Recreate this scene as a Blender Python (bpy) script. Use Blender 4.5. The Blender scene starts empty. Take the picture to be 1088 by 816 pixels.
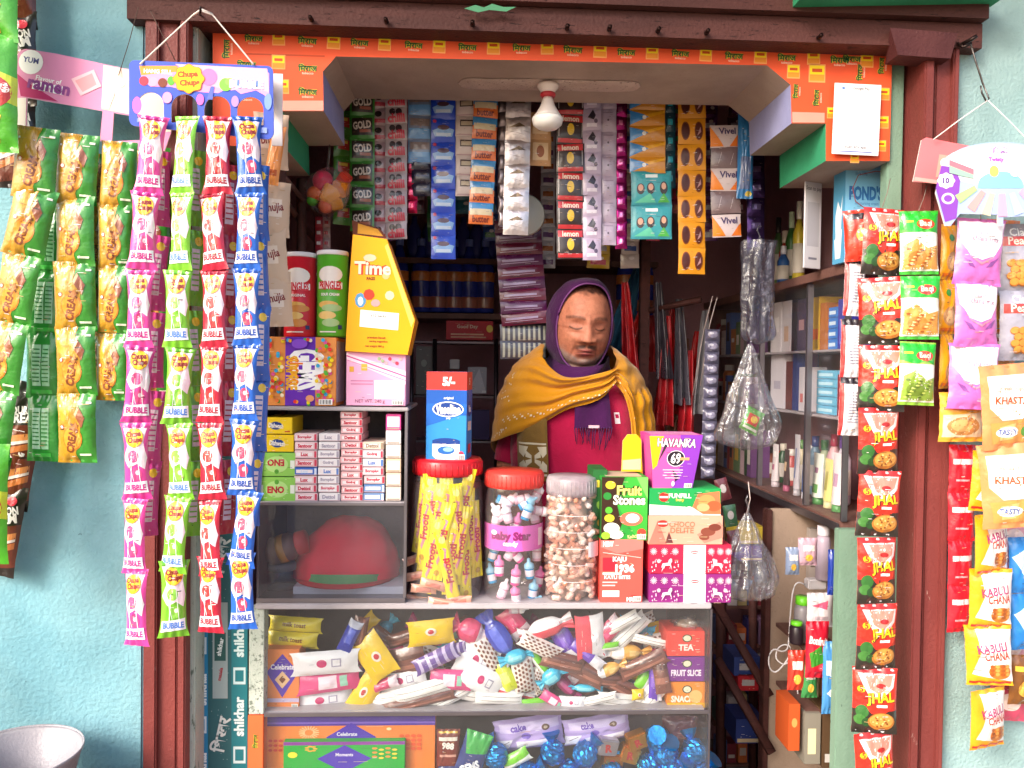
import bpy, bmesh, math, random
EXPO = 1.2
from mathutils import Vector, Matrix, noise
from mathutils.geometry import tessellate_polygon
R = math.radians
rnd = random.Random(7)
scene = bpy.context.scene
C = scene.collection
# ---------------------------------------------------------------- camera
F = 830.0
YAW, PITCH, ROLL = 2.6, -1.2, 0.75
cam_d = bpy.data.cameras.new('camera'); cam = bpy.data.objects.new('camera', cam_d); C.objects.link(cam)
cam_d.sensor_width = 36; cam_d.lens = F/1088*36; cam_d.clip_start = 0.05; cam_d.clip_end = 500
CAMM = Matrix.Rotation(R(-YAW),4,'Z') @ Matrix.Rotation(R(90+PITCH),4,'X') @ Matrix.Rotation(R(ROLL),4,'Z')
EYE = Vector((0,0,1.5))
cam.matrix_world = Matrix.Translation(EYE) @ CAMM
scene.camera = cam
def ray(px,py):
    return (CAMM.to_3x3() @ Vector(((px-544)/F, -(py-408)/F, -1)))
def P(px,py,Y):
    d = ray(px,py); return EYE + d*(Y/d.y)
def PX(px,py,X):
    d = ray(px,py); return EYE + d*(X/d.x)
def rectW(x0,y0,x1,y1,Y):
    xm, ym = (x0+x1)/2, (y0+y1)/2
    a, b, c, d = P(x0,ym,Y), P(x1,ym,Y), P(xm,y0,Y), P(xm,y1,Y)
    return (a.x+b.x)/2, b.x-a.x, d.z, c.z-d.z      # centre x, width, bottom z, height
# ---------------------------------------------------------------- materials
_m = {}
def lin(c): return c/12.92 if c <= .04045 else ((c+.055)/1.055)**2.4
def rgb(h):
    h = h.lstrip('#'); return tuple(lin(int(h[i:i+2],16)/255) for i in (0,2,4)) + (1,)
KP = {'paper':(.5,0,.3,.15,220), 'foil':(.27,0,.7,.85,34), 'metal':(.30,.85,.5,.8,42), 'plastic':(.32,0,.5,.08,30), 'matte':(.85,0,.2,.25,90), 'cloth':(.95,0,.1,.5,420), 'steel':(.33,.9,.5,.15,25)}
def M(h, kind='paper'):
    k = (h,kind)
    if k in _m: return _m[k]
    m = bpy.data.materials.new(kind+'_'+h); m.use_nodes = True; nt = m.node_tree; b = nt.nodes['Principled BSDF']
    ro, me, sp, bs, sc = KP[kind]
    c = rgb(h)
    tc = nt.nodes.new('ShaderNodeTexCoord'); n = nt.nodes.new('ShaderNodeTexNoise'); n.inputs['Scale'].default_value = sc; n.inputs['Detail'].default_value = 4
    nt.links.new(tc.outputs['Object'], n.inputs['Vector'])
    n2 = nt.nodes.new('ShaderNodeTexNoise'); n2.inputs['Scale'].default_value = 9; n2.inputs['Detail'].default_value = 5
    nt.links.new(tc.outputs['Object'], n2.inputs['Vector'])
    hs = nt.nodes.new('ShaderNodeHueSaturation'); hs.inputs['Color'].default_value = c
    mr = nt.nodes.new('ShaderNodeMapRange'); mr.inputs['To Min'].default_value = .82; mr.inputs['To Max'].default_value = 1.14
    nt.links.new(n2.outputs['Fac'], mr.inputs['Value']); nt.links.new(mr.outputs['Result'], hs.inputs['Value'])
    nt.links.new(hs.outputs['Color'], b.inputs['Base Color'])
    r2 = nt.nodes.new('ShaderNodeMapRange'); r2.inputs['To Min'].default_value = max(.05,ro-.12); r2.inputs['To Max'].default_value = min(1,ro+.18)
    nt.links.new(n2.outputs['Fac'], r2.inputs['Value']); nt.links.new(r2.outputs['Result'], b.inputs['Roughness'])
    b.inputs['Metallic'].default_value = me; b.inputs['Specular IOR Level'].default_value = sp
    if kind == 'foil': b.inputs['Coat Weight'].default_value = .5; b.inputs['Coat Roughness'].default_value = .12
    bp = nt.nodes.new('ShaderNodeBump'); bp.inputs['Strength'].default_value = bs; bp.inputs['Distance'].default_value = .004 if kind in('foil','metal') else .001
    nt.links.new(n.outputs['Fac'], bp.inputs['Height']); nt.links.new(bp.outputs['Normal'], b.inputs['Normal'])
    _m[k] = m; return m
def custom(name, fn):
    if name in _m: return _m[name]
    m = bpy.data.materials.new(name); m.use_nodes = True; fn(m.node_tree, m.node_tree.nodes['Principled BSDF']); _m[name] = m; return m
def N(nt, typ, **kw):
    n = nt.nodes.new('ShaderNode'+typ)
    for k, v in kw.items(): n.inputs[k].default_value = v
    return n
def ramp(nt, fac, stops):
    r = nt.nodes.new('ShaderNodeValToRGB'); e = r.color_ramp.elements
    while len(e) < len(stops): e.new(.5)
    for el, (p, c) in zip(e, stops): el.position = p; el.color = c
    nt.links.new(fac, r.inputs['Fac']); return r.outputs['Color']
def worn(name, c1, c2, spots, scale=3, bump=.6, rough=.8, stretch=(1,1,1), chip=.68):
    """painted or plastered surface: two tones in large patches, small chips of a third colour, roller grain"""
    def fn(nt, b):
        tc = N(nt,'TexCoord'); mp = N(nt,'Mapping'); mp.inputs['Scale'].default_value = stretch; nt.links.new(tc.outputs['Object'], mp.inputs['Vector'])
        n = N(nt,'TexNoise', Scale=scale, Detail=8.0, Roughness=.65); nt.links.new(mp.outputs[0], n.inputs['Vector'])
        col = ramp(nt, n.outputs['Fac'], [(.35,rgb(c1)),(.65,rgb(c2))])
        n2 = N(nt,'TexNoise', Scale=scale*14, Detail=6.0, Roughness=.7); nt.links.new(mp.outputs[0], n2.inputs['Vector'])
        f2 = ramp(nt, n2.outputs['Fac'], [(chip,(0,0,0,1)),(chip+.03,(1,1,1,1))])
        mx = nt.nodes.new('ShaderNodeMixRGB'); nt.links.new(f2, mx.inputs[0]); nt.links.new(col, mx.inputs[1]); mx.inputs[2].default_value = rgb(spots)
        n4 = N(nt,'TexNoise', Scale=scale*45, Detail=3.0, Roughness=.8); nt.links.new(tc.outputs['Object'], n4.inputs['Vector'])
        f4 = ramp(nt, n4.outputs['Fac'], [(.27,(.45,.45,.45,1)),(.36,(1,1,1,1))])
        n5 = N(nt,'TexNoise', Scale=scale*.45, Detail=5.0, Roughness=.6, Distortion=.8); nt.links.new(mp.outputs[0], n5.inputs['Vector'])
        f5 = ramp(nt, n5.outputs['Fac'], [(.32,(.72,.70,.68,1)),(.55,(1,1,1,1)),(.75,(1.12,1.10,1.12,1))])
        m4 = nt.nodes.new('ShaderNodeMixRGB'); m4.blend_type='MULTIPLY'; m4.inputs[0].default_value=1; nt.links.new(mx.outputs[0],m4.inputs[1]); nt.links.new(f4,m4.inputs[2])
        m5 = nt.nodes.new('ShaderNodeMixRGB'); m5.blend_type='MULTIPLY'; m5.inputs[0].default_value=.9; nt.links.new(m4.outputs[0],m5.inputs[1]); nt.links.new(f5,m5.inputs[2])
        nt.links.new(m5.outputs[0], b.inputs['Base Color']); b.inputs['Roughness'].default_value = rough; b.inputs['Specular IOR Level'].default_value = .3
        n3 = N(nt,'TexNoise', Scale=scale*30, Detail=4.0); nt.links.new(tc.outputs['Object'], n3.inputs['Vector'])
        bp = N(nt,'Bump', Strength=bump, Distance=.003); nt.links.new(n3.outputs['Fac'], bp.inputs['Height'])
        bq = N(nt,'Bump', Strength=bump, Distance=.002); nt.links.new(f2, bq.inputs['Height']); bq.invert = True
        nt.links.new(bp.outputs[0], bq.inputs['Normal']); nt.links.new(bq.outputs[0], b.inputs['Normal'])
    return custom(name, fn)
def clear(name, tint, haze, gl=.12, bump=0.0, hcol='ffffff', rough=.05, fk=.28):
    """thin clear sheet: mostly transparent, part cloudy, mirror-like gloss that grows at grazing angles"""
    def fn(nt, b):
        out = nt.nodes['Material Output']
        t = N(nt,'BsdfTransparent'); t.inputs['Color'].default_value = rgb(tint)
        d = N(nt,'BsdfDiffuse'); d.inputs['Color'].default_value = rgb(hcol)
        g = N(nt,'BsdfGlossy'); g.inputs['Roughness'].default_value = rough
        tc = N(nt,'TexCoord'); n = N(nt,'TexNoise', Scale=6.0, Detail=8.0, Roughness=.7); nt.links.new(tc.outputs['Object'], n.inputs['Vector'])
        mr = N(nt,'MapRange'); mr.inputs['From Min'].default_value=.3; mr.inputs['From Max'].default_value=.7
        mr.inputs['To Min'].default_value = haze*.4; mr.inputs['To Max'].default_value = haze*1.6; nt.links.new(n.outputs['Fac'], mr.inputs['Value'])
        m1 = N(nt,'MixShader'); nt.links.new(mr.outputs[0], m1.inputs[0]); nt.links.new(t.outputs[0], m1.inputs[1]); nt.links.new(d.outputs[0], m1.inputs[2])
        fr = N(nt,'LayerWeight', Blend=.35)
        ma = N(nt,'Math'); ma.operation = 'MULTIPLY_ADD'; ma.inputs[1].default_value = fk; ma.inputs[2].default_value = gl*.5; nt.links.new(fr.outputs['Fresnel'], ma.inputs[0])
        m2 = N(nt,'MixShader'); nt.links.new(ma.outputs[0], m2.inputs[0]); nt.links.new(m1.outputs[0], m2.inputs[1]); nt.links.new(g.outputs[0], m2.inputs[2])
        if bump:
            nb = N(nt,'TexNoise', Scale=28.0, Detail=3.0, Distortion=1.5); nt.links.new(tc.outputs['Object'], nb.inputs['Vector'])
            bp = N(nt,'Bump', Strength=bump, Distance=.01); nt.links.new(nb.outputs['Fac'], bp.inputs['Height'])
            nt.links.new(bp.outputs[0], g.inputs['Normal']); nt.links.new(bp.outputs[0], d.inputs['Normal'])
        nt.links.new(m2.outputs[0], out.inputs['Surface'])
    return custom(name, fn)
GLASS = lambda: clear('case_glass','f8fafa',.018,.03)
CLOUDY = lambda: clear('cloudy_glass','eef0f4',.04,.04,hcol='d8d4dc')
JARP = lambda: clear('jar_plastic','f7f4f6',.05,.10,bump=.15)
BAGP = lambda: clear('bag_film','f2f3f8',.05,.16,bump=.9,hcol='e8e4f0',rough=.12)
# ---------------------------------------------------------------- text
_t = {}
def glyphs(s, bold=0.0):
    k = (s,bold)
    if k in _t: return _t[k]
    cu = bpy.data.curves.new('t','FONT'); cu.body = s; cu.size = 1; cu.resolution_u = 2; cu.offset = bold; cu.dimensions = '2D'; cu.fill_mode = 'BOTH'
    o = bpy.data.objects.new('t',cu); C.objects.link(o)
    dg = bpy.context.evaluated_depsgraph_get(); me = bpy.data.meshes.new_from_object(o.evaluated_get(dg))
    vs = [(v.co.x,v.co.y) for v in me.vertices]; fs = [tuple(p.vertices) for p in me.polygons]
    bpy.data.objects.remove(o); bpy.data.meshes.remove(me); bpy.data.curves.remove(cu)
    if not vs: _t[k] = ([],[],1,1); return _t[k]
    x0=min(v[0] for v in vs); x1=max(v[0] for v in vs); y0=min(v[1] for v in vs); y1=max(v[1] for v in vs)
    h = y1-y0 or 1
    vs = [((x-(x0+x1)/2)/h,(y-(y0+y1)/2)/h) for x,y in vs]
    _t[k] = (vs,fs,(x1-x0)/h,1); return _t[k]
# ---------------------------------------------------------------- mesh builder
class MB:
    def __init__(s): s.v=[]; s.f=[]; s.mi=[]; s.sm=[]; s.mats=[]
    def mid(s, m):
        if m not in s.mats: s.mats.append(m)
        return s.mats.index(m)
    def add(s, vs, fs, m, smooth=False):
        o = len(s.v); s.v += [tuple(v) for v in vs]; k = s.mid(m)
        for f in fs: s.f.append(tuple(o+i for i in f)); s.mi.append(k); s.sm.append(smooth)
    def box(s, x0,y0,z0,x1,y1,z1,m,bev=0.0):
        if bev:
            bm = bmesh.new(); bmesh.ops.create_cube(bm,size=1)
            for v in bm.verts: v.co = Vector(((x0+x1)/2+v.co.x*(x1-x0),(y0+y1)/2+v.co.y*(y1-y0),(z0+z1)/2+v.co.z*(z1-z0)))
            bmesh.ops.bevel(bm, geom=bm.edges[:], offset=bev, segments=2, affect='EDGES'); s.bm(bm,m); return
        s.hexa([(x0,y0,z0),(x1,y0,z0),(x1,y1,z0),(x0,y1,z0)],[(x0,y0,z1),(x1,y0,z1),(x1,y1,z1),(x0,y1,z1)],m)
    def hexa(s, bot, top, m):
        s.add(list(bot)+list(top), [(3,2,1,0),(4,5,6,7),(0,1,5,4),(1,2,6,5),(2,3,7,6),(3,0,4,7)], m)
    def bm(s, bm, m, smooth=False):
        bm.verts.index_update(); s.add([v.co[:] for v in bm.verts],[tuple(v.index for v in f.verts) for f in bm.faces],m,smooth); bm.free()
    def lathe(s, prof, m, c=(0,0,0), n=28, ax='z', smooth=True, sq=0.0, caps=True):
        vs=[]; fs=[]
        for r,z in prof:
            for i in range(n):
                a=2*math.pi*i/n; ca,sa=math.cos(a),math.sin(a)
                if sq:
                    k = (abs(ca)**4+abs(sa)**4)**-.25; k = 1+(k-1)*sq
                else: k = 1
                x,y = r*k*ca, r*k*sa
                vs.append((c[0]+x,c[1]+y,c[2]+z) if ax=='z' else ((c[0]+x,c[1]+z,c[2]+y) if ax=='y' else (c[0]+z,c[1]+x,c[2]+y)))
        for j in range(len(prof)-1):
            for i in range(n): fs.append((j*n+i, j*n+(i+1)%n, (j+1)*n+(i+1)%n, (j+1)*n+i))
        if prof[0][0] > 1e-6 and caps: fs.append(tuple(range(n))[::-1])
        if prof[-1][0] > 1e-6 and caps: fs.append(tuple((len(prof)-1)*n+i for i in range(n)))
        s.add(vs,fs,m,smooth)
    def tube(s, pts, r, m, n=6, taper=None):
        pts=[Vector(p) for p in pts]; vs=[]; fs=[]
        for j,p in enumerate(pts):
            d=(pts[min(j+1,len(pts)-1)]-pts[max(j-1,0)]).normalized()
            a=d.orthogonal().normalized() if abs(d.z)<.95 else Vector((1,0,0)); a=(a-d*a.dot(d)).normalized()
            if abs(d.z)<.95: a=Vector((-d.y,d.x,0)).normalized() if (d.x or d.y) else Vector((1,0,0))
            b=d.cross(a); rr = r if taper is None else r*(1+(taper-1)*j/(len(pts)-1))
            for i in range(n):
                t=2*math.pi*i/n; vs.append(p+a*math.cos(t)*rr+b*math.sin(t)*rr)
        for j in range(len(pts)-1):
            for i in range(n): fs.append((j*n+i,j*n+(i+1)%n,(j+1)*n+(i+1)%n,(j+1)*n+i))
        fs.append(tuple(range(n))[::-1]); fs.append(tuple((len(pts)-1)*n+i for i in range(n)))
        s.add(vs,fs,m,True)
    def ball(s, c, r, m, n=12, k=8, jit=0, seed=0):
        if not hasattr(r,'__len__'): r=(r,r,r)
        vs=[]; fs=[]
        for j in range(k+1):
            ph=math.pi*j/k
            for i in range(n):
                t=2*math.pi*i/n; d=Vector((math.sin(ph)*math.cos(t),math.sin(ph)*math.sin(t),math.cos(ph)))
                q = 1+jit*noise.noise(d*3+Vector((seed,seed*2.3,0))) if jit else 1
                vs.append((c[0]+d.x*r[0]*q,c[1]+d.y*r[1]*q,c[2]+d.z*r[2]*q))
        for j in range(k):
            for i in range(n): fs.append((j*n+i,(j+1)*n+i,(j+1)*n+(i+1)%n,j*n+(i+1)%n))
        s.add(vs,fs,m,True)
    def grid(s, fn, nu, nv, m, smooth=True, flip=False, closed=False):
        vs=[fn(i/nu,j/nv) for j in range(nv+1) for i in range(nu+1)]; fs=[]
        for j in range(nv):
            for i in range(nu):
                a=j*(nu+1)+i; q=(a,a+1,a+nu+2,a+nu+1); fs.append(q[::-1] if flip else q)
        s.add(vs,fs,m,smooth)
    def decals(s, design, mp, hw, hh, sub=0.0, off=.0002, step=.00007, kind=None):
        """flat printed shapes laid on a surface; mp(u,v,off) -> point, u and v in -1..1, hw and hh half sizes in metres"""
        for li, d in enumerate(design):
            o = off+step*li; t = d[0]
            if t == 'R': poly=[(d[1],d[2]),(d[3],d[2]),(d[3],d[4]),(d[1],d[4])]; c=d[5]
            elif t == 'E':
                n = 18 if max(d[3],d[4])>.15 else 10
                poly=[(d[1]+d[3]*math.cos(2*math.pi*i/n), d[2]+d[4]*math.sin(2*math.pi*i/n)) for i in range(n)]; c=d[5]
            elif t == 'P': poly=d[1]; c=d[2]
            elif t == 'L':   # line x0,y0,x1,y1,width(m),col
                a=Vector((d[1]*hw,d[2]*hh)); b=Vector((d[3]*hw,d[4]*hh)); q=(b-a).normalized(); q=Vector((-q.y,q.x))*d[5]/2
                poly=[((p.x)/hw,(p.y)/hh) for p in (a-q,b-q,b+q,a+q)]; c=d[6]
            elif t == 'T':   # text,u,v,height(fraction of hh*2),col,rot,maxw(fraction of full width),bold
                txt,cu,cv,ht,c = d[1:6]; rot = d[6] if len(d)>6 else 0; mw = d[7] if len(d)>7 else 1.8; bold = d[8] if len(d)>8 else .02
                vs,fs,wd,_ = glyphs(txt,bold)
                H = ht*hh*2; W = wd*H; lim = mw*(hw if abs(rot)<45 or abs(rot)>135 else hh); sx = min(1, lim/W) if W else 1
                ca,sa=math.cos(R(rot)),math.sin(R(rot)); out=[]
                if sub and len(fs)<400:
                    vs=list(vs); q=[tuple(f) for f in fs]; fs=[]; lim2=sub*min(hw/(H*sx),hh/H)*1.3; mids={}
                    while q:
                        f=q.pop()
                        if len(f)>3: q+=[(f[0],f[k],f[k+1]) for k in range(1,len(f)-1)]; continue
                        e=max((math.dist(vs[f[k]],vs[f[(k+1)%3]]),k) for k in range(3))
                        if e[0]<=lim2 or len(vs)>3000: fs.append(f); continue
                        k=e[1]; a_,b_,c_=f[k],f[(k+1)%3],f[(k+2)%3]; key=(min(a_,b_),max(a_,b_))
                        if key not in mids: mids[key]=len(vs); vs.append(((vs[a_][0]+vs[b_][0])/2,(vs[a_][1]+vs[b_][1])/2))
                        m_=mids[key]; q+=[(a_,m_,c_),(m_,b_,c_)]
                for x,y in vs:
                    x*=H*sx; y*=H; out.append(mp(max(-1,min(1,cu+(x*ca-y*sa)/hw)), max(-1,min(1,cv+(x*sa+y*ca)/hh)), o))
                s.add(out,fs,M(c,kind or 'paper') if isinstance(c,str) else c); continue
            m = M(c,kind or 'paper') if isinstance(c,str) else c
            if len(poly) == 4 or t=='E': tri=[tuple(range(len(poly)))]
            else: tri=[tuple(x) for x in tessellate_polygon([[Vector((p[0],p[1],0)) for p in poly]])]
            if sub:
                pts=list(poly); 
                T=[]
                for f in tri:
                    for k in range(1,len(f)-1): T.append((poly[f[0]],poly[f[k]],poly[f[k+1]]))
                res=[]
                while T:
                    a,b,c3=T.pop(); e=[(math.dist(a,b),0),(math.dist(b,c3),1),(math.dist(c3,a),2)]; mx=max(e)
                    if mx[0] <= sub or len(res)+len(T)>2500: res.append((a,b,c3)); continue
                    if mx[1]==0: q=((a[0]+b[0])/2,(a[1]+b[1])/2); T += [(a,q,c3),(q,b,c3)]
                    elif mx[1]==1: q=((b[0]+c3[0])/2,(b[1]+c3[1])/2); T += [(a,b,q),(a,q,c3)]
                    else: q=((a[0]+c3[0])/2,(a[1]+c3[1])/2); T += [(a,b,q),(q,b,c3)]
                vv=[]; ff=[]
                for t3 in res: ff.append((len(vv),len(vv)+1,len(vv)+2)); vv += [mp(max(-1,min(1,p[0])),max(-1,min(1,p[1])),o) for p in t3]
                s.add(vv,ff,m,False)
            else: s.add([mp(p[0],p[1],o) for p in poly],tri,m)
    def mesh(s, name, auto=True):
        me = bpy.data.meshes.new(name); me.from_pydata(s.v,[],s.f)
        for m in s.mats: me.materials.append(m)
        me.polygons.foreach_set('material_index', s.mi); me.polygons.foreach_set('use_smooth', s.sm); me.update(); return me
    def build(s, name, parent=None, loc=None):
        o = bpy.data.objects.new(name, s.mesh(name)); C.objects.link(o)
        if parent: o.parent = parent
        if loc: o.location = loc
        return o
def tag(o, label=None, cat=None, group=None, kind=None):
    if label: o['label']=label
    if cat: o['category']=cat
    if group: o['group']=group
    if kind: o['kind']=kind
    return o
def empty(name, loc, label, cat, group=None, rz=0):
    o = bpy.data.objects.new(name,None); C.objects.link(o); o.location=loc; o.rotation_euler=(0,0,rz); o.empty_display_size=.02
    return tag(o,label,cat,group)
# ---------------------------------------------------------------- pillow packets
def pillow(w,h,b,base,design,kind='foil',crimp=.07,waist=.05,seed=0.0,back=None,nx=18,nz=26,fine=9):
    mb=MB(); mf = M(base,kind) if isinstance(base,str) else base; bk = M(back,kind) if back else mf
    def S(u,v,side,off=0):
        hw=w/2*(1-waist*(1-v**4)+.015*noise.noise((v*4,seed,0))*2)
        va=abs(v); q=max(0,1-(va/(1-crimp))**2.4) if va<1-crimp else 0
        pr=max(0,1-abs(u)**2.4)**.7
        z=b*pr*q**.6
        z+=b*.20*q*pr*noise.noise((u*1.7+seed,v*2.2,seed*.7)) + b*.10*pr*math.sqrt(q)*noise.noise((u*5+seed,v*5,seed))
        e=math.exp(-((va-(1-crimp))/.14)**2); z+=b*.19*e*math.sin(u*11+seed*3+v)*(pr if va<1-crimp else .5); z-=b*.16*q*pr*math.exp(-((u*.9+v*.5*math.cos(seed*5)-.3*math.sin(seed*9))/.09)**2); z-=b*.12*pr*q*math.exp(-((u-.55*math.sin(seed*3+v*2))/.07)**2)
        if side<0: return Vector((u*hw, z*.55, v*h/2)) if va<1-crimp else Vector((u*hw, -z+.0003, v*h/2))
        return Vector((u*hw, -(z+off), v*h/2))
    mb.grid(lambda a,c: S(a*2-1,c*2-1,1),nx,nz,mf); mb.grid(lambda a,c: S(a*2-1,c*2-1,-1),nx,nz,bk,flip=True)
    G=[[S(i/nx*2-1,j/nz*2-1,1) for i in range(nx+1)] for j in range(nz+1)]
    def SB(u,v,o):      # point on the meshed surface itself, so that print follows every crease
        a=(u+1)/2*nx; c=(v+1)/2*nz; i=min(nx-1,max(0,int(a))); j=min(nz-1,max(0,int(c))); a-=i; c-=j
        q=(G[j][i]*(1-a)+G[j][i+1]*a)*(1-c)+(G[j+1][i]*(1-a)+G[j+1][i+1]*a)*c; return Vector((q.x,q.y-o,q.z))
    if fine and h>.03:      # small print: hair-line text rows, seals and specks
        rs=random.Random(seed*77+w*1e4); cs=['#f4f0ee','#2a2426','#c8a070','#e8d8d8']; ex=[]
        for i in range(fine):
            u0=rs.uniform(-.8,.5); v0=rs.uniform(-.86,.84); l=rs.uniform(.08,.34); t=rs.uniform(.008,.02); ex.append(('R',u0,v0,u0+l,v0+t,rs.choice(cs)))
        design=list(design)+ex
    mb.decals(design, SB, w/2,h/2, sub=.13, off=.0005, step=.00012, kind=kind)
    return mb
def packet_strip(name,label,cat,group,centres,Y,hp,meshes,part='packet',jit=3,ys=0,turn=0,top=None):
    """centres: pixel centres of each packet from the top; meshes: list cycled through"""
    c0=centres[0]; t=P(c0[0],c0[1]-hp/2,Y); e=empty(name,t,label,cat,group)
    for i,(px,py) in enumerate(centres):
        p=P(px,py,Y+ys*i); me=meshes[i%len(meshes)]
        o=bpy.data.objects.new(part,me); C.objects.link(o); o.parent=e; o.location=p-t
        if i+1<len(centres): d=P(*centres[i+1],Y)-p; ang=math.atan2(d.x,-d.z)
        elif i: d=p-P(*centres[i-1],Y); ang=math.atan2(d.x,-d.z)
        else: ang=0
        o.rotation_euler=(R(rnd.uniform(-2,2)), -ang+R(rnd.uniform(-jit,jit))*.4, R(turn+rnd.uniform(-jit,jit)*2))
    return e
# ---------------------------------------------------------------- printed cartons
def carton(name,label,cat,x0,y0,x1,y1,Y,depth,base,front=(),right=(),left=(),top=(),group=None,topw=1.0,rz=0,lean=0,kind='paper',shift=0,bev=.0008,fine=True):
    cx,w,zb,h=rectW(x0,y0,x1,y1,Y); mb=MB()
    tw=topw*w/2; hw=w/2
    B=[(-hw,0,0),(hw,0,0),(hw,depth,0),(-hw,depth,0)]; T=[(-tw+shift,0,h),(tw+shift,0,h),(tw+shift,depth,h),(-tw+shift,depth,h)]
    bm=bmesh.new(); vs=[bm.verts.new(p) for p in B+T]
    for f in [(3,2,1,0),(4,5,6,7),(0,1,5,4),(1,2,6,5),(2,3,7,6),(3,0,4,7)]: bm.faces.new([vs[i] for i in f])
    bmesh.ops.bevel(bm,geom=bm.edges[:],offset=bev,segments=2,affect='EDGES'); mb.bm(bm,M(base,kind))
    def bil(a,b,c,d,nrm):
        a,b,c,d=[Vector(x) for x in (a,b,c,d)]; nrm=Vector(nrm)
        return lambda u,v,o: (a*(1-u)*(1-v)+b*(1+u)*(1-v)+c*(1+u)*(1+v)+d*(1-u)*(1+v))/4+nrm*o
    if front and w>.05 and h>.03 and fine:     # hair-line print, seals and a bar code
        rs=random.Random(w*9e3+h*7e3); c4=['#f4efe8','#3a2c30','#e8d0a0']; ex=[]
        for i in range(16): u0=rs.uniform(-.9,.6); v0=rs.uniform(-.95,.9); ex.append(('R',u0,v0,u0+rs.uniform(.05,.25),v0+rs.uniform(.008,.018)*.09/h,rs.choice(c4)))
        if h>.08: ex.append(('R',.55,-.96,.93,-.80,'#f4f2f0')); ex+=[('R',.58+.03*i,-.94,.58+.03*i+.008+.01*(i%3==0),-.82,'#2a2426') for i in range(11)]
        front=list(front)+ex
    if front: mb.decals(front,bil(B[0],B[1],T[1],T[0],(0,-1,0)),w/2,h/2)
    if right: mb.decals(right,bil(B[1],B[2],T[2],T[1],(1,0,0)),depth/2,h/2)
    if left: mb.decals(left,bil(B[3],B[0],T[0],T[3],(-1,0,0)),depth/2,h/2)
    if top: mb.decals(top,bil(T[0],T[1],T[2],T[3],(0,0,1)),w/2,depth/2)
    o=mb.build(name,loc=(cx,Y,zb)); o.rotation_euler=(R(lean),0,R(rz)); tag(o,label,cat,group); return o

def twist(w,h,b,base,design,kind='foil',seed=0.0):
    """wrapped sweet: fat body, pinched necks and fanned wrapper ends along its long axis"""
    mb=MB(); m=M(base,kind); nu,nv=26,12
    def pr(u):
        a=abs(u)
        if a<.58: k=(1-(a/.62)**3.2*.72); return h/2*k, b*max(.0,(1-(a/.60)**3))**.6+.0012
        t=(a-.58)/.42; return h/2*(.24+.75*t**.8+.10*math.sin(seed*9+u*7)), .0012+.004*t*0
    def S(u,v,sd):
        hh,z=pr(u); a=abs(u); q=z*(1-abs(v)**2.2)**.7 if a<.6 else .0006
        fl=0 if a<.6 else .0035*math.sin(v*8+seed*5+u*3)*(a-.58)/.42
        wr=b*.14*noise.noise((u*6+seed,v*4,seed*2))
        return Vector((u*w/2, -(q*sd+fl+(wr if sd>0 else 0))+(0 if sd>0 else .0005), v*hh))
    mb.grid(lambda a,c:S(a*2-1,c*2-1,1),nu,nv,m); mb.grid(lambda a,c:S(a*2-1,c*2-1,-1),nu,nv,m,flip=True)
    G=[[S(i/nu*2-1,j/nv*2-1,1) for i in range(nu+1)] for j in range(nv+1)]
    def SB(u,v,o):
        a=(u+1)/2*nu; c=(v+1)/2*nv; i=min(nu-1,max(0,int(a))); j=min(nv-1,max(0,int(c))); a-=i; c-=j
        q=(G[j][i]*(1-a)+G[j][i+1]*a)*(1-c)+(G[j+1][i]*(1-a)+G[j+1][i+1]*a)*c; return Vector((q.x,q.y-o,q.z))
    mb.decals(design,SB,w/2,h/2,sub=.12,off=.0004,step=.0001,kind=kind); return mb
FY = 1.60
# ---------------------------------------------------------------- world, sun
w = bpy.data.worlds.new('World'); scene.world = w; w.use_nodes = True
nt = w.node_tree; bg = nt.nodes['Background']; sky = nt.nodes.new('ShaderNodeTexSky'); sky.sky_type='NISHITA'; sky.sun_disc=False
SUN_EL, SUN_AZ = 32, 226    # azimuth clockwise from +Y: behind the camera, a little to the left
sky.sun_elevation=R(SUN_EL); sky.sun_rotation=R(SUN_AZ); sky.air_density=1.0; sky.dust_density=4.0; sky.ozone_density=1.0
nt.links.new(sky.outputs[0],bg.inputs['Color']); bg.inputs['Strength'].default_value=.15
sd = bpy.data.lights.new('sun','SUN'); sd.energy=1.3; sd.angle=R(20); sd.color=(1,.93,.88)
so = bpy.data.objects.new('sun',sd); C.objects.link(so)
sdir = Vector((math.sin(R(SUN_AZ))*math.cos(R(SUN_EL)), math.cos(R(SUN_AZ))*math.cos(R(SUN_EL)), math.sin(R(SUN_EL))))
so.rotation_euler = sdir.to_track_quat('Z','Y').to_euler()
scene.view_settings.view_transform='Standard'; scene.view_settings.look='None'; scene.view_settings.exposure=EXPO; scene.view_settings.gamma=1
scene.cycles.max_bounces=12; scene.cycles.transparent_max_bounces=16; scene.cycles.use_denoising=True; scene.cycles.sample_clamp_indirect=6
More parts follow.
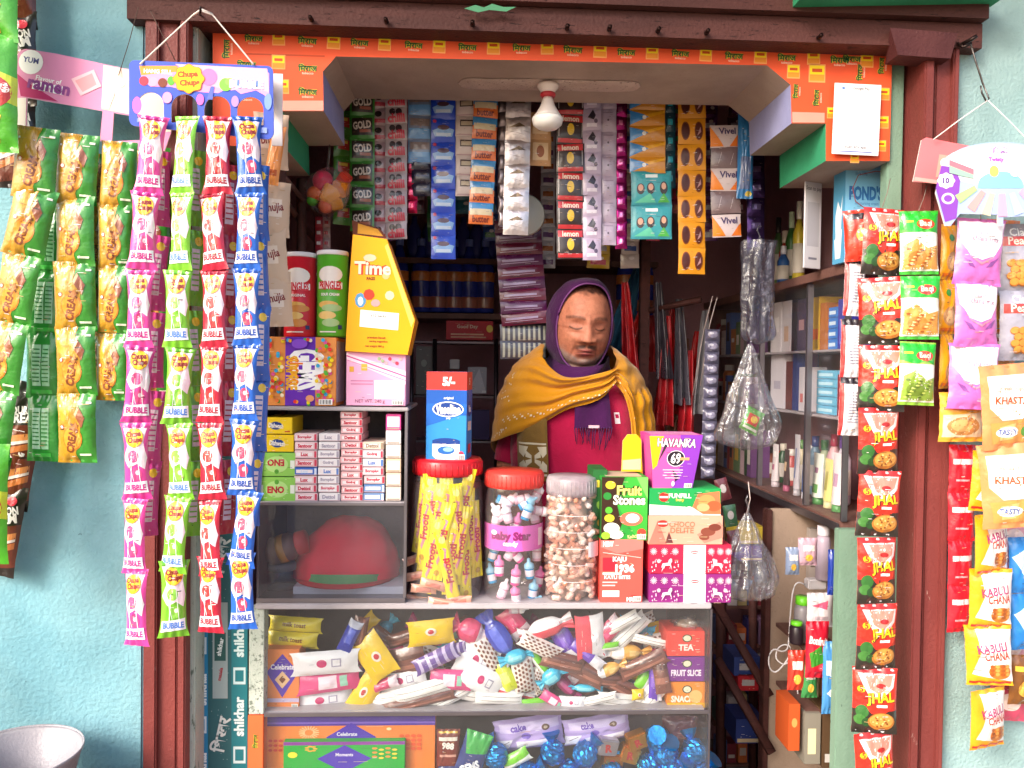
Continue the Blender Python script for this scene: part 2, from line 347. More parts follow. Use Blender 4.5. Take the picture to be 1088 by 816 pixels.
# ---------------------------------------------------------------- surfaces
TEAL = worn('teal_plaster','#74a9b8','#90c0cb','#567a84',scale=4,bump=.9,rough=.75,chip=.70)
TEAL2 = worn('pale_teal_plaster','#8fb0b2','#a2c0c0','#6f9294',scale=5,bump=1.0,rough=.75,chip=.71)
REDP = worn('oxide_red_paint','#743634','#8d4641','#b08a80',scale=5,bump=.45,rough=.5,stretch=(1,1,.3),chip=.665)
DARKW = worn('old_dark_wood','#4a2a27','#5c3530','#2c1918',scale=5,bump=.6,rough=.7,stretch=(.4,1,3),chip=.62)
SAGE = worn('sage_paint','#6f8f7c','#83a18e','#4d6154',scale=6,bump=.5,rough=.7,stretch=(1,1,.3),chip=.66)
INNER = worn('pinkish_plaster','#a0747c','#b0848c','#70505a',scale=3,bump=.5,rough=.85)  # pinkish plaster, base colour lightened to brighten the dim interior
CARDB = worn('grey_board','#a8968a','#bca89a','#847468',scale=4,bump=.2,rough=.9,chip=.72)
LILAC = worn('lilac_board','#8f93c4','#a3a6d0','#7a7cab',scale=4,bump=.15,rough=.8,chip=.75)
GREENB = worn('green_board','#2f8f66','#3aa075','#27694e',scale=4,bump=.15,rough=.8,chip=.75)
PLANK = worn('beige_plank','#a08b7a','#b59f8c','#74604f',scale=4,bump=.4,rough=.8,stretch=(1,1,.3),chip=.67)
SHELFW = worn('shelf_wood','#6b4a44','#7d5a52','#40292a',scale=6,bump=.4,rough=.6,stretch=(3,.4,1))
mb=MB(); mb.add([(-200,-200,0),(200,-200,0),(200,200,0),(-200,200,0)],[(0,1,2,3)],worn('packed_earth','#8a7a68','#9c8b78','#6a5c4d',scale=1.2,bump=.8,rough=.95)); tag(mb.build('ground'),kind='structure')
mb=MB(); mb.box(-.80,1.72,.02,1.12,3.0,.12,worn('cement_floor','#6f6762','#857c75','#4f4945',scale=3)); tag(mb.build('floor'),'grey cement floor inside the shop','floor',kind='structure')
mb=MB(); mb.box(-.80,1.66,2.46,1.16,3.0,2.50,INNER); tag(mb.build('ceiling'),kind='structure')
# facade walls (edges from the photograph, real 12 cm thick masonry)
xl=P(152,650,FY).x; xr=P(1006,500,FY).x
mb=MB(); mb.box(-3.2,FY,0,xl,FY+.14,2.9,TEAL,.004); tag(mb.build('plaster_wall'),'turquoise painted plaster wall left of the shop opening','wall')
mb=MB(); mb.box(xr,FY,0,3.4,FY+.14,2.9,TEAL2,.004); tag(mb.build('plaster_wall'),'pale blue-green roller-textured wall right of the shop opening','wall')
# shop interior walls
XL,XR,YB=-.66,.98,2.86
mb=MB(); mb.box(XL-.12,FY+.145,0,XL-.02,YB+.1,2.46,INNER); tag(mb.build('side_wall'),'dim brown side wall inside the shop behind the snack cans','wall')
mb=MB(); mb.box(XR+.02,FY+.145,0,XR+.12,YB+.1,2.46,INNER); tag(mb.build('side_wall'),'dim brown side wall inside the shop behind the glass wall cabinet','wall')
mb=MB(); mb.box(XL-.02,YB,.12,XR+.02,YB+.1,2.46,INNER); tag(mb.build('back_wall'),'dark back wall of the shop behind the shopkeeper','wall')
# wall above the opening, lintel beam, posts
zt=P(544,42,FY).z
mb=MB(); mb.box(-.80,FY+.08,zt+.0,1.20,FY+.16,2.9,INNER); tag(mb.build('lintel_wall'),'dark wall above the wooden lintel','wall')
e=empty('lintel',(0,FY,zt),'dark red-brown wooden beam with nail heads above the orange printed header','lintel')
mb=MB(); l0=P(150,24,FY-.03); r0=P(1010,54,FY-.03)
xa,xb=xl-.02,xr+.03
sl=(r0.z-l0.z)/(r0.x-l0.x)
def zl(x,base): return base+sl*(x-l0.x)
for (b0,b1,y0) in ((l0.z+.005,l0.z+.055,-.035),(l0.z+.057,l0.z+.085,-.055),(l0.z+.087,l0.z+.30,-.025)):
    mb.hexa([(xa,FY+y0,zl(xa,b0)),(xb,FY+y0,zl(xb,b0)),(xb,FY+.07,zl(xb,b0)),(xa,FY+.07,zl(xa,b0))],[(xa,FY+y0,zl(xa,b1)),(xb,FY+y0,zl(xb,b1)),(xb,FY+.07,zl(xb,b1)),(xa,FY+.07,zl(xa,b1))],DARKW)
mb.build('beam',e,loc=(0,-FY,-zt))
nm=M('#2b1a18','metal')
for px,py in ((502,24),(603,28),(648,29),(700,31),(752,33),(872,38),(330,19),(410,21)):
    p=P(px,py,FY-.05); mb=MB(); mb.lathe([(.0001,-.004),(.004,-.003),(.005,.012)],nm,ax='y',n=10); mb.build('nail',e,loc=(p.x,p.y-FY-.002,p.z-zt))
mb=MB(); a=P(520,8,FY-.057); mb.decals([('P',[(-.9,-.2),(-.5,.5),(-.2,.1),(.1,.8),(.5,.3),(.95,.4),(.6,-.5),(0,-.3),(-.4,-.8)],'#4a8a66')],lambda u,v,o:(a.x+u*.055,a.y-o+.003,a.z+v*.011),.05,.01); mb.build('paint_smear',e,loc=(0,-FY,-zt))
# roof: corrugated awning over the front
e=empty('awning',(0,FY,2.62),'green edged corrugated sheet awning over the shop front','awning')
mb=MB(); CS=worn('old_tin','#8d9296','#a2a6a8','#7a5a48',scale=2,bump=.3,rough=.5)
mb.grid(lambda u,v:(-2.2+4.6*u, 1.10-FY+v*(.57), .006+.012*math.sin(u*4.6/.075*2*math.pi*.5)+v*.10),180,2,CS); mb.grid(lambda u,v:(-2.2+4.6*u, 1.10-FY+v*(.57), .004+.012*math.sin(u*4.6/.075*2*math.pi*.5)+v*.10),180,2,CS,flip=True); mb.build('sheet',e)
for x in (-1.7,0,1.7):
    mb=MB(); mb.hexa([(x-.025,1.12-FY,-.055),(x+.025,1.12-FY,-.055),(x+.025,.07,.03),(x-.025,.07,.03)],[(x-.025,1.12-FY,-.012),(x+.025,1.12-FY,-.012),(x+.025,.07,.08),(x-.025,.07,.08)],DARKW); mb.build('rafter',e)
g0=P(850,-1,FY-.09); g1=P(1070,-5,FY-.09)
mb=MB(); mb.hexa([(g0.x,FY-.10,g0.z),(g1.x,FY-.10,g1.z),(g1.x,FY-.04,g1.z),(g0.x,FY-.04,g0.z)],[(g0.x,FY-.10,g0.z+.05),(g1.x,FY-.10,g0.z+.05),(g1.x,FY-.04,g0.z+.05),(g0.x,FY-.04,g0.z+.05)],GREENB); mb.build('edge_board',e,loc=(0,-FY,-2.62))
# door posts: red channel iron; profile extruded vertically
def post(name,label,pxs,mats_,py=600,cat='post'):
    z0,z1=0,P(544,40,FY).z+.02
    e=empty(name,(P(pxs[0],py,FY).x,FY,0),label,cat); x00=e.location.x
    for i,(a,b,yo,m,nm) in enumerate(mats_):
        A=P(a,py,FY+yo).x-x00; B=P(b,py,FY+yo).x-x00; mb=MB(); mb.box(A,yo,z0+.001*i,B,.12,z1,m,.003); mb.build(nm,e)
post('door_post','oxide red channel-iron post left of the opening',(152,),[(152,166,-.03,REDP,'flange'),(166.6,188,-.018,REDP,'web'),(188.6,197,-.034,REDP,'flange')])
post('door_frame','pale worn green timber strip beside the left red post',(198,),[(198,207.5,-.006,worn('pale_strip','#b9c0b6','#c9d0c6','#6f7d70',scale=6,stretch=(1,1,.25),chip=.6),'strip')])
post('door_post','oxide red channel-iron post right of the opening',(968,),[(970,980,-.034,REDP,'flange'),(980.6,999,-.018,REDP,'web'),(999.6,1006,-.03,REDP,'flange')],py=640)
post('door_frame','dark inner door frame beside the right red post',(958,),[(957,969.5,.03,DARKW,'strip')],py=640)
# sage board, upper narrow and lower wide, real boards standing behind the packets
a=P(940,300,FY+.03); b=P(956,300,FY+.03); mb=MB(); mb.box(a.x,FY+.03,P(900,565,FY).z,b.x,FY+.06,zt,SAGE,.002); tag(mb.build('door_board'),'narrow sage green board beside the right door frame, upper part','board')
a=P(889,700,FY+.03); b=P(956,700,FY+.03); mb=MB(); mb.box(a.x,FY+.03,0.0,b.x,FY+.055,P(900,566,FY).z,SAGE,.002); tag(mb.build('door_board'),'wide sage green board behind the lowest spicy snack packets','board')
a=P(952,30,FY-.04); b=P(1002,62,FY-.04)
mb=MB(); mb.hexa([(a.x,FY-.05,b.z),(b.x+.01,FY-.05,b.z-.004),(b.x+.01,FY+.0,b.z-.004),(a.x,FY,b.z)],[(a.x-.02,FY-.055,a.z-.006),(b.x+.02,FY-.055,a.z-.012),(b.x+.02,FY-.02,a.z-.012),(a.x,FY-.02,a.z-.006)],worn('shaded_red_iron','#4a2426','#583030','#8a6a60',scale=6,rough=.6)); tag(mb.build('corner_bracket'),'tilted red sheet-metal corner plate at the top right of the opening','bracket')  # plate's red is darkened, its shade put into the colour
# ---------------------------------------------------------------- stepped printed header
ORG='#e5572e'
orgm=M(ORG,'paper')
outer=[(226,27),(948,57),(945,171),(877.5,171),(877.5,131),(841,131),(840,90),(815,69.5),(357,60),(343,76),(344,118),(300,118),(301,155),(226,155)]
FYH=FY+.02
W=[P(x,y,FYH) for x,y in outer]; W=[Vector((p.x,FYH,p.z)) for p in W]
mb=MB(); n=len(W); D=.25
mb.add(W,[tuple(t) for t in tessellate_polygon([W])],orgm)
Wb=[p+Vector((0,D,0)) for p in W]; mb.add(Wb,[tuple(t)[::-1] for t in tessellate_polygon([Wb])],CARDB)
sidem={6:LILAC,7:CARDB,8:CARDB,9:CARDB}
for i in range(n):
    j=(i+1)%n; m={0:CARDB,1:CARDB,2:CARDB,3:GREENB,4:CARDB,5:LILAC,6:CARDB,7:CARDB,8:CARDB,9:LILAC,10:CARDB,11:GREENB,12:CARDB,13:CARDB}[i]
    mb.add([W[i],W[j],Wb[j],Wb[i]],[(0,1,2,3)],m)
c=P(587,60,FYH)
def hm(u,v,o):      # header print in pixel-like units converted to the board plane
    p=P(u,v,FYH); return Vector((p.x,FYH-o,p.z))
des=[]
def motif(x,y,r=0,s=1.0,pk=True):
    d=[]
    d.append(('word',x,y,r,s)); 
    if pk: d.append(('pack',x+28*math.cos(R(r))*s,y-28*math.sin(R(r))*s+1,r,s))
    return d
ms=[]
for i in range(12):
    x=270+i*56.6+rnd.uniform(-1.2,1.2); ms+=motif(x,41+(x-270)*.0355+rnd.uniform(-.8,.8),rnd.uniform(-2,2),rnd.uniform(.94,1.05))
ms+=[('word',240,52,90,1),('word',327,72,0,1),('pack',296,66,0,1),('word',327,97,0,1),('pack',300,92,0,1),('word',262,68,0,1),('word',262,100,0,1),('word',262,140,0,1),('word',905,62,0,1)]
ms+=[('pack',843,76,0,1),('pack',868,78,0,1.3),('word',845,97,90,.8),('word',867,104,90,.9),('word',913,77,90,.9),('word',936,70,90,.9),('pack',939,100,0,.9),('pack',938,130,0,.9),('pack',936,155,0,.8),('pack',884,120,0,.8),('pack',908,168,0,.7)]
k=P(1,0,FYH).x-P(0,0,FYH).x
o=.0004
for t,x,y,r,s in ms:
    q=P(x,y,FYH); q.y=FYH
    ca,sa=math.cos(R(r)),math.sin(R(r))
    def mp(u,v,off,q=q,ca=ca,sa=sa): return Vector((q.x+u*ca-v*sa, FYH-off, q.z+u*sa+v*ca))
    if t=='word':
        for txt,dx,dy,hh,col,bo,off in (('\u093f\u092e\u0930\u093e\u091c',0,0,.0165,'#d8c23a',.09,.0004),('\u093f\u092e\u0930\u093e\u091c',0,0,.0155,'#1d5a2c',.03,.0007),('tobacco',0,-6.0,.005,'#f2c9b0',.02,.0004)):
            vs,fs,wd,_=glyphs(txt,bo); H=hh*s; mb.add([mp(a*H*1.05+dx*k,b*H+dy*k*s,off) for a,b in vs],fs,M(col))
    else:
        for (u0,v0,u1,v1,col,off) in ((-7.5,-8,7.5,8,'#f3a35c',.0005),(-6.5,-1,6.5,6.8,'#f4d21c',.0008),(-6.5,-6.5,6.5,-1.2,'#e8902c',.0008),(-4.5,1,4.5,4,'#c8501a',.0011)):
            mb.add([mp(u0*k*s,v0*k*s,off),mp(u1*k*s,v0*k*s,off),mp(u1*k*s,v1*k*s,off),mp(u0*k*s,v1*k*s,off)],[(0,1,2,3)],M(col))
# thin carton seams and a yellowish top edge
for (x0,y0,x1,y1,col) in ((226,28,948,58,'#c98a35'),(262,57,345,59.5,'#b8441c')):
    a=P(x0,y0,FYH);b=P(x1,y1,FYH);mb.add([(a.x,FYH-.0003,a.z-.002),(b.x,FYH-.0003,b.z-.002),(b.x,FYH-.0003,b.z+.001),(a.x,FYH-.0003,a.z+.001)],[(0,1,2,3)],M(col))
a0=[(300.5,107),(343.5,107),(343.7,117.6),(300.5,117.6)]; mb.add([hm(x,y,.0005) for x,y in a0],[(0,1,2,3)],M('#f29a88'))
a0=[(841.5,119),(876,120),(876,130.4),(841.8,130.2)]; mb.add([hm(x,y,.0005) for x,y in a0],[(0,1,2,3)],M('#f29a88'))
tag(mb.build('header_board'),'stepped arch header covered with orange printed tobacco cartons above the counter','header board')
# white payment card on the header, its code left out
cx,w_,zb,h=rectW(885.5,89,935,164.5,FYH-.012)
mb=MB(); mb.box(-w_/2,0,-h/2,w_/2,.002,h/2,M('#f4f2f4'),.0005)
mb.decals([('T','Google Pay',.15,.86,.05,'#5a5a62'),('E',-.62,.86,.07,.03,'#3a7ac0'),('R',-.62,-.62,.62,.58,'#e4e2e6'),('T','scan any app',0,-.80,.045,'#7a7a84'),('R',-.7,-.93,.7,-.90,'#6a7ab8')],lambda u,v,o:Vector((u*w_/2,-o,v*h/2)),w_/2,h/2)
pc=mb.build('payment_card',loc=(cx,FYH-.012,zb+h/2)); pc.rotation_euler=(0,R(1.2),0); tag(pc,'white payment card pasted on the orange header above the blue cream carton','card')
# pale plaster patch (old tube-light base) under the header soffit, bulb and holder
za=P(580,64,FYH).z; soff=lambda x: W[8].z+(W[7].z-W[8].z)*(x-W[8].x)/(W[7].x-W[8].x)
mb=MB(); px0,px1=P(487,86,FYH+.14).x,P(680,93,FYH+.14).x; NN=40
def patch(u,v):
    x=px0+(px1-px0)*u; e_=min(1,math.sqrt(max(0,1-(2*abs(u-.5))**14))); yw=.034*e_*(1+.12*noise.noise((u*9,v*2,0)))
    return (x, FYH+.135+(v-.5)*2*yw, soff(x)-.0015-.004*math.sqrt(max(0,1-(2*v-1)**2))*e_)
mb.grid(patch,60,8,worn('pale_putty','#c9b3a8','#d8c5ba','#9a7f74',scale=9,bump=.8,chip=.6)); tag(mb.build('putty_patch'),'long pale putty patch under the header where a tube lamp was fixed','patch')
bx=P(582,110,FYH+.12); e=empty('light_bulb',(bx.x,FYH+.12,soff(bx.x)),'unlit white LED bulb in a red and white holder hanging over the counter','light bulb')
mb=MB(); mb.lathe([(.024,-.006),(.0235,-.012),(.017,-.020),(.016,-.024)],M('#e8dcd8','plastic')); hb_=mb.build('holder_base',e)
mb=MB(); mb.lathe([(.0165,-.0245),(.0175,-.030),(.014,-.034)],M('#b22a34','plastic')); mb.build('holder_ring',hb_)
zbb=P(582,139,FYH+.12).z-e.location.z; rb=.5*33*(FYH+.12)/830
def bulbm(nt,b): b.inputs['Base Color'].default_value=(.85,.83,.80,1); b.inputs['Roughness'].default_value=.35; b.inputs['Subsurface Weight'].default_value=.3; b.inputs['Subsurface Radius'].default_value=(.02,.02,.02)
L=-.0345-zbb
mb=MB(); mb.lathe([(.010,-.034),(.0125,-.040),(.016,-.034-L*.25),(rb*.75,-.034-L*.48),(rb*.97,-.034-L*.62)],M('#d8cfcb','plastic')); bb_=mb.build('bulb_body',e)
mb=MB(); mb.lathe([(rb*.985,-.0342-L*.621),(rb,-.034-L*.68),(rb*.92,-.034-L*.82),(rb*.65,-.034-L*.93),(rb*.3,-.034-L*.99),(.0001,-.034-L)],custom('opal_globe',bulbm)); mb.build('globe',bb_)
# ---------------------------------------------------------------- board with printed stickers left of the counter
a=P(208,600,FY+.05); b=P(264,600,FY+.05)
mb=MB(); z1=P(230,300,FY+.05).z
mb.box(a.x,FY+.05,.0,b.x,FY+.075,z1,M('#2f5f66'),.001)
def sm(u,v,o):   # u,v in photo pixels
    p=P(u,v,FY+.05); return Vector((p.x,FY+.05-o,p.z))
def quadpx(u0,v0,u1,v1,c,o,kind='paper'): mb.add([sm(u0,v1,o),sm(u1,v1,o),sm(u1,v0,o),sm(u0,v0,o)],[(0,1,2,3)],M(c,kind))
def textpx(t,u,v,hpx,c,o,rot=0,bold=.03,mw=None):
    vs,fs,wd,_=glyphs(t,bold); ca,sa=math.cos(R(rot)),math.sin(R(rot)); s=1 if not mw else min(1,mw/(wd*hpx))
    mb.add([sm(u+(x*hpx*s*ca-y*hpx*sa), v-(x*hpx*s*sa+y*hpx*ca),o) for x,y in vs],fs,M(c))
quadpx(208.5,320,221,940,'#2f86b5',.0004); quadpx(246,320,263,940,'#25757f',.0004)
for i,v in enumerate(range(395,960,84)):
    textpx('shikhar',215,v,9.5,'#e8f1f5',.0008,90,.04,60); quadpx(210.5,v-54,219.5,v-36,'#d4e4ee',.0006); quadpx(212.5,v-51,217.5,v-39,'#2f86b5',.0009)
    textpx('shikhar',254,v+30,11,'#cfe3e4',.0008,90,.04,62); quadpx(248,v-22,261,v-4,'#c4dcde',.0006); quadpx(250,v-19,259,v-7,'#25757f',.0009)
sik='\u093f\u0936\u0916\u0930'
for v in (480,590,780): textpx(sik,234,v,17,'#c9d3d2',.0006,78,.03)
quadpx(226,640,242,742,'#9aa9ab',.0006); quadpx(228,672,240,702,'#2d5a58',.0009); textpx('shikhar',234,687,5,'#e8f0f0',.0012,80,.03); textpx('masala',234,716,4,'#a8303a',.0012,80,.03)
for i in range(60):
    u=224+rnd.random()*20; v=380+rnd.random()*430; mb.add([sm(u,v,.0005),sm(u+.8,v,.0005),sm(u+.8,v-.8,.0005),sm(u,v-.8,.0005)],[(0,1,2,3)],M('#8aa5a6'))
tag(mb.build('sticker_board'),'dark teal board plastered with vertical pan masala stickers left of the counter','board')
def dims(wp,hp,Y): return wp*Y/830, hp*Y/830
def variants(n,fn): return [fn(i).mesh('packet') for i in range(n)]
SY=1.50    # distance of the strips hanging in front of the wall
# ------------------------------------------------ wafer cream packets (left)
def wafer(seed,wp=42,hp=72):
    w,h=dims(wp,hp,SY)
    d=[('P',[(-1,1),(.18,1),(.05,.5),(.35,.1),(.3,-.3),(.05,-.7),(.15,-1),(-1,-1)],'#b98a1c'),
       ('P',[(-1,.9),(-.1,.9),(-.25,.4),(-.5,.2),(-1,.3)],'#d0a22e'),
       ('E',-.1,-.28,.52,.36,'#c8781c'),('E',-.1,-.28,.46,.31,'#e09a2e'),('T','CREAM',-.10,-.28,.13,'#7a3c12',78,.85,.05),
       ('P',[(.0,.42),(.2,.68),(.58,.32),(.42,.02)],'#8a4a2a'),('P',[(.02,.42),(.2,.66),(.28,.58),(.1,.34)],'#e6b889'),
       ('P',[(-.1,.05),(.1,.2),(.2,.05),(.0,-.1)],'#b9773e'),('E',-.62,.05,.12,.07,'#c22f22'),('E',-.62,.05,.08,.045,'#fff2e0'),
       ('R',.25,-.78,.8,-.72,'#e8f4d8'),('R',.6,.72,.85,.78,'#f4f4ea'),('R',-.8,.62,-.7,.68,'#ffffff')]
    return pillow(w,h,.012,'#2f8a24',d,seed=seed,back='#2a9a30')
def wafer_back(seed,wp=36,hp=70):
    w,h=dims(wp,hp,SY)
    d=[('R',-.55,-.62,.0,.62,'#bfe6c4'),('R',.08,-.62,.5,.62,'#a6dcae'),('R',-.6,-.86,.6,-.74,'#49c24c')]
    d+=[('R',-.5,.5-.12*i,-.06,.46-.12*i,'#2a8a34') for i in range(9)]+[('R',.12,.5-.12*i,.46,.46-.12*i,'#2a8a34') for i in range(9)]
    return pillow(w,h,.010,'#2a9030',d,seed=seed)
WF=variants(5,lambda i:wafer(i*3.1+1)); WB=variants(2,lambda i:wafer_back(i*2.7+.5))
g='wafer cream packet strips on the pink card'
def ys(y0,y1,n): return [y0+(y1-y0)*i/(n-1) for i in range(n)]
def strip_px(xs,y0,y1,n): 
    yy=ys(y0,y1,n)
    return [((xs[0]+(xs[1]-xs[0])*i/(n-1)) if len(xs)==2 else xs[i], yy[i]) for i in range(n)]
packet_strip('wafer_packet_strip','yellow and green cream wafer strip furthest left, bulging outwards, on pink noodle card','packet strip',g,[(38,173),(32,236),(18,308),(6,380),(-6,450),(-14,520)],SY-.02,70,WF,jit=6)
packet_strip('wafer_packet_strip','green backed wafer strip turned away, between the two leftmost yellow wafer strips','packet strip',g,[(54,190),(52,256),(49,322),(46,388),(46,455)],SY+.03,68,WB,jit=4)
packet_strip('wafer_packet_strip','full length yellow and green wafer strip hanging second from left, ending lowest','packet strip',g,[(82,180),(80,246),(80,315),(81,384),(82,455)],SY,70,WF[::-1],jit=4)
WN=variants(2,lambda i:wafer(i*2.1+8,36,70))
packet_strip('wafer_packet_strip','shorter wafer strip just left of the pink lollipop strip','packet strip',g,[(126,186),(123,252),(122,318),(120,390)],SY+.01,70,WN,jit=3)
packet_strip('wafer_packet_strip','wafer strip mostly hidden behind the pink and green lollipop strips','packet strip',g,[(163,192),(163,258),(164,324),(166,390)],SY+.05,70,WN[::-1],jit=3)
# green far-left strip and dark cream packets
def greenp(seed):
    w,h=dims(62,120,SY)
    d=[('P',[(-1,.55),(1,.2),(1,-.25),(-1,.1)],'#c7d82a'),('E',.35,-.05,.55,.26,'#b9282a'),('T','rings',.35,-.05,.14,'#fff4f0',18,1.0,.04),('P',[(-.8,-.3),(.6,-.42),(.4,-.72),(-.6,-.66)],'#f0c828'),('R',.1,-.86,.5,-.78,'#d8a23c')]
    return pillow(w,h,.018,'#46a81c',d,seed=seed)
GP=variants(2,lambda i:greenp(i+4.2))
packet_strip('snack_packet_strip','bright green puffed snack strip cut by the left edge, upper left corner','packet strip','green snack strips',[(-12,-20),(-14,96)],SY-.06,116,GP,jit=3)
packet_strip('snack_packet_strip','short green and yellow snack strip low at the left edge','packet strip','green snack strips',[(-24,535)],SY-.06,112,GP,jit=3)
def darkp(seed,wp=50,hp=100):
    w,h=dims(wp,hp,SY)
    d=[('P',[(-1,-.05),(1,.2),(1,-.75),(-1,-.95)],'#6a2c1a'),('P',[(-.9,-.3),(.9,.02),(.9,-.12),(-.9,-.45)],'#d98a4a'),('P',[(-.9,-.6),(.9,-.2),(.9,-.34),(-.9,-.74)],'#c8743a'),('P',[(-.7,-.42),(.9,-.12),(.9,-.18),(-.7,-.5)],'#f0e2d8'),
       ('T','CREAM',.1,.25,.11,'#f2efe9',14,1.5,.04),('T','BOURBON',.1,.42,.09,'#f2efe9',14,1.5,.04),('E',.5,.68,.22,.1,'#d8324a')]
    return pillow(w,h,.014,'#1f1614',d,seed=seed)
DP=variants(2,lambda i:darkp(i*1.7+2))
packet_strip('snack_packet_strip','black bourbon cream packet strip hanging behind the green strip at top left','packet strip','dark bourbon cream strips',[(13,-20),(14,62),(12,150)],SY+.05,94,DP,jit=4)
packet_strip('snack_packet_strip','black bourbon cream packet strip showing lowest at the left edge','packet strip','dark bourbon cream strips',[(22,455),(12,492),(0,562)],SY+.06,94,DP,jit=5)
# pink noodle card with two cut-outs
def cardmesh(name,label,cat,outline,holes,Y,base,design,px0,thick=.0025,kind='paper',loc=None):
    """flat die-cut card; outline and holes in photo pixels, decals given in pixels too"""
    a=P(px0[0],px0[1],Y); mb=MB()
    def q(x,y,o): p=P(x,y,Y); return Vector((p.x-a.x,-o,p.z-a.z))
    loops=[[q(x,y,0) for x,y in outline]]+[[q(x,y,0) for x,y in h] for h in holes]
    flat=[v for l in loops for v in l]; m=M(base,kind)
    L2=[[Vector((v.x,v.z,0)) for v in l] for l in loops]
    tr=[tuple(t) for t in tessellate_polygon(L2)]
    nn=len(flat); back=[v+Vector((0,thick,0)) for v in flat]
    fr=[]
    for t in tr:
        A,B,Cc=[flat[i] for i in t]; nrm=(B-A).cross(Cc-A); fr.append(t if nrm.y<0 else t[::-1])
    mb.add(flat,fr,m); mb.add(back,[f[::-1] for f in fr],M('#cfc8c2'))
    k=0
    for l in loops:
        c=len(l)
        for i in range(c): mb.add([l[i],l[(i+1)%c],l[(i+1)%c]+Vector((0,thick,0)),l[i]+Vector((0,thick,0))],[(0,1,2,3)],M('#ded6d0'))
    o=.0003
    for d in design:
        o+=.00008
        if d[0]=='P': pts=d[1]; c=d[2]
        elif d[0]=='E':
            n=20; pts=[(d[1]+d[3]*math.cos(6.2832*i/n),d[2]+d[4]*math.sin(6.2832*i/n)) for i in range(n)]; c=d[5]
        elif d[0]=='F':   # scalloped flower
            n=48; pts=[(d[1]+d[3]*(1+.07*math.cos(8*6.2832*i/n))*math.cos(6.2832*i/n),d[2]+d[4]*(1+.07*math.cos(8*6.2832*i/n))*math.sin(6.2832*i/n)) for i in range(n)]; c=d[5]
        elif d[0]=='T':
            txt,x,y,h,c,rot,bold=d[1:8]; vs,fs,wd,_=glyphs(txt,bold); ca,sa=math.cos(R(rot)),math.sin(R(rot))
            mb.add([q(x+(u*h*ca-v*h*sa),y-(u*h*sa+v*h*ca),o) for u,v in vs],fs,M(c)); continue
        v=[q(x,y,o) for x,y in pts]; tt=[tuple(t) for t in tessellate_polygon([[Vector((p.x,p.z,0)) for p in v]])]
        tt=[t if (v[t[1]]-v[t[0]]).cross(v[t[2]]-v[t[0]]).y<0 else t[::-1] for t in tt]
        mb.add(v,tt,M(c,kind))
    ob=mb.build(name,loc=a); tag(ob,label,cat); return ob
def arc(cx,cy,rx,ry,a0,a1,n=8): return [(cx+rx*math.cos(R(a0+(a1-a0)*i/n)),cy-ry*math.sin(R(a0+(a1-a0)*i/n))) for i in range(n+1)]
cardmesh('display_card','pink tilted noodle display card with a white round badge hanging over the wafer strips','display card',
  [(15,140),(18,70)]+arc(28,62,10,10,180,90)+[(60,57),(120,70),(178,82),(182,140),(175,160),(112,158),(110,150),(20,150)],
  [[(29,104),(109,118),(106,150),(28,144)],[(121,120),(168,128),(170,148),(119,150)]],SY+.015,'#e08fb8',
  [('P',[(18,78),(30,88),(62,108),(22,102)],'#b92a68'),('P',[(110,69),(178,82),(182,140),(171,140),(168,127),(108,116)],'#f2d9c6'),('P',[(16,104),(28,104),(27,145),(16,140)],'#efe3da'),
   ('E',33,66,13,13,'#fbf8f8'),('T','YUM',33,64,6,'#4a4a8a',-10,.03),('T','Flavour of',52,85,5,'#ffffff',-12,.02),('T','ramen',52,93,10.5,'#ffffff',-12,.14),('T','ramen',52,93,10,'#8a3f8a',-12,.04),
   ('P',[(76,84),(100,74),(108,92),(86,102)],'#f4c6d0'),('P',[(80,86),(98,78),(103,90),(88,98)],'#e6a0a8'),('E',128,88,5,5,'#e8ecf6'),('P',[(110,80),(122,100),(116,116),(108,114)],'#f7e6ea')],(60,57))
def cord(name,label,pts,r,c,cat='cord',group=None):
    P0=pts[0]; mb=MB(); mb.tube([p-P0 for p in pts],r,M(c,'cloth'),n=6); o=mb.build(name,loc=P0); tag(o,label,cat,group); return o
H=lambda x,y,Y:P(x,y,Y)
cord('hanging_string','thin dark string rising from the pink noodle card',[H(126,80,SY+.01),H(137,45,SY+.03),H(147,8,FY-.07)],.0008,'#5a4a44')
cord('hanging_string','thin dark string crossing behind the right white cord of lollipop card',[H(186,64,SY+.02),H(160,12,FY-.07)],.0008,'#5a4a44')
e=empty('hanging_string',H(210,13,FY-.06),'white cord looped over a nail holding up the lollipop card','cord')
mb=MB(); o_=e.location; mb.tube([H(149,68,SY-.055)-o_,H(205,16,FY-.075)-o_,H(210,13,FY-.09)-o_],.0016,M('#e8ddd6','cloth')); mb.tube([H(269,68,SY-.055)-o_,H(226,16,FY-.075)-o_,H(214,12,FY-.09)-o_],.0016,M('#e8ddd6','cloth')); mb.tube([H(204,17,FY-.075)-o_,H(214,10,FY-.085)-o_,H(226,15,FY-.075)-o_],.002,M('#e8ddd6','cloth')); mb.build('string',e)
mb=MB(); mb.tube([H(212,16,FY-.02)-o_,H(213,12,FY-.10)-o_,H(213,7,FY-.105)-o_],.0022,M('#3a3030','metal')); mb.build('hook',e)
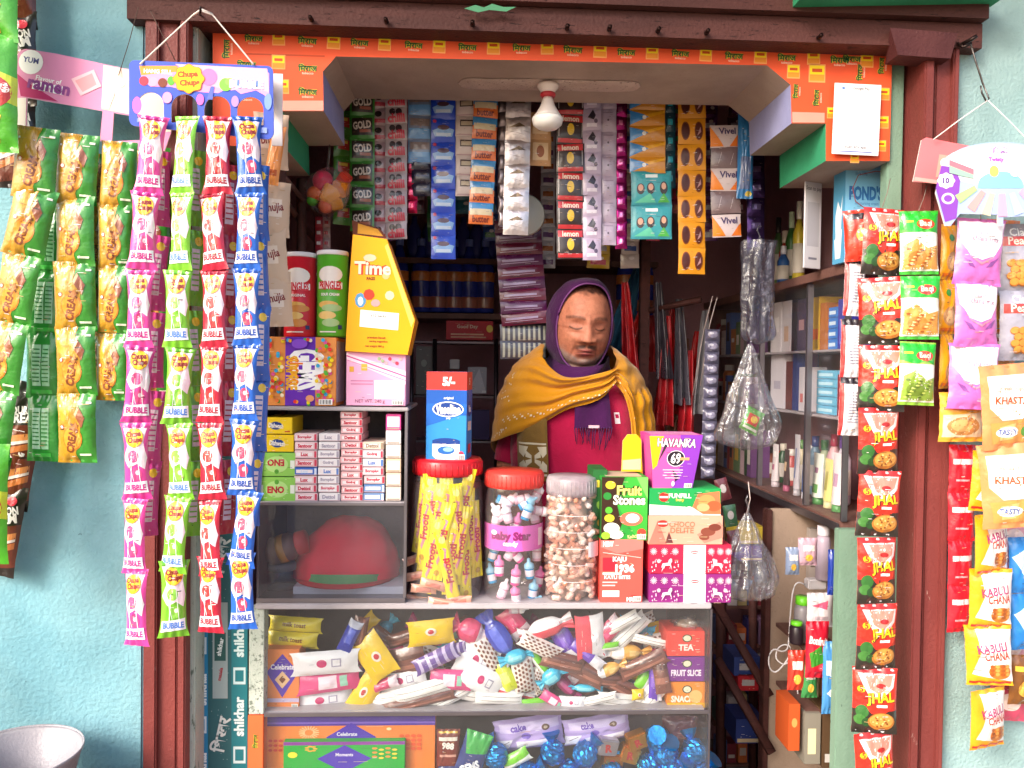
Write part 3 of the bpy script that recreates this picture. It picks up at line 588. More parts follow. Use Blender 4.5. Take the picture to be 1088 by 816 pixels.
# lollipop card
CY=SY-.05
hol=lambda cx,cy=116:[(cx-14,cy+16)]+arc(cx,cy,14,14,180,0,12)+[(cx+14,cy+16)]
cardmesh('display_card','lollipop display card, pink and blue with yellow flower logo and four arched windows','display card',
  arc(143,70,6,6,180,90,4)+arc(284,76,6,6,90,0,4)+arc(284,140,7,8,0,-90,4)+arc(144,126,7,8,270,180,4)[:],
  [hol(160,112),hol(196,114),hol(231,116),hol(266,117)],CY,'#3d58c4',
  [('P',[(150,70),(280,73),(286,78),(286,104),(272,96),(256,100),(246,92),(232,99),(215,98),(198,96),(180,92),(160,92),(150,84)],'#f29ad0'),
   ('P',[(186,68),(284,73),(286,98),(268,94),(246,96),(226,92),(205,80)],'#f4b0d8'),
   ('P',[(148,70),(188,70),(192,76),(150,80)],'#e8973a'),('T','HANG SELL',168,76,4.5,'#ffffff',-3,.03),
   ('E',153,86,5,5,'#d8324a'),('E',163,87,5,5,'#f2a0b8'),('E',173,88,5,5,'#7a3a2a'),('E',182,86,4,5,'#5ab03a'),
   ('E',222,82,9,9,'#f07ab4'),('E',240,90,7,7,'#7acc4a'),('E',244,87,5,4,'#8ad85a'),
   ('P',[(220,106),(224,92),(228,92),(226,106)],'#5868d0'),('T','BUBBLE',262,90,9,'#6a8ae0',-3,.14),('T','BUBBLE',262,90,8.5,'#ffffff',-3,.05),
   ('E',285,108,4,9,'#7a9ae8'),('E',146,112,5,9,'#e86ac0'),('E',178,104,5,6,'#f29ad0'),('E',213,106,4,6,'#e86ac0'),('E',250,108,4,6,'#b08ae0'),
   ('P',[(146,126),(174,127),(174,131),(146,130)],'#7f96e4'),('P',[(250,134),(284,136),(284,142),(250,139)],'#8a9ee8'),
   ('F',201,84,16,15,'#d8861c'),('F',201,84,15,14,'#ffd21e'),('T','Chupa',200,80,8.5,'#b8501c',3,.06),('T','Chups',202,89,8.5,'#b8501c',3,.06)],(211,68))
mb=MB(); a=P(289,78,CY+.03); b=P(300,155,CY+.03); mb.box(0,0,b.z-a.z,b.x-a.x,.002,0,M('#e9e4e6'),.0005); tag(mb.build('backing_card',loc=(a.x,CY+.03,a.z)),'plain white upright card edge sticking out right of the lollipop card','card')
# lollipop strips
def lolly(c1,c2,seed,fruit,wp=32,hp=80):
    w,h=dims(wp,hp,CY)
    d=[('P',[(-.85,.86),(.85,.86),(.7,.5),(.95,.1),(.8,-.2),(.2,-.05),(-.5,-.15),(-.95,.1),(-.6,.4)],'#f2dfe8'),
       ('E',-.1,.14,.45,.16,fruit),('E',.15,-.32,.42,.17,fruit),('E',.22,-.28,.16,.06,'#f6d6dc'),('L',-.25,.15,-.35,-.72,.0016,'#ffffff'),('L',.2,.25,.5,-.7,.0014,'#ffffff'),('L',-.5,0,-.1,-.5,.0012,'#f4f4fa'),
       ('P',[(-.9,-.55),(.9,-.5),(.9,-.8),(-.9,-.84)],'#f7f4fb'),('T','BUBBLE',0,-.67,.085,c2 if c2!='#7fcf3a' else '#5a8ae0',0,1.6,.05),
       ('E',0,.62,.70,.25,'#e8761c'),('E',0,.62,.66,.235,'#ffd01c'),('T','Chupa',-.05,.70,.095,'#8f1c0c',5,1.15,.07),('T','Chups',.05,.55,.095,'#8f1c0c',5,1.15,.07),
       ('R',-.9,.9,.9,.96,c2)]
    mb=pillow(w,h,.010,c1,d,seed=seed,waist=.26,crimp=.05)
    return mb
def lback(c1,seed,wp=24,hp=80):
    w,h=dims(wp,hp,CY)
    d=[('R',-.5,-.6,.3,.5,'#f2d8e4'),('E',.2,.7,.4,.12,'#ffd01c')]+[('R',-.45,.4-.14*i,.25,.36-.14*i,c1) for i in range(7)]
    return pillow(w,h,.009,c1,d,seed=seed,waist=.14)
kinds=[('pink','#e0409a','#c8288a','#e04a86',[(160,165),(154,245),(149,328),(146,408),(145,490),(143,570),(144,645)],80,[(170,200),(166,290),(163,372),(162,455),(158,530)]),
       ('green','#78c02c','#7fcf3a','#8ccf4a',[(194,165),(191,246),(190,328),(190,410),(191,490),(187,568),(186,636)],80,[(208,200),(207,285),(206,370),(207,450),(206,530)]),
       ('red','#c01c3c','#a81434','#d83a3a',[(230,165),(228,246),(226,328),(225,408),(225,490),(223,572),(222,632)],79,[(244,215),(244,290),(243,368),(242,445),(241,528)]),
       ('blue','#1c62c8','#1550b0','#e0426a',[(265,165),(264,246),(264,326),(262,406),(260,486),(259,562),(258,628)],78,[(275,215),(275,290),(276,365),(274,440),(268,520)])]
for nm,c1,c2,fr,cs,hp,bs in kinds:
    ms=variants(4,lambda i:lolly(c1,c2,i*2.3+len(nm),fr))
    packet_strip('lollipop_strip',nm+' bubblegum lollipop strip with yellow logos, front row of the lollipop card','packet strip','front lollipop strips',[(x+rnd.uniform(-2,2),y) for x,y in cs],CY-.01,hp,ms,jit=11)
    ms=variants(1,lambda i:lback(c1,i*2.3+len(nm)))
    packet_strip('lollipop_strip',nm+' narrow lollipop strip seen half edge-on behind the front '+nm+' strip','packet strip','rear lollipop strips',bs,CY+.03,80,ms,jit=5,turn=38)
# beige paper packets and orange handle-like pack at the left inner edge
def plainp(base,seed,wp,hp,Y,des=(),b=.008,kind='paper',**k): w,h=dims(wp,hp,Y); return pillow(w,h,b,base,list(des),kind=kind,seed=seed,**k)
ms=variants(2,lambda i:plainp('#d9bfa6',i+1.,36,58,1.55,[('R',-.6,-.3,.5,.35,'#efdfd0'),('T','bhujia',0,.0,.2,'#8a3a3a',10,1.2,.03)]))
packet_strip('paper_packet_strip','crumpled beige paper packet strip hanging right of the blue lollipop strip','packet strip',None,[(288,150),(290,222),(287,272),(292,318)],1.56,56,ms,jit=12)
w,h=dims(16,62,1.53)
mb=pillow(w,h,.008,'#f0984a',[('R',-.7,-.7,.7,-.5,'#b9541c')],seed=3.); o=mb.build('orange_packet',loc=P(292,165,1.535)); o.rotation_euler=(0,R(8),0); tag(o,'small orange packet at the right corner of the lollipop card','packet')
# ------------------------------------------------ right side, in front of the wall
RY=1.52
def jhal(seed,wp=48,hp=72):
    w,h=dims(wp,hp,RY)
    d=[('R',-1,-1,1,-.25,'#2a2420'),('P',[(-1,.86),(1,.86),(1,.15),(.75,-.15),(.3,-.38),(-.2,-.35),(-.6,-.05),(-1,.05)],'#e02c1c'),('P',[(-.8,.84),(.9,.84),(.8,.45),(.2,.1),(-.4,.25),(-.6,.5)],'#f4d8d4'),('P',[(-.5,.8),(.8,.8),(.65,.5),(.1,.25),(-.3,.4)],'#ee8a78'),
       ('E',-.62,-.3,.28,.2,'#2f6a2c'),('E',-.7,-.55,.25,.16,'#3f7a34'),('E',-.4,-.62,.22,.14,'#1f4a22'),('E',.25,-.58,.62,.28,'#b5702a'),('E',.25,-.55,.55,.22,'#d89a48'),
       ('T','JHAL',.22,.10,.20,'#5a1a10',4,1.3,.07),('T','JHAL',.20,.11,.20,'#ffcf1c',4,1.3,.03),('R',0,-.14,.5,-.06,'#f8f0ea'),('E',-.68,.38,.17,.1,'#ffc61c'),('T','5',-.68,.38,.09,'#b01c1c',0,.4,.03),('E',.2,.5,.22,.07,'#b01c1c')]
    d+=[('E',.25+.45*math.cos(i*2.4)*(.3+.7*((i*37)%10)/10),-.56+.2*math.sin(i*2.4)*(.3+.7*((i*37)%10)/10),.05,.03,'#8a4a1a' if i%2 else '#efc27a') for i in range(16)]
    return pillow(w,h,.013,'#c9231c',d,seed=seed,back='#d8d4d8',waist=.04)
JM=variants(5,lambda i:jhal(i*2.9+1))
ycs=[257,330,402,468,535,606,676,744,812]; xcs=[937,936,935,934,933,931,930,928,928]
packet_strip('snack_packet_strip','long column of red spicy peanut packets hanging left of the right door post','packet strip','spicy snack strips',[(x+rnd.uniform(-1.5,1.5),y) for x,y in zip(xcs,ycs)],RY,71,JM,jit=9)
def silv(seed,wp=26,hp=64):
    w,h=dims(wp,hp,RY)
    d=[('R',-1,-1,-.7,1,'#c8262a'),('R',-.5,-.7,.75,.6,'#f4f2f6')]+[('R',-.4,.5-.1*i,.65,.46-.1*i,'#9a98a8') for i in range(11)]+[('R',-1,.8,1,1,'#2a2228')]
    return pillow(w,h,.010,'#e4e2e8',d,seed=seed)
SM=variants(2,lambda i:silv(i+.3))
packet_strip('snack_packet_strip','short strip of three silver backed packets turned away, left of the spicy column','packet strip','spicy snack strips',[(908,305),(905,370),(903,432)],RY+.03,64,SM,jit=3)
ms=variants(1,lambda i:pillow(*dims(34,56,RY),.012,'#d8341c',[('E',.1,0,.4,.25,'#f0b03a'),('R',-.8,.6,.8,.85,'#2a2228')],seed=6.))
packet_strip('snack_packet_strip','single red packet twisted sideways at the top left of the spicy column','packet strip','spicy snack strips',[(914,250)],RY+.015,56,ms,jit=12)
def greentop(seed,last=False,wp=42,hp=68):
    w,h=dims(wp,hp,RY)
    d=[('P',[(-1,.3),(1,.3),(1,-.9),(-1,-.9)],'#f2efe6'),('P',[(-.9,-.1),(-.3,.1),(.3,-.2),(.95,-.1),(.95,-.85),(-.9,-.85)],'#8aa83a' if last else '#d99a4a'),('E',-.2,-.5,.5,.22,'#6f8a2a' if last else '#c27c34'),
       ('P',[(-1,.95),(1,.95),(1,.25),(.3,.42),(-.3,.3),(-1,.42)],'#22b32e'),('E',.25,.56,.5,.16,'#e23a2a'),('T','Baqi',.25,.56,.12,'#ffe9d6',0,.8,.03),('R',-.85,.62,-.4,.68,'#f0c828')]
    d+=[('E',-.7+1.4*((i*53)%17)/17,-.75+.6*((i*29)%13)/13,.10,.03,('#55701f' if i%2 else '#b9c860') if last else ('#a85a1c' if i%2 else '#f0c080')) for i in range(22)]
    return pillow(w,h,.014,'#3fae34' if not last else '#8fc23a',d,seed=seed)
GT=variants(2,lambda i:greentop(i+7.)); GL=variants(1,lambda i:greentop(9.5,True))
packet_strip('snack_packet_strip','green topped strip of three fried snack packets in front of the right red post','packet strip',None,[(976,258),(977,327),(974,397)],RY-.02,68,[GT[0],GT[1],GL[0]],jit=4)
# right-hand strips on the bright card
def yell(seed,wp=26,hp=60):
    w,h=dims(wp,hp,RY); return pillow(w,h,.012,'#f2a91c',[('E',0,-.35,.7,.35,'#c99a6a'),('E',0,-.38,.5,.24,'#e0b98a'),('E',-.2,.5,.3,.13,'#3f9a3a'),('R',-.8,-.9,.8,-.78,'#e87a1c')],seed=seed)
YM=variants(2,lambda i:yell(i+2.2))
packet_strip('snack_packet_strip','narrow yellow nut strip between the green topped strip and the mauve strip','packet strip','strips on the right wall',[(1008,268),(1006,326),(1005,384)],RY+.02,60,YM,jit=5,turn=20)
ms=variants(1,lambda i:pillow(*dims(50,54,RY),.014,'#f0b03a',[('P',[(-.9,.1),(.9,.2),(.9,-.8),(-.9,-.8)],'#e4cfae'),('E',0,-.35,.75,.38,'#b9824a'),('E',-.1,-.32,.5,.25,'#d8a86a'),('E',-.6,.62,.2,.12,'#3f9a3a'),('R',-.9,.3,.9,.42,'#e86a2c')],seed=3.))
packet_strip('snack_packet_strip','single wide yellow and brown nut packet below the mauve strip','packet strip','strips on the right wall',[(1021,443)],RY-.01,54,ms,jit=3)
def mauve(seed,wp=54,hp=70):
    w,h=dims(wp,hp,RY)
    d=[('P',[(-.95,.9),(.95,.9),(.9,.3),(.5,-.12),(0,-.25),(-.5,-.12),(-.9,.3)],'#fbf0f4'),('T','chatpata',0,.55,.07,'#b07a9a',-3,1.3,.01),('T','chana mix',.1,.38,.08,'#a86a8e',-3,1.3,.01),
       ('P',[(-.75,-.2),(-.45,-.3),(-.25,-.5),(-.5,-.45)],'#8a4a9a'),('P',[(.75,-.15),(.4,-.3),(.2,-.48),(.5,-.42)],'#8a4a9a'),('P',[(-.6,-.1),(0,-.32),(.6,-.1),(.5,-.18),(0,-.4),(-.5,-.18)],'#d88aa8')]
    return pillow(w,h,.014,'#d46ec0',d,seed=seed,waist=.08)
MM=variants(3,lambda i:mauve(i*1.3+5))
packet_strip('snack_packet_strip','mauve and white strip of three packets hanging under the rainbow card','packet strip','strips on the right wall',[(1040,268),(1037,334),(1034,400)],RY-.04,67,MM,jit=4)
def clearnut(seed,wp=58,hp=76):
    w,h=dims(wp,hp,RY)
    d=[('R',-.9,.35,.9,.62,'#d8423a'),('T','Classic',0,.75,.12,'#f4f4f8',0,1.4,.02),('T','Peanuts',0,.5,.12,'#ffe8d8',0,1.4,.02)]
    for i in range(16): d+=[('E',-.5+.32*(i%4)+.12*((i//4)%2),-.15-.18*(i//4),.2,.12,'#a8601c'),('E',-.52+.32*(i%4)+.12*((i//4)%2),-.13-.18*(i//4),.17,.095,'#e0953c')]
    return pillow(w,h,.014,'#a6a4b4',d,seed=seed)
CM=variants(2,lambda i:clearnut(i+4.))
packet_strip('snack_packet_strip','grey see-through peanut strip cut by the right edge below the rainbow card','packet strip','strips on the right wall',[(1086,275),(1086,346)],RY,70,CM,jit=4)
def peach(seed,wp=64,hp=90):
    w,h=dims(wp,hp,RY)
    d=[('P',[(-.8,.75),(.85,.75),(.85,.0),(.4,-.3),(-.4,-.3),(-.8,.0)],'#fcf2ea'),('T','masala chips',0,.42,.06,'#c27a5a',-4,1.4,.01),('T','KHASTA',0,.15,.09,'#c8501c',-4,1.4,.03),('P',[(-.8,-.35),(.8,-.3),(.7,-.85),(-.7,-.85)],'#d99a50'),('P',[(-.5,-.45),(.1,-.38),(.0,-.75),(-.45,-.78)],'#e8bc7a'),('E',-.2,-.58,.42,.13,'#f7f4ee'),('T','TASTY',-.2,-.58,.07,'#3a5aa8',-3,.7,.03),('E',.5,-.6,.2,.12,'#5a9a3a')]
    return pillow(w,h,.016,'#f0925a',d,seed=seed)
PM=variants(2,lambda i:peach(i*2+1.))
packet_strip('snack_packet_strip','large peach coloured chips packets at the right edge above the blue packets','packet strip','strips on the right wall',[(1070,432),(1074,516)],RY-.05,84,PM,jit=4)
ms=variants(2,lambda i:pillow(*dims(30,54,RY),.011,'#d81c30',[('R',-.8,.2,.8,.42,'#f0d0d4'),('R',-.6,-.5,.4,-.42,'#f4a0a8')],seed=i+6.))
packet_strip('snack_packet_strip','narrow bright red strip just left of the orange chana strip','packet strip','strips on the right wall',[(1022,498),(1021,549),(1020,600),(1019,646)],RY+.03,51,ms,jit=4)
def kab(seed,wp=48,hp=66):
    w,h=dims(wp,hp,RY)
    d=[('P',[(-.55,.88),(1,.88),(1,-.85),(-.8,-.6),(-.4,.1)],'#f6e6e2'),('T','KABULI',.1,.28,.15,'#b02a6a',8,1.3,.03),('T','CHANA',.3,.02,.14,'#c2361c',4,1.1,.03),('E',.4,-.5,.5,.26,'#c8742c'),('R',-.9,-.92,.9,-.84,'#d8302a')]
    d+=[('E',.05+.23*(i%4),-.32-.13*(i//4),.10,.06,'#e59a4a' if i%2 else '#a85620') for i in range(12)]
    return pillow(w,h,.013,'#f5a61c',d,seed=seed)
KM=variants(5,lambda i:kab(i*1.9+2))
packet_strip('snack_packet_strip','yellow orange chickpea snack strip, hanging lowest on the right wall','packet strip','strips on the right wall',[(1055,512),(1053,578),(1052,636),(1050,696),(1049,763)],RY-.01,63,KM,jit=8)
ms=variants(2,lambda i:pillow(*dims(36,62,RY),.013,'#1f7ac8',[('P',[(-.9,.3),(.6,.9),(.9,.9),(-.2,-.4)],'#bfe0f4'),('E',.2,-.4,.5,.25,'#e0a050')],seed=i+2.))
packet_strip('snack_packet_strip','blue snack strip at the right edge beside the chickpea strip','packet strip','strips on the right wall',[(1088,600),(1088,660)],RY+.01,62,ms,jit=4)
ms=variants(1,lambda i:pillow(*dims(36,56,RY),.013,'#7a4a1c',[('E',.0,-.3,.6,.35,'#d8a040'),('R',-.8,.4,.8,.6,'#f0c040')],seed=i+2.))
packet_strip('snack_packet_strip','single brown and gold packet below the blue strip at the right edge','packet strip','strips on the right wall',[(1088,722)],RY+.01,56,ms)
# cards at right
cardmesh('display_card','plain salmon red card tilted behind the rainbow card','display card',[(979,149),(984,146),(1030,155),(1034,160),(1030,200),(1020,197),(970,193)],[],RY+.02,'#ee7a80',[('P',[(994,188),(998,164),(1012,166),(1010,190)],'#f2a090'),('E',1004,173,5,5,'#ffffff'),('P',[(972,188),(1000,192),(1000,196),(971,192)],'#f8a8a0')],(984,146))
des=[('P',arc(1063,175,62,22,200,-20,20)+arc(1063,178,62,20,-20,-160,20),'#cfe2f4'),
 ('P',arc(1063,170,52,16,180,0,20)+arc(1063,172,52,24,0,-180,20),'#f6f3fb'),('P',arc(1063,196,24,14,180,0,12)+[(1087,200),(1039,200)],'#86c8e8'),('E',1056,182,5,6,'#f0b46a'),
 ('P',[(994,200),(1000,176),(1014,178),(1020,192),(1016,232),(1004,236)],'#8a4ab8'),('F',1005,192,9,8,'#fbf6fd'),('T','10',1005,192,6.5,'#5a2a8a',0,.05),('E',1007,211,7,6,'#e4d6f4'),('E',1007,211,4.5,3.8,'#8a4ab8'),('T','Tangle',1062,160,8,'#a05ac8',0,.13),('T','Tangle',1062,160,7.6,'#fdf8ff',0,.04),('T','Twisty',1058,170,6,'#b45ad0',0,.05)]
for i,(c,a) in enumerate([('#a8d88a',208),('#e8a0a0',232),('#f4d8b0',252),('#f0a8c8',272),('#b8d0f4',292),('#d8a8e8',315)]):
    cx,cy=1063+30*math.cos(R(a)),194-12*math.sin(R(a)); ex,ey=1063+52*math.cos(R(a)),196-34*math.sin(R(a)); nx,ny=-(ey-cy),(ex-cx); l=math.hypot(nx,ny) or 1; nx,ny=nx/l*5,ny/l*5
    des.append(('P',[(cx-nx*.6,cy-ny*.6),(ex-nx,ey-ny),(ex+nx,ey+ny),(cx+nx*.6,cy+ny*.6)],c))
des+=[('E',1037,187,5,4,'#eef4fa'),('E',1078,184,5,4,'#eef4fa'),('P',[(1008,170),(1034,180),(1034,187),(1008,178)],'#d87a8a'),('P',[(1008,176),(1034,186),(1034,190),(1008,184)],'#9ac0b0')]
cardmesh('display_card','rainbow printed lilac and purple display card with an oval top at the right wall','display card',
  [(994,205),(1002,176)]+arc(1063,170,54,19,170,10,16)+[(1140,185),(1140,226),(1066,231),(1066,240),(1060,240),(1060,228),(1020,227),(1010,240),(1004,240)],[],RY-.06,'#a8bcea',des,(1063,152))
e=empty('hanging_hook',P(1030,42,FY-.06),'rusty twisted wire hook at the top right holding the card string','hook'); o_=e.location
mb=MB(); mb.tube([P(x,y,yy)-o_ for x,y,yy in ((1014,50,FY),(1022,47,FY-.04),(1032,42,FY-.06),(1038,38,FY-.065))],.004,M('#3a2e2c','metal')); mb.tube([P(x,y,yy)-o_ for x,y,yy in ((1014,44,FY-.02),(1024,50,FY-.06),(1032,46,FY-.06))],.003,M('#3a2e2c','metal')); mb.build('bracket',e)
mb=MB(); mb.tube([P(x,y,RY+.02)-o_ for x,y in ((1031,46),(1037,66),(1044,88),(1051,105),(1048,108),(1043,98),(1042,91))],.0018,M('#6a6462','metal')); mb.build('wire',e)
cord('hanging_string','white string from the wire hook down to the salmon red card',[P(1049,107,RY+.01),P(1020,127,RY+.01),P(992,148,RY+.01)],.0012,'#f0e6e2')
cord('hanging_string','white string from the wire hook down behind the rainbow card',[P(1050,107,RY),P(1072,128,RY-.02),P(1095,152,RY-.05)],.0010,'#e6e6e2')

ms=variants(2,lambda i:pillow(*dims(40,60,RY),.013,['#e07a2a','#d8a02a'][i],[('E',0,-.3,.6,.35,'#c88a4a'),('P',[(-.8,.8),(.8,.8),(.5,.2),(-.5,.2)],'#f4e8dc'),('T','Moong',0,.55,.12,'#a82a2a',0,1.2,.03)],seed=i+2.))
packet_strip('snack_packet_strip','orange lentil snack strip squeezed behind the mauve and grey strips','packet strip','strips on the right wall',[(1064,262),(1063,320),(1062,378),(1060,436)],RY+.05,60,ms,jit=8)
ms=variants(2,lambda i:pillow(*dims(40,60,RY),.013,['#e8a8b8','#c84a6a'][i],[('E',0,-.2,.6,.35,'#f4dcd8'),('R',-.8,.4,.8,.62,'#8a3a6a')],seed=i+7.))
packet_strip('snack_packet_strip','pink snack strip squeezed behind the chickpea strip and the blue strip','packet strip','strips on the right wall',[(1074,565),(1073,622),(1072,680),(1071,738)],RY+.05,60,ms,jit=8)
ms=variants(2,lambda i:wafer(i*1.9+4,34,66))
packet_strip('wafer_packet_strip','wafer strip squeezed behind, between the second and the shorter wafer strips','packet strip','wafer cream packet strips on the pink card',[(104,196),(103,258),(102,322),(103,386)],SY+.06,66,ms,jit=9)

for lab,a,b in (('cord rising from the bright green snack strip to the awning',P(-12,-76,SY-.06),P(-12,-170,SY-.06)),('cord behind holding the short low green snack strip',P(-24,482,SY-.06),P(-14,160,SY-.04)),('cord rising from the black bourbon strip to the awning',P(13,-66,SY+.05),P(13,-170,SY+.02)),('cord holding the low black bourbon strip',P(30,410,SY+.06),P(28,150,SY+.03)),('wire holding the spicy snack column on the door frame',P(937,221,RY),P(946,190,FY)),('wire holding the green topped strip on the red post',P(976,224,RY-.02),P(985,196,FY-.03)),('cord holding the mauve strip to the card',P(1040,236,RY-.04),P(1042,228,RY-.055))):
    cord('hanging_string',lab,[a,(a+b)/2+Vector((.002,0,0)),b],.0008,'#8a7a70')
IY=1.93
def sach(wp,hp,base,des,seed=0.,Y=IY,b=.005,kind='foil',back=None): 
    w,h=dims(wp,hp,Y); return pillow(w,h,b,base,des,kind=kind,seed=seed,waist=.02,crimp=.09,nx=8,nz=8,back=back)
G2='sachet strips hanging under the header'
def istrip(label,cx,y0,y1,hp,ms,Y=IY,drift=0,part='sachet',turn=0):
    n=max(1,round((y1-y0)/hp)); cs=[(cx+drift*i/max(1,n-1),y0+hp*(i+.5)) for i in range(n)]
    return packet_strip('sachet_strip',label,'sachet strip',G2,cs,Y,hp,ms,part=part,jit=4,turn=turn)
istrip('narrow green and red sachet strip at the far left of the hanging row',364,118,244,24,variants(2,lambda i:sach(20,26,'#4f8a2c',[('R',-.6,-.4,.7,.4,'#c23a2a'),('R',-.5,.1,.5,.35,'#e8c04a')],i+1.)),Y=IY+.03,turn=30)
gold=variants(2,lambda i:sach(26,25,'#3f8a34',[('R',-.85,-.72,.85,.72,'#2c1c18'),('T','GOLD',0,.12,.34,'#e8dcd0',6,1.5,.04),('R',-.2,-.5,.7,-.25,'#a8543a')],i*3+1.))
istrip('dark sachet strip lettered GOLD with green borders',385,98,247,24.5,gold)
istrip('narrow silver pink sachet strip beside the GOLD strip',403,98,262,17.5,variants(2,lambda i:sach(17,18,'#c8a8b0',[('E',-.1,.3,.45,.35,'#2a1c20'),('R',-.8,-.7,.8,-.25,'#d0405a')],i+1.)),Y=IY+.02)
istrip('wide silver sachet strip with pink lettering and black motifs',421,96,262,17.5,variants(3,lambda i:sach(23,18.5,'#b8a8ac',[('E',-.35,.35,.28,.38,'#2a1c24'),('E',.25,.35,.3,.4,'#32222a'),('T','chilli',0,-.35,.5,'#d0344e',4,1.6,.05)],i+4.)))
istrip('shiny crimson blister strip edge beside the silver and pink one',437,100,226,14,variants(2,lambda i:sach(13,15,'#b81c4a',[('R',-.4,-.3,.3,.4,'#e86a8a')],i+2.,kind='metal')),Y=IY+.02)
istrip('short pale blue and grey sachet strip left of the deep blue one',446,98,166,25,variants(2,lambda i:sach(26,26,'#7a8aa8',[('R',-.9,-.9,.9,-.1,'#6aa4dc'),('R',-.8,.1,.8,.7,'#8a7a78')],i+2.)),Y=IY+.01)
istrip('dark empty wrapper strip hanging below the short pale blue sachets',448,166,208,14,variants(1,lambda i:sach(22,15,'#1c1a34',[('R',-.7,-.1,.7,.1,'#34305a')],i+2.)),Y=IY+.015)
istrip('deep blue shiny sachet strip with pale pillow pictures',471,102,275,24.7,variants(3,lambda i:sach(26,25.5,'#1c48c8',[('P',[(-.7,-.5),(.7,-.5),(.9,.1),(.3,.25),(-.3,.2),(-.9,0)],'#8ab4e8'),('E',0,.25,.5,.2,'#5a3a4a'),('E',-.7,.75,.15,.15,'#c83a5a'),('R',-.6,-.45,.6,-.2,'#c8d8f0')],i*2+1.)))
istrip('cream white sachet strip with small dark labels',496,102,208,21.2,variants(2,lambda i:sach(24,22,'#d0c0bc',[('R',-.6,-.1,.6,.55,'#4a3a38'),('R',-.5,.0,.5,.4,'#b8a890'),('R',-.9,-.9,.9,-.8,'#b89aa0')],i+7.,kind='plastic')))
istrip('orange and blue striped sachet strip beside the cream one',516,102,238,22.6,variants(2,lambda i:sach(26,23.5,'#e0702a',[('R',-1,.15,1,.9,'#3a8ac8'),('R',-.9,-.2,.9,.35,'#d8c8a4'),('T','butter',0,-.55,.3,'#7a1c14',0,1.4,.03)],i+3.)),drift=-5,Y=IY-.01)
istrip('crinkled silver edge strip left of the big silver sachets',534,104,246,15,variants(2,lambda i:sach(10,16,'#a89ca0',[],i+3.,kind='metal')),Y=IY+.015)
istrip('big plain silver foil sachet strip beside the bulb',551,100,250,24.8,variants(3,lambda i:sach(27,26,'#d4ccd0',[('P',[(-.7,.1),(.1,.5),(.6,.2),(.0,.35)],'#7a6a5a'),('L',-.6,-.2,.5,-.45,.0012,'#b0a4aa')],i*2.2+1,kind='metal')),drift=-3,Y=IY-.01)
istrip('pair of small beige picture sachets behind the bulb',574,120,176,28,variants(1,lambda i:sach(24,29,'#d0a070',[('R',-.7,-.6,.7,.7,'#e8c8a0'),('E',0,.05,.35,.45,'#a86a4a')],2.,kind='plastic')),Y=IY+.03)
istrip('black and red sachet strip with round yellow lamps right of the bulb',606,92,276,30.5,variants(3,lambda i:sach(30,31,'#2a1214',[('R',-.9,.5,.9,.95,'#d0343c'),('E',0,0,.26,.40,'#e8c02a'),('R',-.9,-.9,.9,-.62,'#c82a34'),('L',-.85,-.5,-.85,.5,.0012,'#e8e0e0'),('L',.85,-.5,.85,.5,.0012,'#e8e0e0'),('T','lemon',0,.72,.2,'#f4e4d4',0,1.2,.03)],i*2.+1)))
istrip('lilac white sachet strip with black splashes',629,92,276,23,variants(3,lambda i:sach(20,24,'#b8a8c4',[('P',[(-.5,.1),(.1,.8),(.4,.3),(.2,-.1)],'#2a2234'),('R',-.6,-.7,.5,-.4,'#e4dcec'),('E',.4,-.2,.2,.2,'#5a4a6a')],i*2.+1)))
istrip('plain pale grey tube strip between lilac and magenta strips',646,92,262,24,variants(2,lambda i:sach(18,25,'#b0a0b8',[('E',0,0,.12,.1,'#5a4a5a'),('R',-.6,.6,.6,.66,'#8a7a92')],i+5.)),Y=IY+.01)
istrip('glossy magenta purple blister strip left of the teal shampoo strip',660,96,262,14,variants(2,lambda i:sach(13,15,'#9a1c6a',[('R',-.5,-.3,.2,.4,'#e080b8')],i+5.,kind='metal')),Y=IY+.015)
tri=[sach(38,17,'#d08a1c',[('P',[(-1,-.9),(-1,.9),(.1,.1)],'#3a8ad0'),('P',[(-.2,.3),(1,.9),(1,.6),(.1,.0)],'#e8a820'),('E',-.2,0,.12,.25,'#f0f0f0')],i+1.) for i in range(2)]
istrip('yellow and blue zigzag sachet strip above the teal shampoo sachets',688,100,184,16.8,[m.mesh('sachet') for m in tri],Y=IY-.005)
def shampoo(i): return sach(44,36,'#1f8a96',[('R',-.9,-.9,.9,.9,'#2a9aa4'),('E',-.55,-.05,.2,.32,'#2a1a1c'),('E',-.55,.02,.13,.2,'#d09a80'),('E',-.05,-.02,.2,.34,'#2a1a1c'),('E',-.05,.05,.13,.2,'#d8a488'),('E',.6,0,.2,.38,'#2a1a1c'),('E',.6,.1,.12,.2,'#d8a488'),('P',[(-.85,-.85),(-.1,-.3),(.2,-.85)],'#5ac0a0'),('P',[(.3,-.85),(.6,-.3),(.9,-.85)],'#4ab04a'),('R',-.3,.6,.3,.8,'#e8f4f4')],i+1.)
istrip('teal shampoo sachet pair with small dark haired portraits',692,182,254,36,variants(1,shampoo),Y=IY-.005)
istrip('dark blue green sachet strip edge right of the zigzag strip',712,100,200,20,variants(1,lambda i:sach(12,21,'#1c4a5a',[('R',-.5,-.3,.4,.3,'#2ab0c8')],i+5.)),Y=IY+.02)
am=variants(2,lambda i:sach(30,27.5,'#d8901c',[('E',-.48,0,.32,.72,'#7a3a14'),('E',-.48,0,.26,.62,'#4a1c18'),('E',.48,0,.32,.72,'#7a3a14'),('E',.48,0,.26,.62,'#54241c'),('P',[(.35,-.4),(.6,.3),(.65,-.1)],'#b88a8a')],i+5.,kind='plastic'))
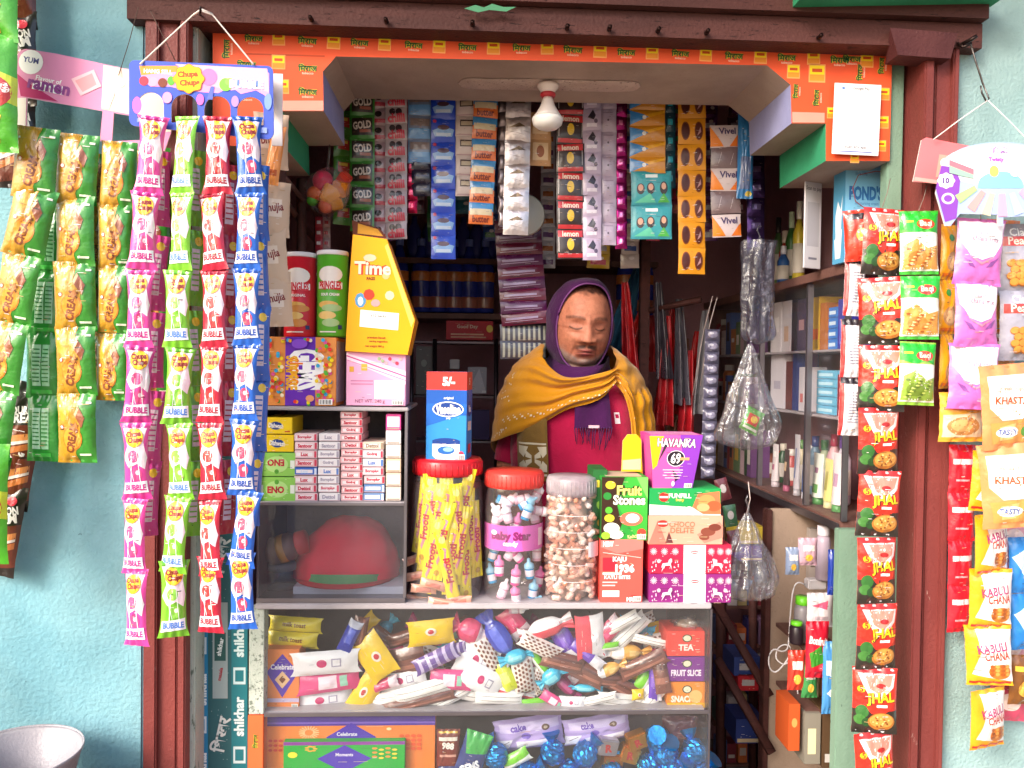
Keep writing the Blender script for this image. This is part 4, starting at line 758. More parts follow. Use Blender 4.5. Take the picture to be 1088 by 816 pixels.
istrip('amber yellow card strip of brown capsules in two columns',735,98,292,27.6,am,Y=IY-.01)
vv=variants(2,lambda i:sach(32,24,'#d8c8cc',[('P',[(-1,-.9),(-1,.9),(-.1,-.9)],'#f08a2a'),('P',[(1,-.9),(.3,-.9),(.8,0),(1,.2)],'#e87a2a'),('T','Vivel',.15,.45,.3,'#4a3a6a',0,1.2,.03)],i+5.,kind='plastic'))
for k_,(y0,w_) in enumerate(((133,'topmost'),(181,'middle'),(229,'lowest'))):
    pass
cs=[(770,145),(771,168),(771,191),(771,215),(772,240)]
blank=variants(1,lambda i:sach(32,24,'#7a6468',[('L',-.5,-.5,-.3,.5,.001,'#c8b8bc'),('L',.3,-.6,.5,.4,.001,'#c8b8bc')],i+5.))
packet_strip('sachet_strip','white and orange soap sachet strip right of the amber capsules','sachet strip',G2,cs,IY,24,[vv[0],blank[0],vv[1],blank[0],vv[0]],part='sachet')
w,h=dims(18,96,IY); mb=pillow(w,h,.015,'#2a78b8',[('R',-.7,-.8,.5,-.1,'#5a6a98'),('E',.4,-.9,.4,.06,'#c8b04a')],seed=4.); o=mb.build('blue_packet',loc=P(792,163,IY-.01)); tag(o,'tall narrow blue packet hanging under the right header corner','packet')
istrip('dark violet shiny sachet strip in the shade under the right header corner',803,150,270,20,variants(2,lambda i:sach(20,21,'#4a3468',[('R',-.5,-.3,.5,.3,'#8a7ab0')],i+5.,kind='metal')),Y=IY+.05)
# purple crinkled tassel sheet left of the man
def purp(i): return sach(50,13,'#5a1450' if i%2 else '#6a1238',[('R',-.8,-.1,.6,.25,'#a890b8'),('L',-.85,-.4,.8,-.3,.001,'#c8b8d8'),('R',-.5,-.75,.5,-.6,'#3a0c30')],i+5.,Y=2.12,kind='foil')
packet_strip('sachet_strip','wide purple and wine red sheet of sachets beside the man\'s hood','sachet strip',None,[(550+i*.9,240+i*12.3) for i in range(9)],2.12,13,variants(4,purp),part='sachet',jit=3)
istrip2=packet_strip('sachet_strip','silver ribbed blister strips hanging below the purple sachet sheet','sachet strip',None,[(556,354),(556,372)],2.14,18,variants(1,lambda i:sach(50,19,'#4a4858',[('R',-.9+.22*k,-.8,-.8+.22*k,.8,'#b8b8a8') for k in range(9)],3.,Y=2.14,kind='foil')),part='sachet')
# round white plate-like lid behind silver strip
mb=MB(); p=P(557,228,IY+.06); mb.lathe([(.0001,0),(.050,.0),(.054,.006),(.050,.009),(.0001,.012)],M('#b8b8b0','plastic'),ax='y',n=32); tag(mb.build('round_lid',loc=p),'grey white round lid hanging behind the big silver foil strip','lid')
# bag of toy blocks and balls at left
e=empty('toy_bag',P(348,178,1.85),'small clear bag of bright toy balls and blocks hanging at the left inner corner','toy bag'); o_=e.location; k_=1.85/830
for (x,y,r,c,sh) in ((343,192,11,'#e8305a','b'),(334,206,8,'#f0702a','b'),(332,213,6,'#5ac82a','b'),(350,207,11,'#f09a1c','q'),(362,200,9,'#e88a1c','q'),(346,219,8,'#f06a3a','b'),(358,216,7,'#e8981c','q'),(366,190,7,'#d8402a','q')):
    p=P(x,y,1.85)-o_; mb=MB()
    if sh=='b': mb.ball(p,r*k_,M(c,'plastic'))
    else:
        bm=bmesh.new(); bmesh.ops.create_cube(bm,size=r*k_*1.7); bmesh.ops.bevel(bm,geom=bm.edges[:],offset=.003,segments=2,affect='EDGES')
        bmesh.ops.rotate(bm,verts=bm.verts,matrix=Matrix.Rotation(R(x*7),3,'Y') @ Matrix.Rotation(R(25),3,'X')); bmesh.ops.translate(bm,verts=bm.verts,vec=p); mb.bm(bm,M(c,'plastic'))
    mb.build('toy_ball' if sh=='b' else 'toy_block',e)
mb=MB(); mb.ball(P(348,204,1.85)-o_,(.052,.032,.056),clear('toy_film','f8f8fa',.03,.10,bump=.6),n=24,k=16,jit=.25,seed=3); mb.tube([P(348,180,1.85)-o_,P(350,160,1.85)-o_,P(350,140,1.88)-o_],.003,BAGP()); mb.build('bag',e)
# left inner lattice shelf frame and red white strips
e=empty('wooden_rack',P(300,360,1.8),'brown wooden rack frame on the left inner wall above the snack cans','rack'); o_=e.location
for nm,pts,r in (('upright',[(298,180,1.75),(298,440,1.75)],.012),('upright',[(320,190,2.0),(321,440,2.0)],.012),('upright',[(338,195,2.35),(338,440,2.35)],.012),('rail',[(282,188,1.7),(340,262,2.35)],.010),('rail',[(300,186,1.75),(345,240,2.35)],.008)):
    mb=MB(); mb.tube([P(*p)-o_ for p in pts],r,SHELFW,n=4); mb.build(nm,e)
for j,(cx,c) in enumerate(((339,'#b83a4a'),(347,'#c8a8a8'))):
    packet_strip('sachet_strip',('red' if j==0 else 'pale')+' narrow hair-clip card strip below the toy bag','sachet strip','narrow strips at the left rack',[(cx,236+i*11) for i in range(6)],2.0,11,variants(1,lambda i:sach(8,11.5,c,[('R',-.5,-.4,.5,.2,'#e8e0e0' if j==0 else '#b82a3a')],2.+j,Y=2.0)),part='sachet')
# rear shelves
def shelfY(label,x0,x1,y,Y,dep,name='shelf'):
    a=P(x0,y,Y); b=P(x1,y,Y); mb=MB(); mb.box(a.x,Y,a.z-.018,b.x,Y+dep,a.z,SHELFW,.002); o=mb.build(name); tag(o,label,'shelf'); return a.z
e_z=shelfY('long dark wooden shelf carrying the row of blue bottles on the back wall',372,700,331,2.60,.25)
shelfY('upper dark shelf near the ceiling on the back wall',372,700,272,2.62,.23)
zsh=P(480,331,2.6).z
def bottle(mb_,h,r,c,cap,band):
    pass
bot=None; caps=M('#2a2a5a','plastic')
def mkbottle():
    k=2.64/830; h=84*k*.93; r=10*k
    b=MB(); b.lathe([(r*.92,0),(r,.004),(r,h*.55),(r*.86,h*.68),(r*.42,h*.84),(r*.36,h*.9)],custom('blue_bottle',lambda nt,bb:(bb.inputs['Base Color'].__setattr__('default_value',rgb('#2f3fa0')),bb.inputs['Roughness'].__setattr__('default_value',.15))),n=18)
    l=MB(); l.lathe([(r*1.01,h*.42),(r*1.012,h*.43),(r*1.012,h*.54),(r*1.01,h*.55)],M('#d8823a','foil'),n=18)
    for t in range(5): pass
    c=MB(); c.lathe([(r*.40,h*.9),(r*.42,h*.91),(r*.42,h*.98),(r*.38,h)],M('#7a92d8','plastic'),n=14)
    l2=MB(); l2.lathe([(r*1.01,h*.06),(r*1.012,h*.07),(r*1.012,h*.20),(r*1.01,h*.21)],M('#a8604a','foil'),n=18)
    return [('body',b.mesh('body')),('label_band',l.mesh('label_band')),('lower_label',l2.mesh('lower_label')),('cap',c.mesh('cap'))]
BP=mkbottle()
for i,px in enumerate((447,465,482,498,515,424,406,664,684)):
    wh=['leftmost visible','second','third','fourth','rightmost'][i]+' blue bottle with orange band in the row on the back shelf' if i<5 else ('dark blue bottle on the back shelf behind the yellow carton' if i<7 else 'dark blue bottle on the back shelf in the shade right of the man')
    p=P(px,330,2.66); e=empty('bottle',(p.x,2.66,zsh),wh,'bottle','blue bottles on the back shelf')
    for n_,me in BP: o=bpy.data.objects.new(n_,me); C.objects.link(o); o.parent=e
zt2=P(480,272,2.62).z
for i,px in enumerate((440,456,476,492,506,520)):
    p=P(px,272,2.68); mb=MB(); mb.lathe([(.022,0),(.024,.02),(.024,.09),(.010,.12),(.010,.14)],M('#3a4290','plastic'),n=14); o=mb.build('bottle',loc=(p.x,2.68,zt2)); tag(o,'dark small bottle on the upper back shelf near the ceiling','bottle','small bottles on the upper back shelf')
carton('red_carton','red printed carton lying on the rack below the blue bottles','carton',474,341,524,361,2.55,.12,'#c22a34',front=[('T','Good Day',-.1,.35,.25,'#f0d8c0'),('R',-.8,-.5,.6,-.35,'#f0c0a0'),('R',-.8,-.8,.7,-.65,'#e8b090'),('E',.85,.2,.14,.4,'#e8c85a')])
# grey metal rack left of the man
e=empty('metal_rack',P(480,500,2.45),'dim grey-brown rack of bars and cards behind the counter left of the man','rack'); o_=e.location
for x in (437,462,527): mb=MB(); mb.tube([P(x,360,2.45)-o_,P(x,560,2.45)-o_],.007,M('#4a4044','steel'),n=6); mb.build('upright',e)
for y,c in ((362,'#5a5054'),(420,'#5a5054'),(468,'#8a8488'),(510,'#5a5054')): mb=MB(); a,b=P(430,y,2.45)-o_,P(532,y,2.45)-o_; mb.box(a.x,0,a.z-.006,b.x,.14,a.z,M(c,'steel'),.001); mb.build('shelf',e)
for (lab,x0,y0,x1,y1,c,des) in (('grey greenish folded paper on the rack right of the yellow carton',442,368,463,419,'#6a6460',[('E',-.2,.3,.3,.15,'#8a8a80')]),('small white label card pinned on the rack below the red carton',478,382,488,392,'#a8a4a4',[]),('pale grey price card with a pointed top on the rack',497,390,517,418,'#9a98a0',[('P',[(-1,-1),(.2,.9),(1,-1)],'#b4b2ba')]),('dim blue box on the lower rack shelf left of the man',470,440,492,467,'#2c3866',[]),('dim violet box on the lower rack shelf left of the man',500,436,520,467,'#3a2c58',[])):
    carton('card' if 'card' in lab or 'paper' in lab else 'box',lab,'card' if 'card' in lab or 'paper' in lab else 'box',x0,y0,x1,y1,2.47,.05,c,front=des)
# right of the man: hanging cloth and red packets
def drape(name,label,cat,top,bot,Y,wt,wb,c,kind='foil',n=7,amp=.012,group=None,seed=0):
    a=P(*top,Y); b=P(*bot,Y); L=a.z-b.z; mb=MB(); k=Y/830
    def f(u,v):
        w_=(wt+(wb-wt)*v**.8)*k; x=(b.x-a.x)*v+(u-.5)*w_; return (x, amp*math.sin(u*n*6.28+seed+v*2)*(.3+v)+amp*.5*noise.noise((u*4,v*5,seed)), -L*v+.004*noise.noise((u*5,v*3,seed)))
    m=M(c,kind); mb.grid(f,28,24,m); mb.grid(lambda u,v:(lambda q:(q[0],q[1]+.003,q[2]))(f(u,v)),28,24,m,flip=True)
    o=mb.build(name,loc=a); tag(o,label,cat,group); return o
drape('cloth','blue grey cloth hanging from the rack behind the man\'s left shoulder','cloth',(678,280),(655,378),2.45,4,34,'#3a6a8a','cloth',n=2)
for i,(t,b,c,lab) in enumerate((((682,330),(668,425),'#c8201c','red bag directly right of the blue cloth'),((692,335),(700,395),'#a81c20','dark red bag half hidden by the post right of the cloth'),((716,328),(712,440),'#b8201c','slim red bag hanging behind the right post'),((742,352),(736,425),'#d01a1c','bright red bag hanging beside the string of foil cups'),((728,360),(716,470),'#8a5a40','brownish clear bag between the two slim red bags'),((704,400),(694,500),'#b81c24','long red bag lowest behind the pink trapezoid carton'))):
    drape('plastic_bag',lab,'bag',t,b,2.35+.02*i,7,38 if i<2 else 22,c,'foil',n=2,group='red bags hanging behind the man',seed=i)
e=empty('wooden_post',P(686,500,2.3),'dark square post standing behind the man\'s left shoulder','post'); o_=e.location
a=P(681,300,2.3)-o_; b=P(691,300,2.3)-o_; mb=MB(); mb.box(a.x,0,.12-o_.z,b.x,.03,2.44-o_.z,DARKW,.002); mb.build('shaft',e)
mb=MB(); q=P(745,318,2.2)-o_; r_=P(690,330,2.3)-o_; mb.tube([q,r_],.010,DARKW,n=4); mb.build('arm',e)
def cup(seed): 
    return sach(16,12.5,'#5a5870',[('E',0,.1,.7,.6,'#8a88a4'),('E',-.2,.3,.3,.2,'#d8d8e8')],seed,Y=2.2,b=.012,kind='foil')
packet_strip('foil_cup_strip','long string of grey foil cups hanging left of the glass wall cabinet','cup strip',None,[(757-i*.4,356+i*12.2) for i in range(13)],2.2,12,[cup(i+1.).mesh('cup') for i in range(2)],part='cup')
cord('hanging_string','pale strings slanting up from the red bag to the rack arm',[P(736,420,2.3),P(748,350,2.25),P(757,315,2.2)],.0015,'#d8c8c8')
cord('hanging_string','pale string from the foil cups up to the rack arm',[P(744,410,2.28),P(754,345,2.22),P(762,316,2.2)],.0015,'#d8c8c8')

# dim second row of hanging strips deeper inside
rs=random.Random(11)
pal=['#8a2a3a','#2a4a8a','#c8b8b0','#3a7a4a','#b86a2a','#6a3a7a','#a8a0a8','#c83a5a','#2a7a8a','#c8a02a','#5a3040','#d0d0d8']
nm_={'#8a2a3a':'wine red','#2a4a8a':'navy blue','#c8b8b0':'cream','#3a7a4a':'green','#b86a2a':'rust orange','#6a3a7a':'violet','#a8a0a8':'grey','#c83a5a':'rose red','#2a7a8a':'petrol blue','#c8a02a':'golden','#5a3040':'dark plum','#d0d0d8':'silver white'}
loc_=['behind the GOLD strip','behind the silver pink strip','behind the pale blue sachets','behind the deep blue strip','behind the cream strip','behind the crinkled silver edge','behind the light bulb','left of the black and red strip','behind the lilac strip','behind the magenta strip','behind the teal shampoo strip','left of the amber capsules','right of the amber capsules','behind the white and orange soap strip','behind the tall blue packet']
for i in range(15):
    cx=382+i*28.5+rs.uniform(-4,4); c=pal[(i*5)%12]; L=rs.choice((8,10,12)); w_=rs.choice((16,20,24))
    ms=variants(2,lambda k:sach(w_,15,c,[('R',-.7,-.5,.7,.2,pal[(i*7+3+k)%12]),('E',.2,.4,.3,.25,'#e0d4d0')],i*1.3+k,Y=2.25))
    packet_strip('sachet_strip','%s sachet strip hanging deeper inside, %s'%(nm_[c],loc_[i]),'sachet strip','second row of sachet strips inside',[(cx+rs.uniform(-.5,.5),118+14.5*j) for j in range(L)],2.25,14.5,ms,part='sachet',jit=8)
ms_=['#d0202a','#3a3440','#b8202a','#54505c','#c82430','#8a8890']
for i,(x0,y0,x1,y1) in enumerate(((664,300,672,400),(700,300,706,402),(709,335,705,452),(721,318,726,430),(733,372,729,470),(750,330,744,440))):
    drape('plastic_bag',['narrow red sleeve hanging right behind the blue cloth','dark sleeve hanging beside the square post','red sleeve crossing the brownish clear bag','grey sleeve between the red sleeves','short bright red sleeve low behind the pink carton','grey glossy sleeve touching the foil cups'][i],'bag',(x0,y0),(x1,y1),2.26+.015*i,7,19,ms_[i],'foil',n=2,group='red bags hanging behind the man',seed=i*1.7)
CYF=1.60      # front glass plane of the counter
ALU=M('#8d8890','steel'); DKM=M('#4a4048','matte')
# ------------------------------------------------ lower display case
xa_=P(272,645,CYF).x; xb_=P(755,645,CYF).x; ztop=P(514,640,CYF).z; zmid=P(514,755,CYF).z; CD=.34
e=empty('display_case',((xa_+xb_)/2,CYF,0),'long glass fronted display counter full of wrapped sweets','display counter'); cx_=e.location.x
def part(nm,b,m,bev=.001): mb=MB(); mb.box(b[0]-cx_,b[1]-CYF,b[2],b[3]-cx_,b[4]-CYF,b[5],m,bev); return mb.build(nm,e)
TOPM=worn('counter_top','#a9a3a8','#bcb6ba','#7e7478',scale=5,bump=.1,rough=.3)
part('counter_top',(xa_,CYF-.008,ztop-.012,xb_,CYF+CD,ztop),TOPM,.002)
part('shelf',(xa_+.012,CYF+.004,zmid-.007,xb_-.008,CYF+CD,zmid),TOPM)
zlow=P(514,862,CYF).z
part('shelf',(xa_+.012,CYF+.004,zlow-.012,xb_-.008,CYF+CD,zlow),TOPM)
part('base_board',(xa_,CYF,0.0,xb_,CYF+CD,zlow-.013),worn('base_ply','#7a5a50','#8a6a5c','#4a3430',scale=4))
part('back_panel',(xa_+.012,CYF+CD+.001,zlow,xb_-.008,CYF+CD+.008,ztop-.013),worn('case_back','#8a7a80','#988a90','#6a5a60',scale=3,bump=.2))
part('side_panel',(xb_-.007,CYF+.004,zlow,xb_-.002,CYF+CD,ztop-.013),GLASS())
a=P(265,700,CYF); b=P(281,700,CYF)
part('corner_post',(a.x,CYF-.004,P(270,758,CYF).z,b.x,CYF+.03,ztop-.013),worn('peeling_post','#a9b5a8','#c4c8bf','#7a8478',scale=8,bump=.5,chip=.56))
o=part('corner_post',(a.x-.001,CYF-.005,.0,b.x,CYF+.03,P(270,759,CYF).z),M('#ee6a3c'))
mb=MB(); q=P(271,788,CYF-.006)
vs,fs,wd,_=glyphs('\u093f\u092e\u0930\u093e\u091c',.08); mb.add([(q.x-cx_-v*.012,-.0054,q.z+u*.013) for u,v in vs],fs,M('#e8cf3a'))
vs,fs,wd,_=glyphs('\u093f\u092e\u0930\u093e\u091c',.02); mb.add([(q.x-cx_-v*.011,-.0057,q.z+u*.012) for u,v in vs],fs,M('#1d5a2c')); mb.build('printed_word',e)
part('glass_front',(b.x+.001,CYF-.003,zmid+.001,xb_-.002,CYF+.0,ztop-.013),GLASS(),0)
part('glass_front',(b.x+.001,CYF-.003,zlow,xb_-.002,CYF+.0,zmid-.008),GLASS(),0)
part('edge_trim',(b.x+.001,CYF-.006,zmid-.008,xb_,CYF-.0035,zmid+.0005),ALU)
part('edge_trim',(xb_-.0015,CYF-.005,.0,xb_+.003,CYF+.006,ztop-.013),ALU)
# ------------------------------------------------ upper glass cabinet on the left of the counter
xc0=P(273,600,CYF).x; xc1=P(431,600,CYF).x; zc1=P(350,432,CYF).z; zcm=P(350,533.5,CYF).z; CCD=.24
e2=empty('glass_cabinet',((xc0+xc1)/2,CYF,ztop),'small glass cabinet on the left of the counter holding soap cartons above a red dome','glass cabinet'); cc=e2.location.x
def part2(nm,b,m,bev=.001): mb=MB(); mb.box(b[0]-cc,b[1]-CYF,b[2]-ztop,b[3]-cc,b[4]-CYF,b[5]-ztop,m,bev); return mb.build(nm,e2)
part2('base',(xc0,CYF,ztop+.0005,xc1,CYF+CCD,ztop+.006),ALU)
part2('top_sheet',(xc0-.003,CYF-.004,zc1-.008,xc1+.003,CYF+CCD,zc1),TOPM,.002)
part2('shelf',(xc0+.004,CYF+.004,zcm-.004,xc1-.004,CYF+CCD,zcm),TOPM)
part2('side_panel',(xc0,CYF+.004,ztop+.0065,xc0+.003,CYF+CCD,zc1-.0085),DKM)
part2('side_panel',(xc1-.003,CYF+.004,ztop+.0065,xc1,CYF+CCD,zc1-.0085),DKM)
part2('back_panel',(xc0+.0035,CYF+CCD-.004,ztop+.0065,xc1-.0035,CYF+CCD-.001,zc1-.0085),worn('cab_back','#8a8088','#9a9098','#6a6068',scale=3))
part2('glass_front',(xc0,CYF-.003,ztop+.007,xc1,CYF+.0,zcm-.005),CLOUDY(),0)
part2('edge_trim',(xc0,CYF-.005,zcm-.006,xc1,CYF-.0035,zcm-.0005),ALU); part2('edge_trim',(xc0,CYF-.005,ztop+.001,xc1,CYF-.0035,ztop+.010),ALU)
part2('edge_trim',(xc1-.004,CYF-.006,ztop+.0105,xc1+.002,CYF-.0032,zc1-.0085),ALU)
# cloudy inner tray edge + dome
part2('inner_tray',(P(312,620,1.64).x,1.635,ztop+.0065,xc1-.006,1.80,ztop+.0225),M('#b8bac6','plastic'))
p=P(368,622,1.72); k_=1.72/830
mb=MB()
def dome(u,v):
    th=u*2*math.pi; r=1.0; a=v*math.pi/2
    q=Vector((math.cos(th)*math.cos(a)*56*k_, math.sin(th)*math.cos(a)*.07, math.sin(a)*64*k_)); q.x+=.010*math.sin(a)
    q*=1+.055*noise.noise(q*16)+.03*noise.noise(q*60)-.035*math.exp(-(math.sin(th*3+1)/.22)**2)*math.cos(a); 
    return (q.x,q.y,q.z)
mb.grid(dome,48,20,M('#f02c48','cloth'),flip=False)
mb.lathe([(.0001,-.001),(54*k_*.97,-.001),(54*k_*.97,.002)],M('#b8202c','cloth'))
o=mb.build('melon_dome',loc=(p.x,1.72,ztop+.024)); tag(o,'large dull red fuzzy dome with a green rim behind the cloudy lower glass','covered melon')
mb=MB(); mb.grid(lambda u,v:(math.cos(math.pi+u*math.pi)*47*k_*(1-.0*v), -.001+math.sin(math.pi+u*math.pi)*.079, (.001+.021*math.sin(u*math.pi)**.8*(1-v)+.0)),36,4,M('#5aa868','cloth')); mb.build('green_rim',o)
def jar(name,label,cat,x0,y0,x1,y1,Y,lidc,lidh,depth=None,squ=.35,group=None,bodym=None,neck=.86):
    cx,w,zb,h=rectW(x0,y0,x1,y1,Y); r=w/2; k=Y/830; H_=h-lidh*k
    e=empty(name,(cx,Y+r*.9,zb),label,cat,group)
    mb=MB(); prof=[(r*.90,0),(r*.97,.006),(r,.02),(r*.985,H_*.3),(r,H_*.55),(r*.985,H_*.8),(r*.96,H_*.88),(r*neck,H_*.96),(r*neck,H_)]
    mb.lathe(prof,bodym or JARP(),n=40,sq=squ); mb.build('jar_body',e)
    m=M(lidc,'plastic') if isinstance(lidc,str) else lidc; L=lidh*k
    mb=MB(); mb.lathe([(r*neck*1.06,H_-L*.25),(r*neck*1.08,H_),(r*neck*1.08,H_+L*.8),(r*neck*1.02,H_+L),(.0001,H_+L*1.0)],m,n=40)
    for i in range(40):
        t=6.2832*i/40; a=Vector((math.cos(t),math.sin(t),0))*r*neck*1.085; mb.tube([a+Vector((0,0,H_-L*.15)),a+Vector((0,0,H_+L*.75))],.0009,m,n=4)
    mb.build('lid',e); return e,cx,Y+r*.9,zb,r,H_
jar('glass_jar','small cloudy jar standing left of the red dome','jar',279,601,312,637,1.66,'#8a8480',6)
mb=MB(); 
e=empty('lying_jar',P(300,583,1.68),'brown jar with a red lid lying tilted beside the red dome','jar')
mb=MB(); mb.lathe([(.026,-.03),(.030,-.02),(.030,.02),(.022,.032)],M('#8a6a5c','plastic')); mb.build('jar_body',e)
mb=MB(); mb.lathe([(.0305,-.006),(.0308,.0),(.0305,.010)],M('#e0a040','foil')); mb.build('label_band',e)
mb=MB(); mb.lathe([(.025,.033),(.026,.036),(.025,.055),(.0001,.056)],M('#d02a34','plastic')); mb.build('lid',e); e.rotation_euler=(0,R(72),0)
# ------------------------------------------------ soap cartons (every one its own thing)
zs=zcm+.0005
def soapbox(name,lab,cat,x0,y0,x1,y1,base,front,Y=1.612,dep=.10,kind='plastic',group=None,rz=0): return carton(name,lab,cat,x0,y0,x1,y1,Y,dep,base,front=front,group=group,rz=rz,kind=kind)
soapbox('soap_carton','upper yellow dish soap carton with a blue oval, in the small glass cabinet','soap carton',279,443.5,310.5,461,'#f2cf1c',[('E',-.1,0,.42,.5,'#1c3f8a'),('T','Dishwash',-.1,0,.3,'#f4f0e4',-5,1.0,.03),('R',.5,-.8,.85,-.6,'#c8501c')])
soapbox('soap_carton','lower yellow dish soap carton with a blue oval resting on the green cartons','soap carton',279,462,312,480,'#f0cc1c',[('E',-.05,0,.42,.5,'#1c3f8a'),('T','Dishwash',-.05,0,.3,'#f4f0e4',-5,1.0,.03),('R',-.9,.5,-.75,.8,'#c8301c')],rz=2)
for i,(y0,y1,rt) in enumerate(((481,506,180),(507,532.5,0))):
    soapbox('antacid_carton',['upper green carton with its red ENO lettering upside down','lower green carton with red ENO lettering under the upside down one'][i],'carton',274,y0,314,y1,'#8ecb5a',[('E',0,0,.6,.7,'#b4e08a'),('T','ENO',-.05,-.05 if i else .15,.3,'#b9283a',rt,.9,.05),('R',-.95,-.35,-.72,.35,'#eef4e6'),('R',.72,-.35,.95,.35,'#eef4e6'),('E',0,-.6 if not i else .6,.12,.2,'#5aa83a')])
ORD=['lowest','second from the bottom','third from the bottom','fourth from the bottom','fifth from the bottom','sixth from the bottom','seventh from the bottom','eighth from the bottom','ninth from the bottom','tenth from the bottom','eleventh from the bottom','topmost']
def soapcol(x0,x1,y0,n,hp,pal,where):
    for i in range(n):
        yt=y0+i*hp; c,tc=pal[i%len(pal)]; jj=rnd.uniform(-.8,.8)
        soapbox('soap_carton',where.replace('soap carton','soap carton, '+('topmost' if i==0 else ORD[n-1-i])+',').replace('pink and white','blue' if c=='#3a6ac8' else 'pink and white'),'soap carton',x0+jj,yt+.5,x1+jj,yt+hp-.3,c,[('R',-.85,-.45,.6,.45,'#f4ecee'),('T',rnd.choice(['Lux','Santoor','Godrej','Dettol','Boroplus']),-.1,0,.5,tc,0,1.3,.06),('R',.75,-.8,.95,.8,tc),('R',-1,-1,1,-.8,'#c8a8b0')],group='soap cartons stacked '+where.split(' in the ')[-1],rz=rnd.uniform(-2,2))
W1=('#f0d2d6','#d0405a'); W2=('#f4f0f2','#b0a8b8'); B1=('#3a6ac8','#d8e4f4')
soapcol(313,337,460,8,9.05,[W1,W1,W1,('#eab8bc','#d0405a'),B1,W1,W1,W1],'pink and white soap carton in the column beside the green cartons')
soapcol(338.5,361,460,8,9.05,[W2,W2,W2,W2,('#f4f0f2','#6a8ad0'),W2,('#f4eef0','#d8687a'),W2],'plain white soap carton in the second column of soaps')
soapcol(362,385,437,12,7.95,[('#f0bcc0','#c8344a')],'salmon pink soap carton in the tallest column of soaps')
soapcol(386,408,469,7,9.05,[('#e8d8c4','#a89078'),('#f0e4e8','#d0405a'),('#f0f0f4','#4a7ac8'),('#f0d8dc','#d0405a'),('#eac8cc','#c8344a'),('#6a92c8','#e8f0f8'),('#7a9ac8','#e8f0f8')],'mixed pink and blue soap carton in the fourth column of soaps')
for i,(y0,y1,c) in enumerate(((440,457,'#e84aa0'),(457.5,472,'#f0ecec'),(472.5,487,'#e8dcd4'),(487.5,502,'#e8c8a8'),(502.5,517,'#e0c8b8'),(517.5,532,'#e4d4c8'))):
    soapbox('soap_carton',['pink white carton topping','white carton second from top in','cream carton third from top in','tan carton fourth from top in','buff carton fifth from top in','pale buff carton at the bottom of'][i]+' the narrow column nearest the cabinet\'s right side','soap carton',410,y0,426,y1,c,[('R',-.8,-.6,.8,.7,'#f8f4f4'),('R',-.8,-.9,.8,-.7,'#a8988c')],rz=rnd.uniform(-3,3))
# ------------------------------------------------ goods on the small cabinet
des=[('P',[(-.42,1),(.42,1),(.42,-1),(-.42,-1)],'#6a2ab4'),('T','GEMS',.18,.05,.5/1.0,'#ffffff',-90,1.2,.06),('T','choco',-.12,.0,.2,'#f0781c',-90,.8,.04),('T','SURPRISE',-.24,-.05,.17,'#f0b01c',-90,1.0,.04)]
cols=['#e8342c','#f0a01c','#3ab0e0','#f0d01c','#5ab83a','#e85aa0','#f07a3a','#f4e4c0']
for i in range(110):
    s_=rnd.choice((-1,1)); des.append(('E',s_*rnd.uniform(.47,.92),rnd.uniform(-.93,.93),.055,.058,rnd.choice(cols)))
for i in range(10): des.append(('E',rnd.uniform(-.4,.4),rnd.choice((-.9,.9))+rnd.uniform(-.06,.06),.05,.055,rnd.choice(cols)))
des.append(('E',.0,.80,.22,.14,'#8a4ad0')); des.append(('E',.3,-.78,.12,.10,'#f0a070'))
carton('sweets_carton','purple sweets carton covered in coloured buttons with GEMS sideways, on the small cabinet','carton',281,358,357,431,CYF+.0,.10,'#e8944a',front=des,right=[('R',-.9,-.9,.9,.9,'#cfc8cc')])
carton('sweets_carton','pink and white printed carton with a clear lid under the yellow leaning carton','carton',368,374,431,431,CYF+.005,.10,'#e8a8cc',front=[('P',[(-1,.95),(1,.3),(1,-.2),(-1,.7)],'#f4d4e4'),('L',-1,.85,1,.1,.0025,'#c83a8a'),('L',-1,.7,1,-.05,.0015,'#d870a8'),('R',-.05,-.75,.95,-.05,'#fbf6f8'),('T','NET WT. 240 g',-.2,-.85,.08,'#8a4a6a',0,1.0,.01),('R',-.9,.25,-.75,.45,'#d8a03a'),('R',-.5,.3,-.3,.55,'#e0b04a'),('R',-.85,-.1,-.1,-.06,'#c87aa4'),('R',-.85,-.22,-.1,-.18,'#c87aa4')]+[('E',.1+.12*i,.75-.08*(i%3),.06,.07,rnd.choice(['#c8a8b0','#9ab08a','#d0405a'])) for i in range(7)],top=[('R',-.9,-.9,.9,.9,'#cfc0c8')])
